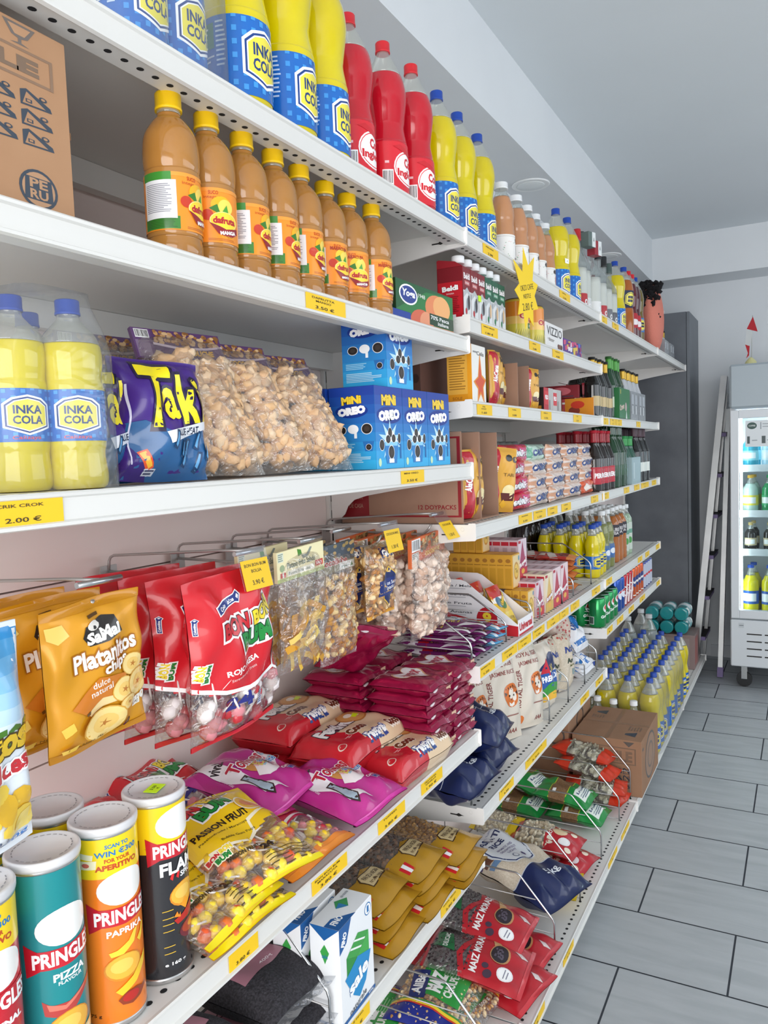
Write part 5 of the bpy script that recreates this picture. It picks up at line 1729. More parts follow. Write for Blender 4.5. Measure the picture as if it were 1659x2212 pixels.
def quinoa():
    w, h, t = .155, .19, .085
    ops = [R(.12, .36, .78, .90, 'a3707e'), T('Quinoa', .34, .72, .38, .09, '4a2a34', 0, .02), T('nera', .45, .62, .22, .07, '4a2a34'), E(.60, .60, .12, .09, '3a2c26', 14), E(.58, .62, .07, .05, 'c9a24a', 10), T('400g', .55, .42, .2, .04, 'e8d8dc')]
    root = bag('seed_bag', w, h, t, SEED, ops, seed=151, wr=.06, seal=.02, ph=5, pinch=.01)
    m = MB()
    surf = pillow(w, h, t, 151, seal=.02, pinch=.01, wr=.06, ph=5)
    m.add([surf(w * i / 10, 0, .0, 1) for i in range(11)] + [tuple(Vector(surf(w * i / 10, 0, 0, 1)) + Vector((0, -.004 - .004 * (i % 2), -.024))) for i in range(11)], [(i, i + 1, 12 + i, 11 + i) for i in range(10)], film('clear_bag_end', 'd8dade', .7, milk=.35, bump=.3))
    m.build('clear_end', root)
    return root


for i, (x, y, z, rz) in enumerate(((.497, .985, A5 + .088, -.02), (.50, .985, A5 + .025, 0), (.50, .80, A5 + .025, .05), (.50, .80, A5 + .088, .05))):
    place('quinoa', quinoa, (x, y, z), (FLAT, 0, F90 + rz), ('clear brick of black seeds with a mauve label, on top left of the salt boxes', 'clear brick of black seeds under the labelled one beside the salt', 'clear brick of black seeds at the far left on the fifth shelf', 'upper clear brick of black seeds at the far left on the fifth shelf')[i], 'seed bag', 'black seed bricks', scale=(1, .88 if i in (0, 3) else .55, 1))


def salt():
    W_, Wd, H_ = .118, .058, .172
    cube = [P([(0.180, 0.639), (0.532, 0.774), (0.852, 0.684), (0.500, 0.538)], '3fa04a'), P([(0.180, 0.639), (0.500, 0.538), (0.500, 0.281), (0.180, 0.393)], '2f8f3f'), P([(0.500, 0.538), (0.852, 0.684), (0.852, 0.438), (0.500, 0.281)], '46ac50')]
    grid = [P([(0.284, 0.678), (0.316, 0.690), (0.636, 0.606), (0.604, 0.594)], 'f2f6f2'), P([(0.388, 0.729), (0.420, 0.740), (0.748, 0.650), (0.716, 0.639)], 'f2f6f2'), R(.49, .28, .51, .54, 'f2f6f2')]
    front = [P([(0, 1), (.36, 1), (.2, .80), (0, .74)], '1f5c9c'), T('FINO', .13, .86, .2, .075, 'ffffff', 1.1, .05)] + cube + grid + [P([(.12, .44), (.50, .54), (.90, .46), (.72, .20), (.52, .11), (.34, .20)], '1f8cc8'), TO('sale', .51, .33, .58, .15, 'ffffff', '1f6ca8', .25, .04, .06), T('naturale', .48, .075, .5, .06, '555a60', .12), R(0, 0, 1, .035, '1f5c9c'), E(.86, .90, .10, .065, '2f74b0', 18), E(.86, .90, .085, .054, 'ffffff', 18), T('1', .86, .90, .06, .07, '2f74b0', 0, .06), T('500g', .86, .02, .15, .025, 'ffffff')]
    left = [P([(0, 1), (1, 1), (.5, .86)], '1f5c9c'), P([(.35, .74), (.5, .82), (.65, .74), (.5, .62)], '3fa04a'), T('sale', .5, .70, .2, .04, '1f6ca8'), R(0, 0, 1, .03, '1f5c9c')]
    top = [P([(0, 0), (.5, 0), (.2, .5), (0, .5)], '1f5c9c'), T('FINO', .2, .3, .24, .22, 'ffffff', 0, .04), P([(.45, .62), (.6, .86), (.78, .62), (.6, .36)], '3f9a5a'), P([(.45, .62), (.6, .7), (.6, .36)], '2f7fb8'), T('sale naturale', .84, .8, .2, .12, '8a9098')]
    return carton('salt_box', W_, Wd, H_, mat('white_card', 'eef0f2', .4), front=front, left=left, top=top)


for i, (x, y) in enumerate(((.500, 1.105), (.432, 1.092))):
    place('salt', salt, (x, y, A5 + .001), F90 + .03, ('white salt box with a green and blue cube, at the front of the fifth shelf', 'white salt box standing behind another')[i], 'salt box', 'white salt boxes')

GFOIL = mat('gold_wrapper', 'b08322', .3, metal=.25, coat=.2)
PSE = [mat('dried_potato', '6f5140', .8, noise=('4a352a', 60, .3)), mat('dried_potato_light', '8d6a50', .8), mat('dried_potato_dark', '4d3a30', .8)]
PSY = [mat('dried_potato_yellow', 'b98a4a', .8), mat('dried_potato_tan', 'a5753a', .8), mat('dried_potato_amber', 'c99c5c', .8)]


def papa(kind):
    w, h = .150, .255
    ops = [P([(0, .32), (.2, .31), (.36, .29), (.70, .37), (.90, .34), (1, .31), (1, 0), (0, 0)], 'b08322'), P([(.36, .26), (.42, .31), (.90, .34), (.94, .30), (.90, .20), (.43, .15)], '4a3218'), P([(.385, .255), (.43, .30), (.89, .33), (.92, .295), (.88, .21), (.44, .16)], 'd9c190'), T('PAPA SECA NEGRA' if kind == 'n' else 'PAPA SECA', .66, .265, .42, .042, '3a2410', .06, .01), T('PATATA NERA', .66, .205, .36, .026, '5a4020', .06),
           R(.08, .10, .26, .20, 'c8232c'), R(.135, .10, .205, .20, 'f2f2f2'), R(0, 0, 1, .02, '8e6a18')]
    ops2 = [R(0, .86, 1, 1, '5d9a2c'), P([(0, .78), (.3, .84), (.6, .86), (0, .9)], '5d9a2c'), T('Inka', .3, .92, .36, .08, '3a2c14', .1, .04)]
    GR = mat('green_wrapper', '5d9a2c', .3, coat=.2)
    return bag('dried_potato_bag', w, h, .040, GFOIL, ops + ops2, seed=161, matfn=lambda u, v: GFOIL if v < .29 else (GR if v > .88 else CLEARBAG), filling=('dried_potato', fill_blobs(w, h, .045, 190, .0055, .0085, PSE if kind == 'n' else PSY, v0=.27, v1=.92, back=False)), wr=.10, seal=.04)


for col, (x, y, n) in enumerate(((.535, 1.285, 4), (.552, 1.425, 4), (.575, 1.558, 3))):
    for lv in range(n):
        r_ = random.Random(col * 7 + lv)
        z = A5 + .022 + lv * .0245
        kk = 'y' if col == 2 and lv == n - 1 else 'n'
        place('papa_' + kk, lambda kk=kk: papa(kk), (x - .008 * lv + r_.uniform(-.008, .008), y + r_.uniform(-.008, .008), z), (FLAT + .02 + .012 * lv, 0, F90 + r_.uniform(-.06, .06)), f'{("lowest", "second", "third", "topmost")[lv] if n == 4 or lv < 2 else "topmost"} gold dried potato bag in the {("pile right of the salt boxes", "middle pile", "pile at the shelf end")[col]}', 'dried potato bag', 'gold dried potato bags')
divider(.16, .515, 1.175, A5 + .0005, 'wire divider between the salt boxes and the dried potato bags', .17)
divider(.16, .515, 1.035, A5 + .0005, 'wire divider left of the salt boxes', .17)

# ================================================================ second bay
def card(c, rough=.4):
    return mat('card_' + c, c, rough)


def put(o, x, y, z, rz, label, cat, group=None, rx=0, ry=0):
    o.location = (x, y, z)
    o.rotation_euler = (rx, ry, rz)
    return tag(o, label, cat, group)


# ---- top shelf: peach juice and liquor
def peach():
    kp = [(.030, 0), (.034, .004), (.0345, .02), (.0345, .095), (.033, .115), (.032, .13), (.0335, .15), (.031, .17), (.022, .20), (.0165, .212), (.016, .226)]
    ops = []
    rnd = random.Random(3)
    for i in range(90):
        x, y, a = rnd.random(), rnd.uniform(.08, .92), rnd.uniform(0, 6)
        c, s_ = math.cos(a) * .012, math.sin(a) * .02
        ops.append(P([(x - c, y - s_), (x + s_ * .18, y - c * .6), (x + c, y + s_), (x - s_ * .18, y + c * .6)], rnd.choice(('2f8a5a', '2f8a5a', 'e08a8a', '3f9a6a'))))
    ops += [R(.42, .15, .60, .32, '6b2f22'), E(.52, .55, .04, .2, 'b83a3a', 12), E(.48, .85, .05, .08, '3a3030', 10), R(0, .93, 1, .96, 'e0dcd6')]
    return bottle('juice_bottle', kp, .20, PLIQ, GLASS, WCAP, .0185, .014, (.008, .095, ops, mat('white_paper_label', 'eeece8', .5)), n=28, empty_part='glass_neck')


for i, (x, y) in enumerate(((.452, 2.168), (.450, 2.300), (.446, 2.412), (.44, 2.515), (.435, 2.635))):
    place('peach', peach, (x, y, T1 + .001), F90 + .45 - .1 * i, f'{ORD[i]} peach juice bottle with white lid and dotted label, counted from the yellow soda', 'juice bottle', 'peach juice bottles on the topmost shelf', scale=1.04)
for i, (x, y) in enumerate(((.437, 2.775), (.442, 2.905))):
    place('soda_yellow', soda('yellow'), (x, y, T1 + .001), F90 - .2 + .3 * i, ('yellow soda bottle directly right of the peach bottles, white sticker on it', 'yellow soda bottle between its twin and the clear liquor')[i], 'soda bottle', 'yellow soda bottles on the topmost shelf')
st = MB()
st.box((-.0125, -.0006, -.008), (.0125, 0, .008), card('ffffff'))
st.box((.001, -.0009, -.002), (.004, -.0006, .002), card('333333'))
st = st.build('price_sticker')
put(st, .437 + .0400, 2.775 - .012, T1 + .148, F90 - .25, 'small white sticker on the yellow soda next to the peach bottles', 'sticker')


def liquor(cap, lab, tall=1.0, boxed=None):
    def mk():
        kp = [(.030, 0), (.034, .004), (.0345, .02), (.0345, .17), (.030, .20), (.014, .235), (.0125, .25), (.0125, .285)]
        o = bottle('liquor_bottle', [(r, z * tall) for r, z in kp], .17 * tall, mat('clear_spirit', 'c9cdc6', .06, coat=.5, spec=.6), GLASS, card(cap), .0145, .035, (.012, .075, [R(.36, .1, .66, .9, lab), T('O', .5, .5, .08, .35, 'f0eeee', 0, .05)], card(lab)), n=20, empty_part='glass_neck')
        return o
    return mk


LQ = [(.45, 3.015, 'b8262c', 'b52a30', 1.0, 'clear liquor bottle with red cap beside the yellow soda'), (.44, 3.115, '3c4340', 'd8dad8', 1.05, 'clear liquor bottle with a grey carton on its neck'), (.455, 3.215, '8f2630', 'e6e6e4', 1.0, 'clear liquor bottle with a long white label and wine red cap'), (.455, 3.325, '2a2a2c', 'b52a34', .97, 'clear liquor bottle with black cap and red foot label'), (.455, 3.425, '2a2a2c', '6c6f76', .93, 'clear liquor bottle with black cap and grey foot label'), (.455, 3.525, '4a5a56', '5a5d64', .9, 'shortest clear liquor bottle with grey foot label, last of the row')]
for x, y, c, l, t, lab in LQ:
    put(liquor(c, l, t)(), x, y, T1 + .001, F90 - .3, lab, 'liquor bottle', 'clear liquor bottles on the topmost shelf')
for i, (y, c, z, lab) in enumerate(((3.118, '5d6d69', .262, 'small grey box hung on a liquor bottle neck'), (3.218, '9c2a34', .25, 'small wine red and white box hung on a liquor bottle neck'))):
    o = carton('neck_box', .05, .035, .055, card(c), front=[R(.5, 0, 1, 1, 'dfe3e2'), T('A', .75, .5, .2, .3, '4a4a4a')])
    put(o, .475, y - .035, T1 + z, F90 - .3, lab, 'neck box')

# ---- second shelf: red cartons, barley tins, chocolate
def beldi(green):
    def mk():
        w, d, h = .0465, .066, .122
        c1, c2 = ('1d5a40', '2a6a4c') if green else ('7e1722', '9a1f2a')
        root = thing('drink_carton')
        m = MB()
        m.bbox((-w / 2, -d / 2, 0), (w / 2, d / 2, h), card(c1), .001)
        m.prism([(-d / 2, h - .001), (d / 2, h - .001), (d / 2, h + .018), (d / 2 - .004, h + .02), (-d / 2 + .02, h + .012)], 'x', -w / 2 + .001, w / 2 - .001, card(c2))
        fr = [R(0, 0, 1, .55, 'dfe0e0'), P([(0, .50), (.5, .62), (1, .50), (1, .40), (.5, .52), (0, .40)], 'b9bcbe'), T('Beldi', .5, .83, .82, .12, 'f4ecec', .05, .04), R(.2, .66, .85, .74, 'c86a6a' if not green else '5a9a7a'), T('SANGRIA', .52, .70, .5, .04, 'f4ecec'), E(.55, .30, .18, .12, '8a9096'), E(.7, .34, .15, .14, '3a3438' if not green else 'd8b48a'), P([(.3, .2), (.5, .45), (.42, .1)], '9aa0a4'), E(.33, .16, .12, .06, 'b8262c' if not green else '2a7a4c'), R(0, 0, 1, .06, 'f2f2f2'), T('1L', .4, .09, .2, .05, '444444')]
        le = [R(.03, .0, .97, .72, 'c31f2c' if not green else '2a7a50'), TO('Beldi', .5, .60, .62, .10, 'ffffff', 'a01824', .06, .05, .1), T('SANGRIA', .5, .50, .3, .03, 'f4dada'), R(.18, .03, .7, .1, 'f4f4f4')] + lines(.15, .14, .85, .45, 9, '8e1620' if not green else '174a30', .2, 3)
        carton_print(m, w, d, h, front=fr, left=le)
        m.build('carton', root)
        m = MB()
        m.lathe([(.0155, h + .010), (.0155, h + .026), (.0145, h + .0275), (.0005, h + .0275)], WCAP, 20, cy=-.012)
        m.build('cap', root)
        return root
    return mk


for i in range(6):
    g = i > 2
    place('beldi' + str(g), beldi(g), (.476, 1.749 + i * .0485, B2 + .001), F90, f'{("first", "second", "third")[i % 3]} {"green" if g else "dark red"} drink carton with white cap, counted from the left', 'drink carton', 'drink cartons on the second bay', scale=1.0)
st = MB()
st.box((-.009, -.0008, -.007), (.009, 0, .007), mat('lime_sticker', 'c8f21c', .5))
put(st.build('price_sticker'), .5105, 1.826, B2 + .062, F90, 'lime green price sticker on the second dark red drink carton', 'sticker')


def orzo():
    ops = [R(0, 0, 1, .42, 'd8c84a'), R(0, .42, 1, 1, 'e2892a'), R(0, .42, 1, .62, 'f2c66a'), E(.62, .60, .10, .18, 'b8281c', 16), TO('ORZO', .56, .62, .34, .16, 'b8281c', 'f6e2b8', 0, .06, .1), R(.52, .30, .66, .44, '2f6a2c'), T('100%', .59, .37, .1, .06, 'ffffff'), E(.68, .2, .06, .14, '6a3f22', 14), E(.68, .26, .055, .04, 'e8d2ae', 14)] + [P([(.30 + i * .03, .02), (.36 + i * .03, .30), (.34 + i * .03, .02)], 'a8a03a') for i in range(9)]
    return can('barley_tin', .037, .128, mat('barley_tin_print', 'd8b43c', .35), ops, card('3a2a22'), n=30)


for i, y in enumerate((2.239, 2.385)):
    place('orzo', orzo, (.465, y, B2 + .001), F90 - .35 + .3 * i, ('orange and yellow barley drink tin behind the star sign', 'barley drink tin right of the star sign')[i], 'drink tin', 'barley drink tins')
o = carton('chocolate_box', .195, .08, .085, card('eceae8'), front=[T('VIZZIO', .5, .72, .86, .32, '2a2628', 0, .01), lines(.1, .2, .5, .45, 4, 'b9b4b0')[0], T('Bitter', .32, .40, .3, .12, '8a8480')] + [E(.72 + .09 * (i % 3), .12 + .13 * (i // 3), .06, .085, ('6a3a28', '8a5238', '5a2e20')[i % 3], 12) for i in range(6)], left=[E(.3, .6, .14, .14, '3a3436', 16), E(.3, .6, .10, .10, 'eceae8', 16), E(.75, .2, .2, .2, '5a3226', 14), E(.72, .24, .1, .09, '8a5238', 10)])
put(o, .462, 2.404 + .0985, B2 + .001, F90, 'white chocolate almond box between the barley tins and the purple box', 'chocolate box')
rnd = random.Random(6)
o = carton('sweets_box', .235, .07, .06, card('5a3a8a'), front=[P([(x, y), (x + .1, y + .05), (x + .12, y + .3), (x - .02, y + .25)], c) for x, y, c in [(rnd.random(), rnd.random() * .8, rnd.choice(('d84a7a', '3a6ac8', 'f0e8f2', '8a2a6a', '4a2a7a', 'e8c84a'))) for _ in range(34)]] + [R(.18, 0, .2, .15, 'f2f2f2')])
put(o, .462, 2.622 + .120, B2 + .001, F90, 'small purple patterned sweets box at the end of the carton shelf', 'sweets box')

# star shaped sign clipped to the top rail
m = MB()
pts = star(0, 0, .072, .046, 9, 'x', 1.35, .35)[1]
pts = [(x * (1.35 if y > .06 else 1), y * (1.25 if y > .06 else 1)) for x, y in pts]
m.prism([(x, y) for x, y in pts], 'y', -.0005, .0005, mat('yellow_star_card', 'f0cb12', .5))
decal(m, [T('ORZO CAFFE', .5, .58, .52, .07, '3a3208', .22, -.002), T('NESTLE', .5, .47, .30, .055, '3a3208', .2, -.002), T('2.80 €', .52, .34, .42, .10, '3a3208', .18, -.002)], .15, .21, flat((-.075, -.0006, -.105), (1, 0, 0), (0, 0, 1)), clip=False)
put(m.build('star_sign'), .545, 2.091, 1.925, F90 - .15, 'yellow star shaped handwritten price sign hanging in front of the barley tins', 'sign', None)

# ---- third shelf: tea box, sauce pouches, biscuits
o = carton('tea_box', .092, .064, .139, card('eeece6'), front=[P([(.10, .36), (.42, .46), (.58, .90), (.70, .50), (1.0, .42), (.80, .28), (.86, .0), (.60, .16), (.35, .0), (.40, .24)], 'e8902a'), P([(.2, .365), (.46, .44), (.585, .74), (.67, .46), (.92, .40), (.74, .29), (.76, .10), (.6, .21), (.45, .12), (.45, .27)], 'd8502a'), T('Celis', .62, .86, .5, .07, '4a4a4a'), lines(.1, .8, .4, .9, 2, '8a8a8a')[0]], left=[R(0, 0, 1, 1, 'eeb348'), R(0, 0, 1, .15, 'e89a1c'), R(.82, 0, 1, 1, 'eeA020'.lower())] + lines(.08, .22, .76, .92, 16, 'a8752a', .3, 8, .4) + [T('SOLE', .4, .08, .4, .05, 'a8621a')])
put(o, .479, 1.806, B3 + .001, F90, 'yellow and white tea box with a red and orange star', 'tea box')
AJ = mat('mustard_pouch', 'd8a13a', .35, coat=.2)


def pouch():
    w, h = .080, .14
    ops = [P([(0, 0), (.42, 0), (.46, .3), (.36, .6), (.44, .85), (.40, .97), (.05, .97), (0, .9)], 'bb1f30'), TO('AlaCena', .22, .55, .58, .16, 'ffffff', 'bb1f30', 1.45, .04, .05), E(.70, .84, .11, .055, '26221f', 8), E(.90, .82, .09, .05, '26221f', 8), T('TARI', .72, .58, .34, .05, '7a5a1c'), E(.74, .32, .20, .11, 'e8d8a2', 16), P([(.5, .30), (.95, .30), (.90, .18), (.55, .18)], '5a1f1c'), P([(.48, .12), (.60, .2), (.70, .12), (.6, .06)], 'e0a82a'), R(.06, .06, .3, .2, 'a5182a')]
    return bag('sauce_pouch', w, h, .028, AJ, ops, seed=171, wr=.08, seal=.05, ph=5, pb=5, pinch=.0)


for i, (x, y, z, s_, rz, lab) in enumerate(((.49, 1.973, B3, 1, -.05, 'front mustard and red sauce pouch beside the tea box'), (.45, 2.103, B3, 1, -.05, 'mustard and red sauce pouch behind the front one by the tea box'), (.475, 2.308, B3, .88, -.5, 'sauce pouch leaning inside the open carton on the tea box shelf'), (.475, 1.817, B4, 1.22, -.2, 'tall sauce pouch in the red framed carton'), (.475, 2.000, B4, 1.25, -.75, 'tall sauce pouch leaning in the second open carton'))):
    place('pouch', pouch, (x, y, z + .006), (.0, (0, 0, .06, 0, .10)[i], F90 + rz), lab, 'sauce pouch', 'mustard and red sauce pouches', scale=s_)


def tray(w, d, h, left_ops, t=.003):
    root = thing('open_carton')
    for nm, a, b_ in (('side_panel', (-w / 2, -d / 2, 0), (-w / 2 + t, d / 2, h)), ('side_panel', (w / 2 - t, -d / 2, 0), (w / 2, d / 2, h)), ('back_panel', (-w / 2 + t, d / 2 - t, 0), (w / 2 - t, d / 2, h)), ('bottom_panel', (-w / 2 + t, -d / 2, 0), (w / 2 - t, d / 2 - t, t))):
        m = MB()
        m.box(a, b_, CARD2)
        if nm == 'side_panel' and a[0] < 0 and left_ops:
            decal(m, left_ops, d, h, flat((-w / 2, d / 2, 0), (0, -1, 0), (0, 0, 1)))
        m.build(nm, root)
    return root


CARD2 = mat('pinkish_cardboard', 'a8846f', .85, noise=('9c7966', 16, .35))
rf = [R(.02, .07, .99, .09, '8e2028'), R(.02, .93, .99, .95, '8e2028'), R(.965, .07, .99, .95, '8e2028'), R(0, .07, .24, .95, '8e2028'), T('CREMA DE AJI', .60, .50, .52, .12, '8e2028', 0, .01), T('12 DOYPACKS', .80, .18, .30, .05, '8e2028', 0, .02), T('EL RICO', .13, .40, .12, .05, 'b08a78'), T('SABOR', .13, .30, .12, .05, 'b08a78'), T('DE CASA', .13, .20, .12, .05, 'b08a78'), E(.13, .6, .04, .08, 'b08a78', 12)]
put(tray(.115, .335, .218, rf), .330, 1.771, B4 + .001, F90, 'open brown carton with a dark red frame printed crema de aji', 'open carton')
put(tray(.125, .335, .218, []), .330, 1.894, B4 + .001, F90, 'open brown carton directly right of the red framed one', 'open carton')
put(tray(.105, .28, .128, []), .355, 2.197, B3 + .001, F90, 'open brown carton of sauce pouches on the tea box shelf', 'open carton')
o = carton('cardboard_box', .30, .20, .125, mat('dark_cardboard', '6b4a40', .85, noise=('5f4138', 14, .3)), left=[T('BAUDUCCO', .25, .5, .6, .06, '3f2a24', 1.57), E(.5, .5, .14, .22, '47302a'), E(.5, .5, .11, .17, '6b4a40'), E(.5, .5, .08, .13, '563a32'), R(.70, .2, .84, .8, '563a32'), E(.93, .5, .05, .09, '47302a', 10)])
put(o, .30, 1.86, B3 + .001, F90, 'dark brown carton behind the tea box', 'cardboard box')


def field(white):
    return carton('biscuit_box', .10, .08, .075, card('c02634' if not white else 'c9c5c2'), front=[R(.1, .3, .5, .85, 'd8303a'), T('FIELD', .3, .60, .32, .18, 'ffffff', 0, .05), R(.5, 0, 1, 1, 'bdb9b6'), R(.55, .1, .7, .5, '8a8480')], left=[R(0, 0, 1, 1, '2e2224'), P([(.3 + .3 * math.cos(PI / 8 + PI / 4 * i) * .9, .62 + .3 * math.sin(PI / 8 + PI / 4 * i)) for i in range(8)], 'f0eeee'), P([(.3 + .26 * math.cos(PI / 8 + PI / 4 * i) * .9, .62 + .26 * math.sin(PI / 8 + PI / 4 * i)) for i in range(8)], '141214'), R(.1, .58, .5, .68, 'c9c5c2'), R(.1, .05, .9, .25, 'c8862a')])


for i, (x, y) in enumerate(((.455, 2.393 + .05), (.452, 2.393 + .155))):
    put(field(i)(0) if False else field(i), x, y, B3 + .001, F90, ('dark and red biscuit box right of the open sauce carton', 'grey white biscuit box beside the dark one')[i], 'biscuit box', 'biscuit boxes on the tea box shelf')
o = carton('fruit_tea_box', .135, .22, .072, card('d8d6d8'), left=[R(0, 0, 1, 1, 'e8962a'), R(0, 0, .5, 1, 'c8505a'), T('Delizie', .32, .45, .3, .16, 'e8a04a'), E(.66, .35, .10, .22, '8e3a2a', 14), E(.72, .66, .12, .2, 'd8402a', 14), R(.42, .72, .5, .82, 'f4f2ee')], front=[E(.3, .5, .2, .3, 'b8b4b8', 14), E(.8, .3, .07, .1, 'd8e84a', 10)])
put(o, .395, 3.003 + .068, B3 + .001, F90, 'long orange fruit box with a pale end, at the end of the tea box shelf', 'fruit box')
for i, (x, dy, z, c, s_) in enumerate(((.35, .07, .075, '8e2a34', (.15, .2, .05)), (.30, -.12, .001, '6a2428', (.2, .18, .10)), (.44, .10, .075, 'c83a4a', (.12, .10, .058)))):
    o = carton('tea_box', s_[0], s_[1], s_[2], card(c), front=[E(.5, .5, .2, .3, 'd8a0a4', 14), R(.1, .1, .3, .3, '5a5a7a')], left=[E(.3, .5, .15, .3, 'b8525a'), E(.65, .55, .2, .3, 'd8707a'), R(.1, .1, .9, .2, '5a3a4a')])
    put(o, x, 3.003 + dy, B3 + z, F90, ('dark red box lying on the long orange fruit box', 'dark red box standing behind the biscuit boxes', 'bright red box on top of the pale end of the fruit box')[i], 'tea box')

# ---- fourth shelf: biscuit rolls
RB = {'pink': ('c8283a', 'd83a7a', 'Festival', 'Fresa'), 'white': ('e2d2c8', 'cf9a7a', 'CASINO', ''), 'orange': ('dd5a2c', 'e8875a', 'Doritas', ''), 'mint': ('bcd8c8', '6aa88a', 'CASINO', '')}


def roll(kind):
    c1, c2, t1, t2 = RB[kind]
    def mk():
        w, h, t = .188, .052, .046
        base = mat('roll_wrapper_' + kind, c1, .25, coat=.35)
        if t2:
            ops = [R(.55, 0, 1, 1, c2), TO(t1, .36, .5, .52, .42, 'f4f2f2', '2a2a4a', .04, .06, .1), TO(t2, .78, .5, .34, .40, 'f8e2ec', 'a81c5a', .04, .06, .1)]
        elif kind == 'orange':
            ops = [E(.3, .5, .12, .3, 'f2e6dc'), T('ODRA', .55, .5, .4, .3, 'f6eee6', 0, .06), E(.85, .5, .1, .2, '4a8a4a')]
        else:
            ops = [P([(0, 0), (.25, 0), (.15, 1), (0, 1)], c2), TO(t1, .52, .52, .62, .42, '24407f', 'f6f4f2', .05, .07, .08), E(.86, .4, .10, .3, '8a5238', 12), R(.8, .1, 1, .3, c2)]
        return bag('biscuit_roll', w, h, t, base, ops, seed=sum(map(ord, kind)), wr=.10, seal=.02, ph=2.2, crease=1.5, pinch=.0)
    return mk


kinds = [['pink', 'white', 'white', 'white', 'orange'], ['pink', 'white', 'white', 'white', 'white'], ['pink', 'white', 'white', 'white', 'white'], ['pink', 'mint', 'white', 'white', 'white']]
n = 0
y0_ = 2.030
for lv in range(4):
    for k in range(5):
        y = y0_ + .098 + k * .196 + (.004 if lv % 2 else 0)
        place('roll_' + kinds[lv][k], roll(kinds[lv][k]), (.485 - .003 * lv, y, B4 + .002 + lv * .045), (0, 0, F90 + .06 * ((lv + k) % 3 - 1)), f'{kinds[lv][k]} biscuit roll, {("lowest", "second", "third", "top")[lv]} layer, {("left end", "second from left", "middle", "second from right", "right end")[k]} of the roll stack', 'biscuit roll', 'biscuit rolls on the carton shelf', scale=(1.03, 1, .96))


# ---- fifth shelf: snack bars, jelly display, small boxes
def bar_(kind):
    def mk():
        c, a, b_ = {'plum': ('7a2a6a', 'f0eaf0', '2a2028'), 'blue': ('6ab0d8', 'f2f2f2', 'c83a3a')}[kind]
        w, d, h = .20, .055, .018
        root = thing('snack_bar')
        m = MB()
        surf = pillow(w, d, h, 181, seal=.02, pinch=.02, wr=.14, ph=5)
        lay = lambda u, v, off=0, side=1: (lambda p: (p[0], p[2] - d / 2, h / 2 - p[1]))(surf(u, v, off, side))
        bag_mesh(m, w, d, h, lay, lambda u, v: mat('bar_' + c, c, .25, coat=.35), nu=24, nv=8)
        ops = [R(0, 0, .30, 1, a), R(.30, 0, .44, 1, 'c8202c'), T('INCA', .54, .5, .16, .5, 'e8c83a', 0, .03), P([(.60, 0), (.72, .35), (1, .42), (1, .22), (.8, .1)], a), R(.70, .5, .97, .95, b_), T('30g', .84, .72, .16, .28, 'e8e8e8'), T('Nestle', .15, .5, .2, .35, '5a5a5a')]
        decal(m, ops, w, d, lambda u, v, off: lay(u, v, off + .0004, 1), su=.012, sv=.012, inkf=ink2)
        m.build('wrapper', root)
        return root
    return mk


k = 0
for col in range(3):
    for lv in range(4 if col < 2 else 3):
        kd = 'blue' if col == 2 else 'plum'
        r_ = random.Random(col * 9 + lv)
        place('bar_' + kd, bar_(kd), (.40 + .01 * col + r_.uniform(-.008, .008), 1.752 + col * .075 + r_.uniform(-.006, .006) + (.02 if col == 2 else 0), B5 + .001 + lv * .0195), (0, 0, (0.02, -.05, -.35)[col] + r_.uniform(-.05, .05)), f'{("bottom", "second", "third", "top")[lv]} {"light blue" if col == 2 else "plum"} snack bar of the {("nearest", "middle", "furthest")[col]} pile by the shelf end', 'snack bar', 'snack bars on the fifth shelf')
yd = 2.02
root = thing('display_box', 'white and red cardboard display box of jelly sachets with a yellow figure 9', 'display box', (0, yd, B5 + .001))
side = [(.215, 0), (.523, 0), (.523, .030), (.37, .145), (.355, .150), (.215, .152)]
for nm, y in (('side_panel', 0), ('side_panel', .127)):
    m = MB()
    m.prism(side, 'y', y, y + .003, card('f0eef0'))
    if y == 0:
        w_, h_ = .31, .155
        decal(m, [P([(0, 0), (.99, 0), (.99, .18), (.78, .22), (.60, .24), (.3, .36), (0, .46)], 'c0202c'), E(.70, .27, .10, .22, 'c0202c', 22), TO('9', .70, .29, .085, .22, 'f4d23a', 'c0202c', .0, .05, .08), P([(0, .05), (.3, .1), (.36, .3), (.2, .45), (0, .5)], 'd8505a')] + [E(.10, .86 - .16 * i, .02, .035, 'b8b8bc', 10) for i in range(4)] + [T(t, .36, .86 - .16 * i, .40, .045, '5a5a60') for i, t in enumerate(('Manzana / Mela', 'Fecula de Yuca', 'Leche Fruta', 'Pina / Ananas'))] + [R(.16, .80 - .16 * i, .5, .81 - .16 * i, 'a8a8b0') for i in range(4)], w_, h_, flat((.215, 0, 0), (1, 0, 0), (0, 0, 1)))
    m.build(nm, root)
m = MB()
m.box((.520, .003, 0), (.523, .127, .045), card('f0eef0'))
decal(m, [R(0, 0, 1, .12, 'c0202c'), T('Universal', .48, .52, .9, .5, 'c0202c', 0, .05)], .124, .045, flat((.523, .003, 0), (0, 1, 0), (0, 0, 1)))
m.build('front_panel', root)
m = MB()
m.box((.215, .003, 0), (.52, .127, .003), card('f0eef0'))
m.box((.215, .003, .003), (.218, .127, .15), card('f0eef0'))
m.build('back_panel', root)


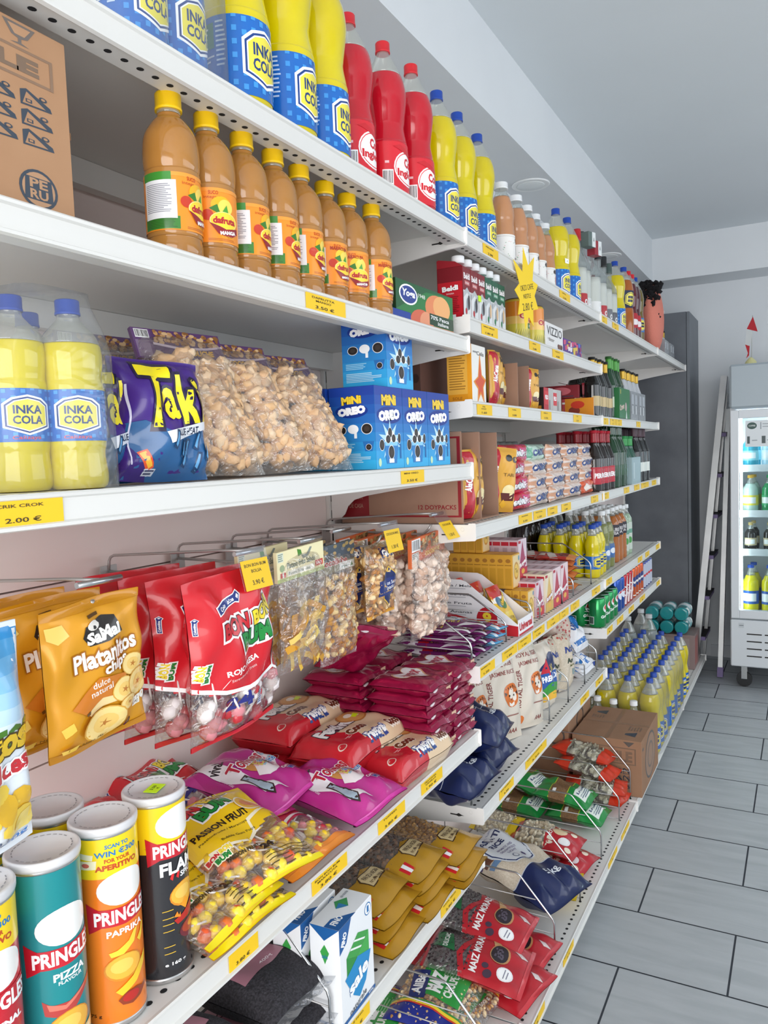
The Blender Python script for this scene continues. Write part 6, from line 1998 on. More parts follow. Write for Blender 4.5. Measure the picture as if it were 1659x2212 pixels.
def sachet():
    return bag('jelly_sachet', .10, .13, .018, mat('yellow_sachet', 'e8b92a', .3, coat=.3), [R(0, .62, 1, 1, 'c8302a'), P([(0, .62), (.4, .50), (1, .62), (1, .72), (0, .72)], 'f4f0ea'), E(.30, .60, .2, .13, '3f6a8a', 12), E(.48, .54, .16, .12, '4a7a3a', 12), TO('Universal', .62, .66, .62, .09, 'f4d23a', 'a81c24', .6, .05, .1), R(.2, .1, .8, .35, 'f0cf3a'), T('250g', .6, .2, .3, .08, '8a6a1a')], seed=191, wr=.12)


for i, x in enumerate((.485, .43, .375, .32)):
    place('sachet', sachet, (x, yd + .065, B5 + .012 + .008 * i), (-.55, .04, F90), f'{ORD[i]} yellow and red jelly sachet from the front in the display box', 'jelly sachet', 'jelly sachets in the display box', scale=(1, 1, 1.0 + .0 * i))


def teabox(c, kind):
    def mk():
        w, d, h = .062, .0235, .092
        if kind == 'tea':
            f_ = [R(.06, .04, .94, .96, 'e8cf9a'), E(.5, .5, .32, .26, 'c8923a', 18), E(.5, .5, .26, .20, 'e8c25a', 18), T('Te', .5, .5, .3, .14, '6a4a1a'), E(.85, .85, .1, .08, '6a9ab0', 10)]
            l_ = [E(.5, .82, .3, .06, 'a8722a', 12), R(.1, .68, .9, .70, '9a6a22'), R(.15, .1, .85, .6, 'c8942c')]
        else:
            cc = {'lilac': ('e2cfd8', 'a83a62'), 'cream': ('eadcc4', 'c8862a'), 'pink': ('e8d2d6', 'b82a4a')}[kind]
            f_ = [R(0, 0, 1, 1, cc[0]), P([(.1, .30), (.5, .95), (.9, .30)], cc[1] if kind != 'cream' else 'e0b96a'), E(.5, .32, .30, .12, cc[1], 14), TO('Royal', .5, .36, .8, .15, 'ffffff', 'b82238', .25, .05, .14), R(0, 0, 1, .25, 'c8384a' if kind != 'cream' else 'd9b25a'), E(.5, .16, .2, .07, 'e8b24a', 10), R(.02, .90, .3, .97, 'b82238')]
            l_ = [R(.1, .85, .9, .95, 'b82238'), R(.25, .45, .75, .8, 'b8a0ac'), R(.1, .05, .9, .3, 'c2a8b4')]
        return carton('pudding_box' if kind != 'tea' else 'tea_box', w, d, h, card(c), front=f_, left=l_, top=[R(.2, .3, .8, .6, 'b98a94')] if kind != 'tea' else ())
    return mk


def lane(kind, c, y, x0, n, z, gap, what, where, sc=1.0):
    for i in range(n):
        place('small_' + kind, teabox(c, kind), (x0 - i * gap, y, z), (0, 0, F90), f'{ORD[i]} {what} from the front of {where}', 'tea box' if kind == 'tea' else 'pudding box', f'{what} row of {where}', scale=sc)


def yl(u, v, x): return 0


lane('tea', 'd9a236', 2.235, .478, 3, B5 + .001, .0245, 'yellow tea box', 'the low row right of the display')
lane('tea', 'd9a236', 2.250, .428, 10, B5 + .0945, .0245, 'yellow tea box', 'the raised middle row', 1.12)
lane('tea', 'd9a236', 2.262, .33, 4, B5 + .1985, .0245, 'yellow tea box', 'the topmost yellow row')
lane('lilac', 'd2bcc8', 2.305, .482, 3, B5 + .001, .0245, 'lilac pudding box', 'the low lilac row', 1.18)
lane('lilac', 'd2bcc8', 2.345, .415, 5, B5 + .112, .0275, 'lilac pudding box', 'the tall lilac row', 1.3)
lane('cream', 'e2d4bc', 2.385, .486, 4, B5 + .001, .0285, 'cream pudding box', 'the cream row', 1.3)
lane('pink', 'dcc4ca', 2.470, .486, 6, B5 + .001, .0285, 'pink pudding box', 'the left pink row', 1.35)
lane('pink', 'dcc4ca', 2.560, .486, 6, B5 + .001, .0285, 'pink pudding box', 'the right pink row', 1.38)
REDS = mat('red_sachet', 'b83a30', .28, coat=.3)
for lv in range(6):
    for c_ in range(2):
        r_ = random.Random(lv * 3 + c_)
        place('redsachet', lambda: bag('cocoa_sachet', .12, .15, .022, REDS, [R(0, .0, 1, .2, 'e08a4a'), P([(0, .4), (1, .7), (1, .9), (0, .6)], 'd8cfc8'), E(.5, .3, .25, .12, '7a2a22', 12), R(.2, .75, .8, .9, 'e8d2c0')], seed=201, wr=.2), (.492 - .07 * c_ + r_.uniform(-.01, .01), 2.735 + r_.uniform(-.012, .012) + .01 * c_, B5 + .018 + lv * .021), (FLAT + .05, 0, F90 + r_.uniform(-.25, .25)), f'{ORD[lv]} red sachet from the bottom in the {("front", "rear")[c_]} pile between the wire dividers', 'sachet', 'red sachets on the fifth shelf', scale=.95)
for i, (y, lab) in enumerate(((1.722, 'wire divider at the near end of the fifth shelf beside the snack bars'), (1.968, 'wire divider between the snack bars and the jelly display'), (2.185, 'wire divider left of the low yellow tea boxes'), (2.27, 'wire divider between yellow tea and lilac pudding boxes'), (2.515, 'wire divider in front of the pink pudding boxes'), (2.655, 'wire divider right of the pink pudding boxes'), (2.91, 'wire divider right of the red sachets'))):
    divider(.16, .505, y, B5 + .0005, lab, (.12, .12, .085, .085, .085, .085, .15)[i], (.07, .07, .03, .03, .03, .03, .07)[i])

# ---- sixth shelf: rice and flour
RICE = mat('rice_grain', 'd8cdbc', .7, noise=('c2b39c', 240, .2), bump=.2, bscale=260)
CLR = film('rice_bag_film', 'efe9e0', clear=.84, milk=.10, bump=.4, bscale=40, rough=.14)
NAVYB = mat('navy_sack', '172350', .3, coat=.25)


def tiger():
    w, h = .17, .27
    CR = mat('cream_rice_sack', 'd9cfc0', .38, coat=.15)
    ops = [T('ROYAL TIGER', .14, .45, .66, .055, '7a2a26', 1.5, .02), T('JASMINE RICE', .52, .72, .60, .06, '8a2e28', .05, .01), T('ROYAL TIGER', .52, .82, .60, .05, '8a2e28', .05, .01), E(.68, .48, .20, .13, 'd8722a', 18), E(.66, .50, .07, .06, 'f2e8da', 10), E(.76, .46, .06, .05, 'f2e8da', 10)] + [P([(.53 + .05 * i, .59 - .012 * abs(i - 3)), (.545 + .05 * i, .535), (.555 + .05 * i, .59 - .012 * abs(i - 3))], '3a241a') for i in range(7)] + [E(.61, .475, .022, .014, '2a1a14', 8), E(.74, .475, .022, .014, '2a1a14', 8), P([(.65, .44), (.70, .44), (.675, .415)], '7a3a2c'), P([(.60, .41), (.675, .385), (.75, .41), (.74, .37), (.675, .355), (.61, .37)], 'f4ebe0'), P([(.50, .52), (.56, .50), (.50, .47)], '3a241a'), P([(.86, .52), (.80, .50), (.86, .47)], '3a241a'), T('AAA', .66, .10, .26, .05, '8a2e28', 0, .02), lines(.48, .20, .85, .28, 3, '9a6a60')[0], E(.10, .86, .08, .05, 'd8722a', 12), E(.12, .10, .12, .06, 'd8722a', 12), R(0, .95, 1, 1, '9a8f4a')]
    return bag('rice_bag', w, h, .075, CR, ops, seed=211, wr=.10, seal=.05, sag=-.12)


for i, (x, y, ry, rz, lab) in enumerate(((.40, 1.985, 0, -.30, 'cream rice bag with an orange tiger head, leftmost and half hidden'), (.43, 2.125, .06, -.42, 'cream rice bag with an orange tiger head, middle of three'), (.462, 2.27, .10, -.30, 'cream rice bag with an orange tiger head, front right of three'))):
    place('tiger', tiger, (x, y, B6 + .004), (-.22, ry, F90 + rz), lab, 'rice bag', 'cream tiger rice bags')


def premiada():
    ops = [P([(0, .6), (.6, .85), (1, .8), (1, .62), (.6, .55), (.3, .6)], '1f2c5c'), P([(.1, .55), (.35, .78), (.4, .5), (.2, .4)], 'c8283a'), R(0, .28, 1, .55, '2a5aa8'), T('LA', .55, .62, .2, .1, 'f2d23a', .1, .05), T('PREMIADA', .52, .47, .8, .09, 'ffffff', .05, .05), P([(0, .30), (.4, .40), (1, .34), (1, .16), (.4, .22), (0, .14)], '3a9a3a'), P([(0, .2), (.6, .26), (1, .2), (1, .14), (0, .12)], 'f0b83a')]
    return bag('rice_bag', .12, .215, .06, mat('cream_rice_sack', 'd9cfc0', .38), ops, seed=221, wr=.1)


put(premiada(), .46, 2.475, B6 + .004, F90 - .2, 'small rice bag with a navy, red and green printed front', 'rice bag', None, rx=-.12)


def arroz():
    ops = [T('Na', .5, .72, .5, .12, '2a3f8a', 0, .03), T('Arroz', .62, .52, .6, .09, '2a3a2a', 0, .05), T('largo', .66, .42, .4, .06, '6a6a2a', 0, .04)] + [E(random.Random(i).random(), random.Random(i + 9).uniform(.88, 1), .02, .012, 'c8443a', 8) for i in range(26)] + [R(.6, .25, .95, .36, '8a9a9a')]
    return bag('rice_bag', .105, .20, .06, RICE, ops, seed=231, wr=.10, sag=-.1)


for i, (x, y) in enumerate(((.463, 2.69), (.44, 2.60))):
    place('arroz', arroz, (x, y, B6 + .004), (-.10, 0, F90 - .15), ('white long grain rice bag with red flecks, at the front', 'white long grain rice bag directly behind the front one')[i], 'rice bag', 'white long grain rice bags')


def redrice(big):
    def mk():
        RD = mat('clear_red_rice', 'd8cabb', .4, noise=('c8a898', 120, .2))
        TOPR = mat('red_sack_top', 'b52633', .28, coat=.3)
        ops = [E(random.Random(i).random(), random.Random(i + 33).uniform(.36, .74), .022, .012, 'b83a3a', 7) for i in range(90)] + [P([(.30, 0), (1, 0), (1, .2), (.6, .12)], 'c22a3a'), P([(.78, .2), (1, .25), (1, .7), (.85, .6)], 'e6d2ce')]
        return bag('rice_bag', .20, .30, .085, RD, ops, seed=241, matfn=lambda u, v: TOPR if v > .80 - .1 * u else RD, wr=.14, sag=-.15)
    return mk


for i, (x, y, s_, lab) in enumerate(((.41, 2.81, 1.06, 'tall rice bag with crumpled red top, right of the white rice bags'), (.35, 2.53, .98, 'rice bag with crumpled red top, at the back between the front bags'))):
    place('redrice', redrice(1), (x, y, B6 + .004), (-.14, .0, F90 - .1 - .2 * i), lab, 'rice bag', 'red topped rice bags', scale=s_)


def flour():
    ops = [E(.62, .60, .24, .20, '1f6fb8', 18), E(.55, .68, .12, .1, '2a82cc', 12), T('00', .3, .5, .2, .2, '3a5a9a', .2, .03), R(0, .1, 1, .2, '2a6fb8'), P([(.1, .8), (.4, .9), (.5, .8), (.3, .75)], '7fa8cc')]
    return bag('flour_bag', .15, .19, .085, mat('white_flour_paper', 'e3e4e8', .5), ops, seed=251, wr=.16)


for i, (x, y, z, rx, lab) in enumerate(((.42, 2.91, .775, -.75, 'white and blue flour bag lying on top of two others'), (.45, 2.885, .70, -1.2, 'white and blue flour bag in the middle of the flour pile'), (.45, 2.89, .652 + .04, FLAT, 'white and blue flour bag at the bottom of the flour pile'))):
    place('flour', flour, (x + .05, y, z - (.03 if i < 2 else 0)), (rx, 0, F90 - .1), lab, 'flour bag', 'white and blue flour bags', scale=.9)


def sack(plain):
    def mk():
        w, h = .24, .36
        TOPW = mat('white_rice_label', 'd4d9df', .35)
        ops = [P([(.12, .62), (.12, 1), (.88, 1), (.88, .62), (.72, .44), (.5, .40), (.28, .44)], 'd9dde2'), P([(.15, .63), (.15, 1), (.17, 1), (.17, .64), (.30, .46), (.5, .425), (.70, .46), (.83, .64), (.83, 1), (.85, 1), (.85, .63), (.71, .45), (.5, .41), (.29, .45)], '2a3a6a'), T('BASMATI', .48, .82, .44, .06, '1f2c5c', 0, .04), T('RICE', .48, .73, .26, .06, '1f2c5c', 0, .04), T('AROMATIC AND', .48, .65, .34, .025, '6a5a8a'), T('DELIGHTFULLY', .48, .61, .34, .025, '6a5a8a'), T('LIGHT', .48, .57, .2, .025, '6a5a8a'), E(.40, .50, .045, .03, '2a3a6a', 14), E(.40, .50, .035, .023, 'd9dde2', 14), E(.58, .50, .04, .026, '2a3a6a', 6), E(.35, .94, .10, .05, '8a92b0', 12), T('LONG GRAIN', .5, .89, .4, .025, '8a92b0'), T('5 kg', .56, .22, .30, .085, 'e6ebf2', .05, .02), R(0, .345, 1, .352, 'c2cad8')]
        if not plain:
            ops = ops[:0] + [R(0, .66, .34, 1, '3a2a5c'), P([(.02, .62), (.30, .58), (.40, .70), (.36, .86), (.1, .9)], '6a4232'), E(.17, .76, .17, .14, '5c3a2c', 22), E(.19, .78, .155, .125, 'dcdcd6', 22), R(.02, .55, .2, .60, '6a8ab0')] + ops[:0] + ops
            ops = [(o if o[0] != 'p' else o) for o in ops]
        M_ = (lambda u, v: NAVYB if v < .35 else RICE) if not plain else (lambda u, v: NAVYB if v < .55 or u < .1 or u > .9 else NAVYB)
        return bag('rice_sack', w, h, .115, NAVYB, ops, seed=261, matfn=M_, wr=.15, seal=.06, crease=2.2)
    return mk


for i, (x, y, z, rx, rz, s_, lab) in enumerate(((.545, 1.70, .712, FLAT + .04, -.05, .82, 'navy rice sack lying at the front of the sixth shelf, 5 kg printed on it'), (.52, 1.90, .695, FLAT + .06, -.10, .82, 'navy rice sack lying under the upper one beside the tiger rice bags'), (.535, 1.875, .775, FLAT + .16, .12, .85, 'upper navy rice sack with a pale label, beside the tiger rice bags'))):
    place('sack_plain', sack(True), (x, y, z), (rx, 0, F90 + rz), lab, 'rice sack', 'navy rice sacks on the sixth shelf', scale=(s_ * .95, s_, s_ * .80))
divider(.16, .50, 1.735 - .03, B6 - .0, 'wire divider at the near end of the sixth shelf', .16)
for y, lab in ((2.345, 'wire divider right of the tiger rice bags'), (2.565, 'wire divider right of the small navy printed rice bag'), (2.79, 'wire divider right of the white rice bags'), (2.975, 'wire divider at the far end of the sixth shelf by the flour')):
    divider(.16, .505, y, B6 + .0005, lab, .15, .07)

# ---- base shelf: corn, pulses, rice
KERN = [mat('corn_kernel', 'd9b178', .5), mat('corn_kernel_pale', 'e6cc9c', .5), mat('corn_kernel_brown', 'b98548', .5)]
BLK = [mat('purple_corn', '2d2428', .5), mat('purple_corn_light', '45343a', .5), mat('purple_corn_red', '3a2026', .5)]


def chulpe():
    w, h, t = .30, .185, .06
    BLU = mat('blue_bag_end', '1f2c86', .28, coat=.3)
    ops = [R(.16, 0, .185, 1, 'e8c82a'), R(.185, 0, .20, 1, '3a8a3a'), R(.145, 0, .16, 1, 'c83a2a'), R(.86, 0, .875, 1, 'e8c82a'), R(.845, 0, .86, 1, 'c83a2a'), R(.26, .16, .80, .78, '2f9440'), P([(.20, .80), (.52, .92), (.54, .70), (.22, .60)], '1f2c6a'), T('AliBa', .37, .76, .24, .13, 'f4f4f6', .1, .04), TO('MAIZ', .44, .55, .26, .20, 'f6f6f2', '2f9440', .05, .07, .08), T('CHULPE', .44, .36, .26, .12, 'f2f2ea', .05, .04)] + lines(.55, .24, .78, .54, 8, '8ac08a', .3, 5, .4) + [T('500 g', .70, .12, .14, .06, 'f2f2ea')]
    return bag('corn_bag', w, h, t, CLEARBAG, ops, seed=271, matfn=lambda u, v: BLU if u < .145 or u > .875 else CLEARBAG, filling=('corn_kernels', fill_blobs(w, h, t, 330, .0055, .0075, KERN, u0=.03, u1=.97, v0=.05, v1=.95, back=False, sq=(1, .7, 1.2), rough=.12)), wr=.08, seal=.03)


for i, (x, y, z, rz, rx, lab) in enumerate(((.53, 1.645, .195, .05, .10, 'green labelled bag of tan corn kernels, topmost near the bottom of the picture'), (.42, 1.50, .176, .1, .02, 'green labelled bag of tan corn kernels at the left, half under the shelf above'), (.555, 1.60, .172, -.08, .0, 'green labelled bag of tan corn kernels lying under the topmost one'))):
    place('chulpe', chulpe, (x, y, z), (FLAT + rx, 0, F90 + rz), lab, 'corn bag', 'tan corn kernel bags')
MRED = mat('red_corn_bag', 'b3222d', .28, coat=.3)


def morado():
    w, h, t = .19, .255, .05
    ops = [P([(0, .62), (.3, .70), (.7, .60), (1, .66), (1, .60), (.7, .54), (.3, .64), (0, .56)], 'b3222d'), P([(.30, .72), (.62, .80), (.66, .97), (.5, .93), (.34, .95)], '1f6a3c'), T('DELICIAS', .48, .84, .28, .05, 'e8efe8', .1, .03), T('MAIZ MORADO', .50, .52, .84, .075, 'f4f0ee', .06, .03), P([(.50, .34), (.95, .46), (.97, .42), (.56, .26)], 'c89a6a'), E(.52, .30, .17, .10, 'b8875a', 18), E(.52, .305, .15, .085, '2f282e', 18), E(.14, .36, .06, .045, '4a3a4a', 12), E(.24, .40, .04, .035, '4a3a4a', 10), E(.22, .20, .12, .08, 'f2eef0', 18), E(.22, .20, .10, .065, 'ffffff', 18), R(.14, .20, .30, .21, '8a8a9a'), R(.15, .17, .28, .18, '8a8a9a'), T('500 g', .86, .50, .18, .04, 'f2e6e2', .1), P([(.62, .10), (.70, .18), (.74, .12), (.68, .04)], 'e8d8d4'), R(0, 0, 1, .04, 'c83a42')] + [E(.44 + .16 * random.Random(i).random(), .26 + .09 * random.Random(i + 7).random(), .018, .010, '5a5260', 7) for i in range(22)]
    return bag('purple_corn_bag', w, h, t, MRED, ops, seed=281, matfn=lambda u, v: MRED if v < .60 or v > .97 else CLEARBAG, filling=('purple_corn', fill_blobs(w, h, t, 150, .0055, .008, BLK, v0=.56, v1=.95, back=False)), wr=.12, seal=.04)


for i, (x, y, z, rz, rx, lab) in enumerate(((.615, 1.765, .215, .10, .14, 'red bag of purple corn in front, lying across the others'), (.58, 1.885, .235, .02, .16, 'red bag of purple corn behind the front one, green emblem in its clear top'), (.45, 1.79, .19, -.05, .05, 'red bag of purple corn at the left with a wooden spoon picture'), (.625, 1.90, .172, -.12, .02, 'red bag of purple corn at the right edge beside the rail'), (.64, 1.77, .168, -.2, .0, 'red bag of purple corn lowest, its edge showing along the rail'))):
    place('morado', morado, (x, y, z), (FLAT + rx, 0, F90 + rz), lab, 'purple corn bag', 'red purple corn bags')
place('sack_label', sack(False), (.630, 2.12, .225), (FLAT + .10, 0, F90 - .32), 'large basmati rice sack with a white label and navy end on the base shelf', 'rice sack', None, scale=(.9, .85, 1.05))


def beans(kind):
    def mk():
        w, h, t = .16, .22, .055
        c, lab = ('b8242f', 'white_bean') if kind == 'red' else ('d9b91c', 'lima_bean')
        M_ = mat('bean_bag_' + kind, c, .28, coat=.3)
        ops = [P([(0, .46), (.4, .52), (.7, .44), (1, .5), (1, .40), (0, .38)], c), E(.60, .34, .14, .11, 'e0c8a2', 14), E(.34, .22, .12, .09, 'f4f0f2', 16), E(.34, .22, .09, .06, 'ffffff', 14), T('MOTE', .5, .46, .4, .05, 'f4eee8', .1, .03)] + [E(x, y, .06, .05, 'efe2cc', 12) for x, y in ((.15, .40), (.28, .42), (.8, .28), (.16, .12), (.7, .15))]
        if kind != 'red':
            ops = [R(.1, .1, .9, .3, '2a2a1c'), T('PALLARES', .5, .2, .7, .08, 'd9b91c'), R(0, .4, 1, .43, 'c8a81c')]
        fb = [mat('bean_' + kind, 'dcd0ae' if kind != 'red' else 'd6c6a6', .45), mat('bean_pale_' + kind, 'e8dfc6', .45)]
        return bag('bean_bag', w, h, t, M_, ops, seed=291 + len(kind), matfn=lambda u, v: M_ if v < .43 or v > .92 else CLEARBAG, filling=('beans', fill_blobs(w, h, t, 90, .007, .0105, fb, v0=.40, v1=.92, back=False, sq=(1, .6, 1.2), rough=.08)), wr=.12)
    return mk


for i, (k, x, y, z, rz, rx, lab) in enumerate((('red', .575, 2.42, .215, -.05, .12, 'red printed white bean bag on top, beside the basmati sack'), ('red', .61, 2.405, .172, -.2, .0, 'red printed white bean bag lying underneath at the rail'), ('yellow', .43, 2.44, .215, -.05, .10, 'yellow lima bean bag on top at the back'), ('yellow', .61, 2.28, .170, .1, .0, 'yellow lima bean bag whose corner shows beside the basmati sack'))):
    place('beans_' + k, beans(k), (x, y, z), (FLAT + rx, 0, F90 + rz), lab, 'bean bag', k + ' bean bags')


def lentil():
    w, h, t = .15, .21, .06
    G_ = mat('green_lentil_bag', '1f8a3f', .28, coat=.3)
    L_ = mat('brown_lentils', '8d6b48', .6, noise=('6f5236', 180, .25), bump=.4, bscale=160)
    ops = [R(.2, .08, .82, .30, 'e4ebe4'), T('Lenteja', .5, .23, .5, .06, '2a3a6a', 0, .03)] + lines(.26, .10, .76, .19, 3, '6a7a8a') + [R(.1, .60, .2, .66, 'f0f2f0'), R(0, .40, 1, .415, 'b8c83a'), R(0, .70, 1, .715, 'b8c83a')]
    return bag('lentil_bag', w, h, t, G_, ops, seed=301, matfn=lambda u, v: L_ if .40 < v < .70 else G_, wr=.14)


for i, (x, y, z, rz, rx, lab) in enumerate(((.535, 2.765, .225, -.05, .10, 'green lentil bag on top in front, white panel on its end'), (.585, 2.755, .178, -.05, .0, 'green lentil bag at the bottom in front'), (.36, 2.78, .235, -.3, .12, 'crumpled green lentil bag on top at the back'), (.37, 2.73, .178, -.1, .02, 'green lentil bag at the bottom at the back'))):
    place('lentil', lentil, (x, y, z), (FLAT + rx, 0, F90 + rz), lab, 'lentil bag', 'green lentil bags')


def mussel():
    w, h, t = .15, .25, .055
    R_ = mat('orange_red_bag', 'cf3a22', .28, coat=.3)
    fb = [mat('dried_chip_grey', 'c2bfa8', .5), mat('dried_chip_pale', 'dcdccb', .5), mat('dried_chip_dark', '8f8d78', .5)]
    return bag('dried_chip_bag', w, h, t, R_, [R(.78, .64, .86, .70, 'f2f2f2')], seed=311, matfn=lambda u, v: R_ if v < .22 or v > .74 else CLEARBAG, filling=('dried_chips', fill_blobs(w, h, t, 60, .010, .017, fb, v0=.20, v1=.78, back=False, sq=(1.2, .3, 1.1), rough=.3)), wr=.14)


for i, (x, y, z, rz, rx, lab) in enumerate(((.578, 2.955, .25, -.12, .14, 'orange red bag of pale dried chips, topmost in front'), (.555, 3.10 - .085, .29, -.08, .14, 'orange red bag of pale dried chips, topmost behind'), (.62, 2.925, .176, -.1, .0, 'orange red bag of pale dried chips at the bottom of the pile'), (.62, 2.94, .213, .15, .03, 'orange red bag of pale dried chips, second from the bottom'))):
    place('mussel', mussel, (x, y, z), (FLAT + rx, 0, F90 + rz), lab, 'dried chip bag', 'orange red dried chip bags', scale=.92)
for i, (y, lab) in enumerate(((1.50, 'wire divider at the near end of the base shelf by the tan corn'), (1.995, 'wire divider between the purple corn and the basmati sack'), (2.265, 'wire divider between the basmati sack and the red bean bags'), (2.545, 'wire divider between the bean and lentil bags'), (2.83, 'wire divider between the lentil and dried chip bags'), (3.035, 'tall wire divider right of the dried chip bags'))):
    divider(.17, .612, y, Z0 + .0005, lab, .20 if i < 5 else .23, .11)

# ================================================================ third bay
frag2 = [R(.12, .56, .92, .58, '7d6552'), R(.12, .84, .92, .86, '7d6552'), R(.90, .56, .92, .86, '7d6552'), T('FRAGILE', .52, .70, .70, .20, '7d6552', 0, .05), P([(.74, .97), (.90, .97), (.84, .90), (.82, .88)], '5d5550')] + glyph_motif(.62, .12, .10, 1.2)
o = carton('cardboard_box', .375, .27, .222, mat('brown_carton', 'a07a5f', .85, noise=('937056', 14, .35)), left=frag2, front=[E(.5, .5, .30, .42, '5d5550', 26), E(.5, .5, .27, .38, 'a07a5f', 26), E(.5, .5, .16, .24, '6d6058', 20), E(.5, .5, .13, .2, 'a07a5f', 20), R(.05, .8, .12, .84, '5d5550')], top=[R(0, .47, 1, .53, '8f6d53'), R(.47, 0, .53, 1, '97745a'), P([(.12, .12), (.16, .28), (.2, .28), (.26, .12)], '3f4650'), P([(.74, .72), (.78, .88), (.82, .88), (.88, .72)], '3f4650')] + lines(.30, .08, .44, .28, 5, '7d6552') + lines(.60, .72, .72, .92, 5, '7d6552'))
put(o, .518, 3.243, Z0 + .001, F90, 'brown cardboard box printed fragile on the base shelf in front of the sodas', 'cardboard box')
o = carton('cardboard_box', .37, .20, .325, mat('brown_carton', 'a07a5f', .85), left=[E(.75, .62, .18, .12, '5d5550'), E(.75, .62, .14, .09, 'a07a5f')], front=[E(.5, .7, .16, .14, '5d5550', 20), E(.5, .7, .12, .10, 'a07a5f', 20), lines(.3, .1, .8, .4, 4, '7d6552')[0]])
put(o, .268, 3.24, Z0 + .001, F90, 'brown cardboard box standing behind the fragile box on the base shelf', 'cardboard box')


def beer(name, h, r, glass, foil, lab, labc, capc, neck=.42, clear=False):
    def mk():
        kp = [(r * .92, 0), (r, .004), (r, h * .52), (r * .93, h * .58), (r * .48, h * .74), (r * .40, h * .86), (r * .40, h * .97)]
        return bottle('beer_bottle', kp, h * .80, glass, foil, card(capc), r * .46, .008, (h * .12, h * .40, [R(.3, .1, .7, .9, labc), T(lab, .5, .5, .34, .3, 'f2f2f2', 0, .05)] if lab else [R(.32, .2, .68, .8, labc)], glass if not lab else card(labc)), n=16, sm=3, empty_part='neck_foil')
    return mk


DKG = mat('brown_beer_glass', '1f1512', .06, coat=.6)
GRG = mat('green_beer_glass', '0d3a1c', .06, coat=.6)
BKG = mat('black_beer_glass', '10100f', .06, coat=.6)
GFO = mat('gold_foil_neck', 'c9a13a', .3, metal=.4)
CLG = mat('clear_beer', 'b9bcc0', .06, coat=.5)
BEERS = [  # shelf z, first y, step, count, rows deep, key, builder, label
    (B3, 3.035, .054, 5, 2, 'gold', beer('g', .225, .029, BKG, GFO, '', 'b8a06a', '1c1a1a'), 'dark beer bottle with gold foil neck'),
    (B3, 3.325, .058, 4, 2, 'green', beer('gr', .255, .030, GRG, mat('green_foil_neck', '4a9a3a', .3), '', 'c8d0b8', '2c5a2a'), 'green topped beer bottle behind the green carrier'),
    (B3, 3.60, .052, 7, 2, 'cor', beer('co', .225, .027, CLG, GFO, '', 'dfe0e2', '1c1a1a'), 'clear beer bottle with gold foil neck'),
    (B4, 3.04, .058, 5, 3, 'per', beer('pe', .235, .030, DKG, mat('red_foil_neck', '9a1f2a', .3), 'PERONI', 'b52233', 'b52233'), 'dark beer bottle with red label'),
    (B4, 3.345, .060, 4, 2, 'heg', beer('he', .27, .033, GRG, GRG, '', '1f4a2c', '1f5a2c'), 'large green beer bottle'),
    (B4, 3.60, .056, 4, 2, 'sml', beer('sm', .215, .029, mat('pale_green_glass', '2a5a48', .08, coat=.5), mat('green_bright_foil', '2f9a4a', .3), '', '8fb0b0', '2f8a4a'), 'small green capped bottle in the grey carrier'),
    (B4, 3.83, .060, 5, 2, 'drk', beer('dk', .265, .032, BKG, mat('plum_foil_neck', '4a2f3a', .4), '', 'd8dcd4', '2a2024'), 'dark beer bottle with plum neck'),
]
for z, y0, st_, n, deep, key, mk, lab in BEERS:
    for d_ in range(deep):
        for i in range(n):
            place('beer_' + key, mk, (.492 - .066 * d_ - .004 * (i % 2), y0 + st_ * i, z + .001), (0, 0, F90 - .2), f'{lab}, {ORD[i]} from the left in the {("front", "second", "third")[d_]} row', 'beer bottle', lab + 's')


def carrier(name, w, d, h, c, ops, label, x, y, z, m=None):
    root = thing(name)
    b_ = MB()
    t = .0012
    for a, e in (((-w / 2, -d / 2, 0), (w / 2, -d / 2 + t, h)), ((-w / 2, d / 2 - t, 0), (w / 2, d / 2, h)), ((-w / 2, -d / 2 + t, 0), (-w / 2 + t, d / 2 - t, h)), ((w / 2 - t, -d / 2 + t, 0), (w / 2, d / 2 - t, h))):
        b_.box(a, e, m or card(c))
    decal(b_, ops, w, h, flat((-w / 2, -d / 2, 0), (1, 0, 0), (0, 0, 1)))
    b_.build('sleeve', root)
    put(root, x, y, z, F90, label, 'bottle carrier')


carrier('bottle_carrier', .215, .15, .125, '176a34', [R(0, 0, 1, 1, '1a7038'), T('Crown', .25, .38, .4, .2, 'e8c8b8', .15, .04), E(.62, .40, .08, .15, 'c8a8a8', 10), P([(.6, 0), (.72, 0), (.66, .3)], 'e8ece8'), R(.1, .8, .16, .95, 'c8b84a')], 'green cardboard beer carrier on the third bay shelf', .462, 3.415, B3 + .001)
CLC = film('clear_carrier_sleeve', 'd4d8dc', clear=.70, milk=.45, bump=.1)
carrier('bottle_carrier', .17, .14, .125, 'c4c8cc', [R(.1, .55, .4, .9, 'b0b4ba'), R(.55, .55, .85, .9, 'b0b4ba'), R(.2, .2, .3, .5, 'e6e8ea'), R(.65, .2, .75, .5, 'e6e8ea')], 'clear beer carrier directly right of the green one', .462, 3.663, B3 + .001, CLC)
carrier('bottle_carrier', .17, .14, .125, 'c4c8cc', [R(.1, .55, .4, .9, 'b0b4ba'), R(.55, .55, .85, .9, 'b0b4ba'), R(.2, .2, .3, .5, 'e6e8ea'), R(.65, .2, .75, .5, 'e6e8ea')], 'clear beer carrier at the right end of the beer shelf', .462, 3.846, B3 + .001, CLC)
carrier('bottle_carrier', .21, .14, .12, '9ab0b4', [R(.1, .1, .9, .9, '9fb6ba'), R(.2, .2, .3, .8, 'c8d4d6')], 'grey green beer carrier on the dark bottle shelf', .462, 3.684, B4 + .001, None)
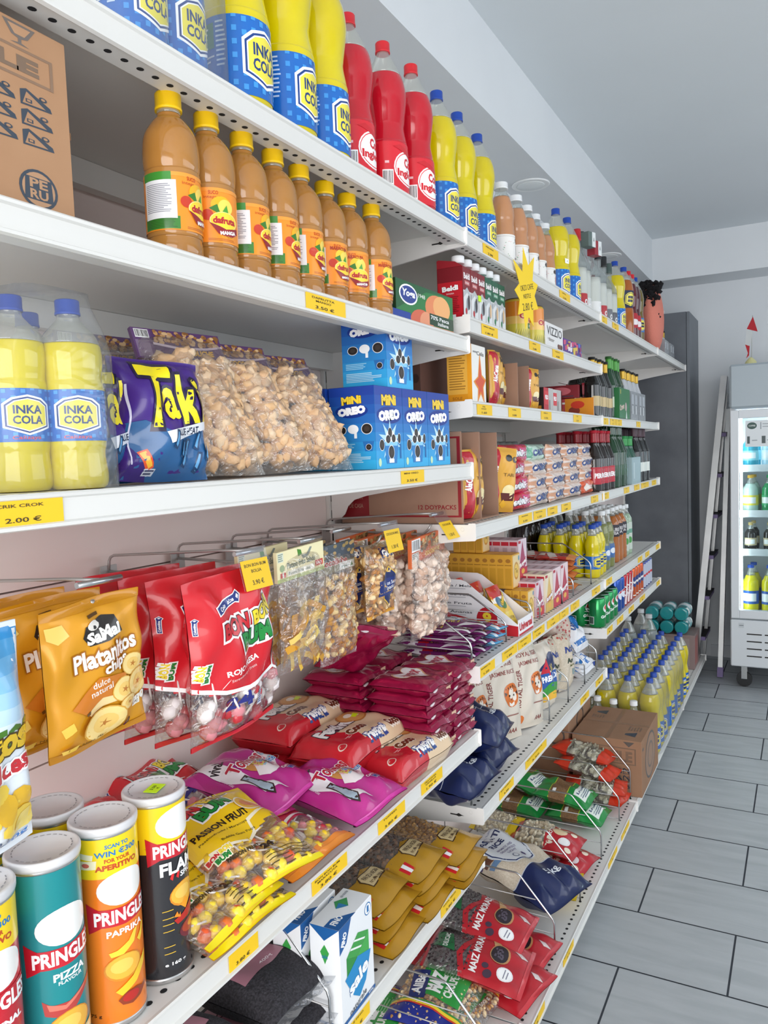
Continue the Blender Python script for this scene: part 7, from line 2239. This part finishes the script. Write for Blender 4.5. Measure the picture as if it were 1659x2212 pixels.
# glass tumblers behind the biscuit rolls
for i in range(9):
    place('jar', lambda: can('glass_bottle', .027, .20, mat('grey_clear_glass', '8d8f8c', .06, coat=.6), [], card('5a5c5a'), n=14), (.30, 2.14 + .062 * i, B4 + .001), F90, f'{ORD[i]} grey clear bottle from the left, standing behind the biscuit rolls', 'glass bottle', 'grey clear bottles behind the biscuit rolls')

# top shelf goods of the third and fourth bay
place('soda_yellow', soda('yellow'), (.445, 3.70, T1 + .001), F90 - .1, 'yellow soda bottle standing alone between the liquor and the amber soda', 'soda bottle', 'yellow soda bottles on the topmost shelf', scale=1.0)
for i, (y, c, l, cp, lab) in enumerate(((3.845, 'a85a1c', '1f2a4a', BLUECAP, 'amber soda bottle with a dark label and yellow shield'), (3.945, '5a1420', 'b5222f', RCAP, 'dark red soda bottle with red cap, left of two'), (4.03, '4a1a24', 'b5222f', RCAP, 'dark red soda bottle with red label, right of two'), (4.115, '6a5a1c', '3f78b8', BLUECAP, 'olive soda bottle directly left of the pink plush'))):
    kp = [(.034, 0), (.0425, .008), (.0445, .03), (.0445, .118), (.040, .15), (.0425, .19), (.0445, .225), (.036, .265), (.017, .303), (.0135, .318)]
    o = bottle('soda_bottle', kp, .27, mat('soda_' + c, c, .08, coat=.5), PET, cp, .0148, .017, (.14 if i == 0 else .06, .22 if i == 0 else .13, shield(.46, .5, .11, .4, 'efe04a', l, 'efe04a', '2a2a3a', small=True) if i in (0, 3) else [E(.45, .4, .12, .2, 'f2eaea', 14)], card(l)), n=20, sm=3)
    put(o, .455, y, T1 + .001, F90 - .3, lab, 'soda bottle', 'mixed sodas before the plush')
# pink plush
root = thing('plush_toy', 'round pink plush toy with black fuzzy hair standing on the topmost shelf', 'plush toy', (.455, 4.60, T1 + .002), (0, 0, F90 + .08))
m = MB()
PK = mat('pink_plush', 'd8806e', .9, bump=.3, bscale=120)
prof = [(math.sin(PI * k / 14), math.cos(PI * k / 14)) for k in range(15)]
vs, fs = [], []
for k in range(15):
    a = PI * k / 14
    for i in range(24):
        t = 2 * PI * i / 24
        vs.append((.18 * math.sin(a) * math.cos(t), .065 * math.sin(a) * math.sin(t), .19 - .19 * math.cos(a) * (1 - .05 * math.sin(t))))
for k in range(14):
    for i in range(24):
        fs.append((k * 24 + i, k * 24 + (i + 1) % 24, (k + 1) * 24 + (i + 1) % 24, (k + 1) * 24 + i))
m.add(vs, fs, PK, True)
m.build('body', root)
FZ = mat('black_fuzz', '171316', .95, bump=.5, bscale=200)
rnd = random.Random(12)
m = MB()
for i in range(70):
    a = rnd.uniform(-.75, .75)
    m.blob((.17 * math.sin(a - .5), rnd.uniform(-.05, .05), .19 + .19 * math.cos(a - .5) * rnd.uniform(.95, 1.04)), rnd.uniform(.010, .020), FZ, rnd, rough=.6)
m.build('hair', root)
for sx, nm in ((-.09, 'eyebrow'), (.04, 'eyebrow')):
    m = MB()
    for i in range(7):
        m.blob((sx - .03 + i * .008, -.054 + abs(sx) * .12, .20 - .006 * i), rnd.uniform(.006, .011), FZ, rnd, rough=.5)
    m.build(nm, root)
m = MB()
m.blob((.155, -.02, .24), .028, card('e8e4e0'), rnd, rough=.05, sq=(.5, .8, 2.0))
m.build('white_patch', root)
m = MB()
m.blob((0, 0, 0), .03, mat('black_knob', '1b191c', .4), rnd, rough=.03, sq=(1, 1, .8))
m.lathe([(.03, -.3585), (.034, -.35), (.034, -.17), (.012, -.09), (.012, -.02)], mat('black_knob', '1b191c', .4), 16)
o = m.build('round_bottle_top')
put(o, .40, 4.33, T1 + .36, 0, 'small black round topped bottle behind the amber soda', 'bottle')
for p in range(2):
    for i in range(3):
        place('beer_cor', None, (.42, 4.90 + .22 * p + .052 * i, T1 + .001), (0, 0, F90), f'clear gold necked bottle, {ORD[i]} in the {("nearer", "further")[p]} carrier on the far top shelf', 'beer bottle', 'clear bottles on the far top shelf', scale=.92)
    carrier('bottle_carrier', .16, .10, .115, 'c4c8cc', [R(.1, .55, .4, .9, 'b0b4ba'), R(.55, .55, .85, .9, 'b0b4ba')], ('nearer', 'further')[p] + ' clear bottle carrier on the short far top shelf', .432, 4.952 + .22 * p, T1 + .001, CLC)

# fifth shelf of the third bay: small sodas and amber drinks
SMK = [(.024, 0), (.029, .004), (.030, .02), (.030, .075), (.026, .095), (.0285, .12), (.026, .14), (.015, .175), (.0125, .185), (.0125, .195)]
for d_ in range(4):
    for i in range(3):
        place('soda_small', lambda: bottle('soda_bottle', SMK, .165, YLIQ, PET, BLUECAP, .0142, .013, (.035, .085, shield(.5, .5, .12, .42, 'efe04a', '173f86', 'efe04a', small=True), BLUELAB), n=18, sm=3), (.475 - .064 * d_ - .004 * i, 3.065 + .068 * i, B5 + .001), F90 - .45, f'small yellow soda bottle, {ORD[i]} of {ORD[d_]} row from the front, third bay', 'soda bottle', 'small yellow sodas')
for d_ in range(4):
    for i in range(2):
        place('soda_white', lambda: bottle('soda_bottle', [(r * 1.08, z * 1.18) for r, z in SMK], .19, mat('pale_soda', '7a7f4a', .08, coat=.5), PET, WCAP, .0155, .015, (.04, .10, [R(.36, .2, .64, .8, '3f6fb0'), E(.5, .5, .08, .2, 'dfe6ee')], mat('blue_grey_label', '4a6a96', .3)), n=18, sm=3), (.462 - .068 * d_, 3.285 + .09 * i, B5 + .001), F90 - .4, f'white capped soda bottle, {ORD[i]} of {ORD[d_]} row from the front', 'soda bottle', 'white capped sodas')
for d_ in range(3):
    for i in range(3):
        place('tea_bottle', lambda: bottle('tea_bottle', [(.028, 0), (.034, .005), (.035, .02), (.034, .1), (.035, .12), (.034, .17), (.018, .205), (.0135, .215), (.0135, .23)], .205, mat('amber_tea', 'a8622a', .1, coat=.5), PET, WCAP, .0155, .013, (.115, .168, [T('PURE', .42, .6, .2, .3, 'c8c4c4', 0, .05), T('TEA', .42, .3, .18, .25, 'c8c4c4', 0, .05), R(.56, .1, .66, .9, 'b8b8c0')], card('2e2730')), n=20, sm=3), (.455 - .075 * d_, 3.50 + .078 * i, B5 + .001), F90 - .35, f'amber drink bottle, {ORD[i]} of {ORD[d_]} row from the front', 'drink bottle', 'amber drink bottles')
for d_ in range(3):
    for i in range(2):
        place('aloe', lambda: bottle('aloe_bottle', [(.027, 0), (.031, .005), (.031, .15), (.026, .175), (.0135, .20), (.0135, .22)], .19, mat('pale_green_drink', '9fb59a', .1, coat=.5), PET, WCAP, .0155, .014, (.02, .15, [E(.45, .35, .08, .12, '4a9a4a', 12), R(.36, .6, .6, .75, '6aa08a'), R(.6, .2, .7, .6, 'a83a3a')], card('c6d0c4')), n=18, sm=3), (.45 - .07 * d_, 3.75 + .078 * i, B5 + .001), F90 - .35, f'pale green drink bottle, {ORD[i]} of {ORD[d_]} row from the front', 'drink bottle', 'pale green drink bottles')
for d_ in range(4):
    for i in range(9):
        if d_ < 2 or i < 7:
            place('soda_dark', lambda: bottle('soda_bottle', [(r * 1.05, z * 1.25) for r, z in SMK], .215, mat('dark_cola', '1f1412', .08, coat=.5), PET, card('9a9a9c'), .0145, .014, None, n=12, sm=2), (.33 - .0 - .062 * (d_ - 1) if d_ else .20, 3.05 + .085 * i, B5 + .001) if d_ == 0 else (.16 + .012 * d_, 3.09 + .085 * i, B5 + .001), F90, f'grey capped dark bottle, {ORD[i]} of {("front", "second", "third", "fourth")[d_]} rear row', 'soda bottle', 'dark bottles at the back') if d_ < 2 else None

# cans on the low shelf of the third bay
STL = mat('can_lid', 'b9bcbf', .25, metal=.9)
CANS = [('green', mat('green_can', '12904a', .2, metal=.5, coat=.4), [E(.56, .66, .10, .16, 'e8ece8', 14), E(.56, .70, .07, .10, 'c8342c', 12), T('Guarana', .56, .40, .3, .12, 'e8f2ea', .2, .04), R(.16, .06, .28, .36, 'dfe6e2'), R(.17, .08, .27, .34, '4a5a52'), R(.14, .40, .32, .9, '0e6a38')], .033, .118, 3.055, .074, 4, 3),
        ('blue', mat('blue_can', '1f4fa8', .2, metal=.5, coat=.4), [E(.52, .5, .10, .16, 'dfe4ee', 16), P([(.44, .55), (.60, .60), (.6, .66), (.5, .66)], 'c8303a')], .0285, .142, 3.375, .064, 2, 3),
        ('red', mat('red_can', 'b81f2c', .2, metal=.5, coat=.4), [T('Cola', .5, .5, .3, .3, 'f0e8e8', 1.2, .05), P([(.42, .0), (.48, 0), (.58, 1), (.52, 1)], 'e8d8d8')], .0285, .142, 3.505, .062, 3, 3),
        ('orange', mat('orange_can', 'd85a20', .2, metal=.5, coat=.4), [E(.5, .55, .1, .2, '2a3a7a', 14), T('Fanta', .5, .55, .2, .12, 'f4f0ea', .2, .05), R(.1, .02, .9, .06, 'e8ece0')], .0285, .142, 3.70, .062, 4, 3),
        ('navy', mat('navy_can', '27368f', .2, metal=.5, coat=.4), [P([(.3, 0), (.6, 0), (.6, 1), (.45, 1)], 'b8bed0'), R(.4, .45, .6, .55, 'c8303a')], .0262, .132, 3.965, .058, 4, 3)]
for nm, m_, ops, r, h, y0, st_, n, deep in CANS:
    for d_ in range(deep):
        for i in range(n):
            place('can_' + nm, lambda: can('drink_can', r, h, m_, ops, STL, n=22), (.492 - (2 * r + .003) * d_, y0 + st_ * i, C6 + .001), F90 - .35, f'{nm} drink can, {ORD[i]} from the near end of the {("front", "second", "third")[d_]} row', 'drink can', nm + ' drink cans')
divider(.16, .505, 3.02 + .015, C6 + .0005, 'wire divider at the near end of the can shelf', .1, .05)

# wrapped sodas on the base shelf of the third and fourth bay
for c_ in range(3):
    for r_ in range(3):
        place('soda_dim', soda('yellow', True), (.60 - .096 * c_, 3.56 + .096 * r_, Z0 + .001), F90 - .9, f'wrapped yellow soda, {ORD[c_]} from the aisle in the {ORD[r_]} row behind the fragile box', 'soda bottle', 'wrapped yellow sodas on the base shelf')
for c_ in range(4):
    for r_ in range(5):
        place('soda_dim', soda('yellow', True), (.60 - .096 * c_, 3.88 + .098 * r_, Z0 + .001), F90 + .6 - .9 * (r_ % 2), f'wrapped yellow soda, {ORD[c_]} from the aisle in the {ORD[r_ + 3]} row on the base shelf', 'soda bottle', 'wrapped yellow sodas on the base shelf')
for c_ in range(2):
    for r_ in range(3):
        place('soda_dim', soda('yellow', True), (.20 + .096 * c_, 3.56 + .10 * r_, Z0 + .001), F90 - .4, f'wrapped yellow soda against the back panel, {ORD[c_]} from the panel in the {ORD[r_]} row', 'soda bottle', 'wrapped yellow sodas on the base shelf')
for i, (x, y) in enumerate(((.30, 3.47), (.385, 3.485), (.46, 3.465), (.545, 3.475), (.345, 3.55 - .005))):
    place('soda_whitebase', lambda: bottle('soda_bottle', [(r * 1.15, z * 1.2) for r, z in SMK], .19, mat('clear_soda', 'a8b09a', .08, coat=.5), PET, WCAP, .0165, .016, None, n=16, sm=3), (x, y, Z0 + .001), 0, f'white capped bottle peeking over the fragile box, {ORD[i]} from the left', 'soda bottle', 'white capped bottles behind the fragile box')
for gx, (x0, x1, y0, y1, lab) in enumerate(((.36, .655, 3.51, 3.81, 'clear shrink film over the nearest block of wrapped sodas'), (.26, .655, 3.83, 4.33, 'clear shrink film over the large block of wrapped sodas'))):
    m = MB()
    vs, fs = [], []
    K = (0, .12, .22, .265, .305, .322)
    N = 40
    rnd = random.Random(gx)
    for j, z in enumerate(K):
        s_ = (1, 1.005, 1, .96, .90, .86)[j]
        for i in range(N):
            t = 2 * PI * i / N
            c_, q_ = math.copysign(abs(math.cos(t)) ** .35, math.cos(t)), math.copysign(abs(math.sin(t)) ** .35, math.sin(t))
            vs.append(((x0 + x1) / 2 + (x1 - x0) / 2 * c_ * s_, (y0 + y1) / 2 + (y1 - y0) / 2 * q_ * s_ + rnd.uniform(-.002, .002), Z0 + .002 + z))
    for j in range(len(K) - 1):
        for i in range(N):
            fs.append((j * N + i, j * N + (i + 1) % N, (j + 1) * N + (i + 1) % N, (j + 1) * N + i))
    m.add(vs, fs, WRAP, True)
    tag(m.build('shrink_wrap'), lab, 'film')
TW = mat('teal_water', '23898c', .1, coat=.5)
for c_ in range(3):
    for r_ in range(2):
        place('water', lambda: bottle('water_bottle', [(.034, 0), (.040, .006), (.041, .03), (.0385, .1), (.041, .13), (.041, .2), (.03, .26), (.014, .29), (.014, .305)], .27, TW, mat('teal_bottle_neck', '4fb0ae', .1, coat=.5), mat('aqua_cap', '59b8ba', .4), .0155, .014, (.09, .17, [R(.3, .2, .7, .8, 'dfe8ea')], card('8fc4c8')), n=16, sm=3), (.545 - .085 * c_, 4.97, Z0 + .255 + .084 * r_), (-PI / 2, 0, 0), f'teal water bottle, {ORD[c_]} from the aisle in the {("lower", "upper")[r_]} row of lying bottles', 'water bottle', 'teal water bottles by the dark cabinet')
o = carton('drink_crate', .24, .30, .210, card('8f7a76'), front=[R(.05, .1, .6, .9, 'a8605a'), P([(.7, .2), (.85, .8), (.95, .3)], '2a2022')], left=[R(.1, .1, .9, .9, '9a8a84')])
put(o, .47, 5.10, Z0 + .001, F90, 'greyish red drink pack under the teal water bottles', 'drink pack')
for i, (x, y) in enumerate(((.30, 4.62), (.40, 4.72), (.33, 4.86))):
    place('water_clear', lambda: bottle('water_bottle', [(.04, 0), (.046, .006), (.046, .2), (.034, .26), (.015, .30), (.015, .315)], .25, mat('grey_water', '8f9696', .1, coat=.5), PET, card('c2c6c8'), .0165, .016, None, n=16, sm=3), (x, y, Z0 + .001), 0, ('clear large water bottle nearest the wrapped sodas', 'clear large water bottle in the middle of three', 'clear large water bottle nearest the dark cabinet')[i], 'water bottle', 'clear water bottles', scale=1.15)
for c_ in range(4):
    for r_ in range(2):
        place('soda_dim', soda('yellow', True), (.60 - .096 * c_, 4.40 + .098 * r_, Z0 + .001), F90 - .4, f'wrapped yellow soda, {ORD[c_]} from the aisle in the {ORD[r_ + 8]} row on the base shelf', 'soda bottle', 'wrapped yellow sodas on the base shelf')

# ================================================================ far right: ladder, glass door fridge, flag
ALM = mat('ladder_aluminium', 'b9bbbb', .32, metal=.85, noise=('a5a7a8', 8, .3))
PLUM = mat('mauve_plastic', '7a6a96', .5)
lad = thing('step_ladder', 'folded aluminium step ladder with mauve feet leaning by the fridge', 'ladder', (0, 0, 0))


def bar(a, b_, w, d, m, mb):
    a, b_ = Vector(a), Vector(b_)
    z = (b_ - a).normalized()
    x = Vector((1, 0, 0))
    x = (x - z * x.dot(z)).normalized()
    y = z.cross(x)
    vs = []
    for p in (a, b_):
        for sx, sy in ((-1, -1), (1, -1), (1, 1), (-1, 1)):
            vs.append(tuple(p + x * sx * w / 2 + y * sy * d / 2))
    mb.add(vs, [(0, 3, 2, 1), (4, 5, 6, 7), (0, 1, 5, 4), (1, 2, 6, 5), (2, 3, 7, 6), (3, 0, 4, 7)], m)


LA, LB = Vector((.575, 5.32, .02)), Vector((.748, 5.52, 1.93))
RA, RB = Vector((.727, 5.375, .02)), Vector((.765, 5.60, 1.72))
for nm, a, b_, w in (('front_rail', LA, LB, .038), ('rear_rail', RA, RB, .028)):
    m = MB()
    bar(a, b_, w, .055, ALM, m)
    m.build(nm, lad)
    m = MB()
    bar(a - (b_ - a).normalized() * .018, a + (b_ - a).normalized() * .045, w + .006, .06, PLUM, m)
    m.build('foot', lad)
for k in range(6):
    t = .12 + k * .137
    a = LA.lerp(LB, t)
    c_ = Vector((a.x + .012, a.y + .10, a.z))
    m = MB()
    m.box((a.x - .02, a.y + .0, a.z - .012), (a.x + .045, a.y + .30, a.z + .012), PLUM)
    m.box((a.x - .022, a.y - .002, a.z + .012), (a.x + .047, a.y + .30, a.z + .016), mat('black_tread', '2a2a30', .7))
    m.build('tread', lad)
m = MB()
bar(LA + Vector((.03, .27, .05)), LB + Vector((.0, .14, -.1)), .02, .05, ALM, m)
m.build('far_rail', lad)

# fridge
FW = mat('fridge_white', 'd9dde0', .35)
FG = mat('fridge_header', 'a9b4ba', .35)
fr = thing('display_fridge', 'white glass door drinks fridge on castors at the right edge', 'fridge', (.808, 5.12, 0))
fw_, fd = .66, .66
m = MB()
m.box((0, .05, .14), (.03, fd, 1.96), FW)
m.box((fw_ - .03, .05, .14), (fw_, fd, 1.96), FW)
m.box((.03, fd - .03, .14), (fw_ - .03, fd, 1.96), mat('fridge_liner', 'e6eaec', .4))
m.box((.03, .05, 1.70), (fw_ - .03, fd - .03, 1.96), FW)
m.box((.03, .05, .14), (fw_ - .03, fd - .03, .455), FW)
m.build('cabinet_body', fr)
m = MB()
m.bbox((0, 0, 1.705), (fw_, .049, 1.965), FG, .012)
m.build('header', fr)
m = MB()
m.bbox((.0, .004, .145), (fw_, .049, .432), FW, .006)
for k in range(4):
    for q in range(5):
        m.box((.09 + q * .098, .0028, .21 + k * .045), (.172 + q * .098, .0045, .217 + k * .045), DARK)
m.box((.045, .003, .385), (.075, .0042, .415), card('c8cdd0'))
m.box((.048, .0022, .398), (.072, .0032, .402), card('7a8085'))
m.build('grille', fr)
d = MB()
x0, x1, z0, z1 = .004, fw_ - .004, .442, 1.695
for a, b_ in (((x0, .004, z0), (x0 + .045, .046, z1)), ((x1 - .045, .004, z0), (x1, .046, z1)), ((x0 + .045, .004, z0), (x1 - .045, .046, z0 + .05)), ((x0 + .045, .004, z1 - .05), (x1 - .045, .046, z1))):
    d.bbox(a, b_, FW, .003)
dr = d.build('door', fr)
d = MB()
d.box((x0 + .045, .020, z0 + .05), (x1 - .045, .024, z1 - .05), film('door_glass', 'dfe8ea', clear=.93, milk=.02, bump=0, rough=.02))
d.build('door_glass', dr)
for k, z in enumerate((.825, 1.06, 1.335)):
    m = MB()
    m.box((.035, .09, z), (fw_ - .035, fd - .04, z + .012), mat('fridge_shelf', 'eef2f3', .4))
    m.box((.035, .078, z - .010), (fw_ - .035, .09, z + .032), mat('fridge_shelf', 'eef2f3', .4))
    m.build('shelf', fr)
LEDM = bpy.data.materials.new('led_strip')
LEDM.use_nodes = True
LEDM.node_tree.nodes['Principled BSDF'].inputs['Emission Color'].default_value = (.9, .97, 1, 1)
LEDM.node_tree.nodes['Principled BSDF'].inputs['Emission Strength'].default_value = 14
for x in (.052, fw_ - .066):
    m = MB()
    m.box((x, .055, .48), (x + .014, .066, 1.66), LEDM)
    m.build('led_strip', fr)
for x, y in ((.07, .10), (fw_ - .07, .10), (.07, fd - .08), (fw_ - .07, fd - .08)):
    m = MB()
    cm_ = [(.045 * math.cos(2 * PI * q / 22), .05 + .045 * math.sin(2 * PI * q / 22)) for q in range(22)]
    m.prism([(x + a, b_ - .004) for a, b_ in cm_], 'y', y - .014, y + .014, mat('black_castor', '17181a', .35, coat=.3))
    c = m.build('castor', fr)
    m = MB()
    m.box((x - .016, y - .02, .05), (x + .016, y - .016, .1385), ALM)
    m.box((x - .016, y + .016, .05), (x + .016, y + .02, .1385), ALM)
    m.box((x - .02, y - .02, .1345), (x + .02, y + .02, .1385), ALM)
    m.build('fork', c)
ld = bpy.data.lights.new('fridge_light', 'AREA')
ld.shape = 'RECTANGLE'; ld.size = .5; ld.size_y = .1; ld.energy = 5; ld.color = (.88, .96, 1)
lo = bpy.data.objects.new('fridge_light', ld)
COL.objects.link(lo)
lo.location = (.808 + .33, 5.12 + .28, 1.69)
# price list taped on the door glass
m = MB()
m.box((0, -.001, 0), (.20, 0, .155), card('dde2e4'))
decal(m, [E(.18, .80, .13, .13, '1f4a44', 20), T('COFFEE', .18, .80, .18, .06, 'e8eeec'), R(.40, .66, .43, .92, '9aa2a8'), R(.46, .84, .62, .87, '9aa2a8'), R(.46, .74, .62, .77, '9aa2a8'), R(.05, .12, .12, .40, '3a4a4c'), R(.18, .22, .32, .26, '9aa2a8'), R(.44, .12, .54, .40, '3a4a4c'), R(.58, .22, .72, .26, '9aa2a8'), R(.80, .12, .90, .40, '8a3a4a'), R(.78, .7, .95, .9, 'c8a8b0')], .20, .155, flat((0, -.0011, 0), (1, 0, 0), (0, 0, 1)))
put(m.build('price_list'), .808 + .085, 5.12 + .0195, 1.475, 0, 'white price list sheet taped inside the top of the fridge door', 'sign')
# bottles in the fridge
def fb(kind, liq, cap, lab, h, r):
    return lambda: bottle('fridge_bottle', [(r * .85, 0), (r, .006), (r, h * .62), (r * .8, h * .72), (r * .34, h * .9), (r * .32, h * .97)], h * .8, mat('fridge_drink_' + kind, liq, .08, coat=.5), PET, card(cap), r * .4, .014, (h * .2, h * .48, [R(.35, .2, .65, .8, 'f0f2f0')], card(lab)), n=16, sm=3)


FROW = [(.460, [('yellow', 'd6cc10', '2450b4', '2a5aa8'), ('yellow', 'd6cc10', '2450b4', '2a5aa8'), ('cola', '3a1a18', 'c8303a', 'c8303a'), ('cola', '3a1a18', 'c8303a', 'c8303a'), ('yellow', 'd6cc10', '2450b4', '2a5aa8')], .29, .046),
        (.8445, [('dark', '221a16', 'c8b070', 'c8b890'), ('dark', '221a16', 'c8b070', 'c8b890'), ('dark', '221a16', 'c8b070', 'c8b890'), ('dark', '221a16', 'c8b070', 'c8b890')], .165, .034),
        (1.0795, [('clear', 'b8d0c4', 'd8a83a', 'e0d24a'), ('green', '2a9a5a', '2a9a5a', '3aa86a'), ('white', 'd8dce0', 'dfe4e8', 'c84a5a'), ('red', 'b83a4a', 'c8303a', 'd85a6a')], .22, .044),
        (1.3545, [('aqua', '2a9ab0', '3aa8c0', '8fd0da'), ('ice', 'b8d8e4', 'c8e0ea', 'e0eef2'), ('pinkd', 'd88a9a', 'd85a6a', 'e8b8c0'), ('ice', 'b8d8e4', 'c8e0ea', 'e0eef2')], .21, .044)]
for z, row, h, r in FROW:
    for d_ in range(2):
        for i, (k, liq, cap, lab) in enumerate(row):
            place('fb_' + k + str(h), fb(k, liq, cap, lab, h, r), (.808 + .105 + i * .105 + .01 * d_, 5.12 + .15 + .12 * d_, z - .004), -.2, f'{k.replace("pinkd", "pink")} fridge bottle, {ORD[i]} from the left, {("front", "rear")[d_]} row, {({.460: "lowest", .8445: "second", 1.0795: "third", 1.3545: "top"})[z]} fridge level', 'drink bottle', f'{k} fridge bottles')

# small flag on the fridge
fl = thing('desk_flag', 'small red and white flag on a rod standing on the fridge', 'flag', (.915, 5.30, 1.966))
m = MB()
m.lathe([(.03, 0), (.036, .004), (.03, .025), (.012, .045), (.005, .05)], mat('pale_yellow_base', 'd8d49a', .6), 16)
m.build('base', fl)
m = MB()
m.tube([(.004, 0, .048), (.010, 0, .30)], .0022, card('b8bcb8'), 8)
m.build('rod', fl)
FR, FWH = mat('flag_red', 'b52a33', .8), mat('flag_white', 'c9cccb', .85)
m = MB()
for (pa, pb, mm) in (([(.012, .292), (-.022, .222), (.038, .20)], None, FR),):
    m.prism(pa, 'y', -.004, .0, mm)
m.prism([(-.022, .222), (.010, .208), (.002, .135), (-.012, .120), (-.032, .130)], 'y', -.0045, .0005, FWH)
m.prism([(-.032, .132), (-.006, .118), (-.010, .062), (-.026, .045), (-.016, .075)], 'y', -.004, .0, FR)
m.build('cloth', fl)
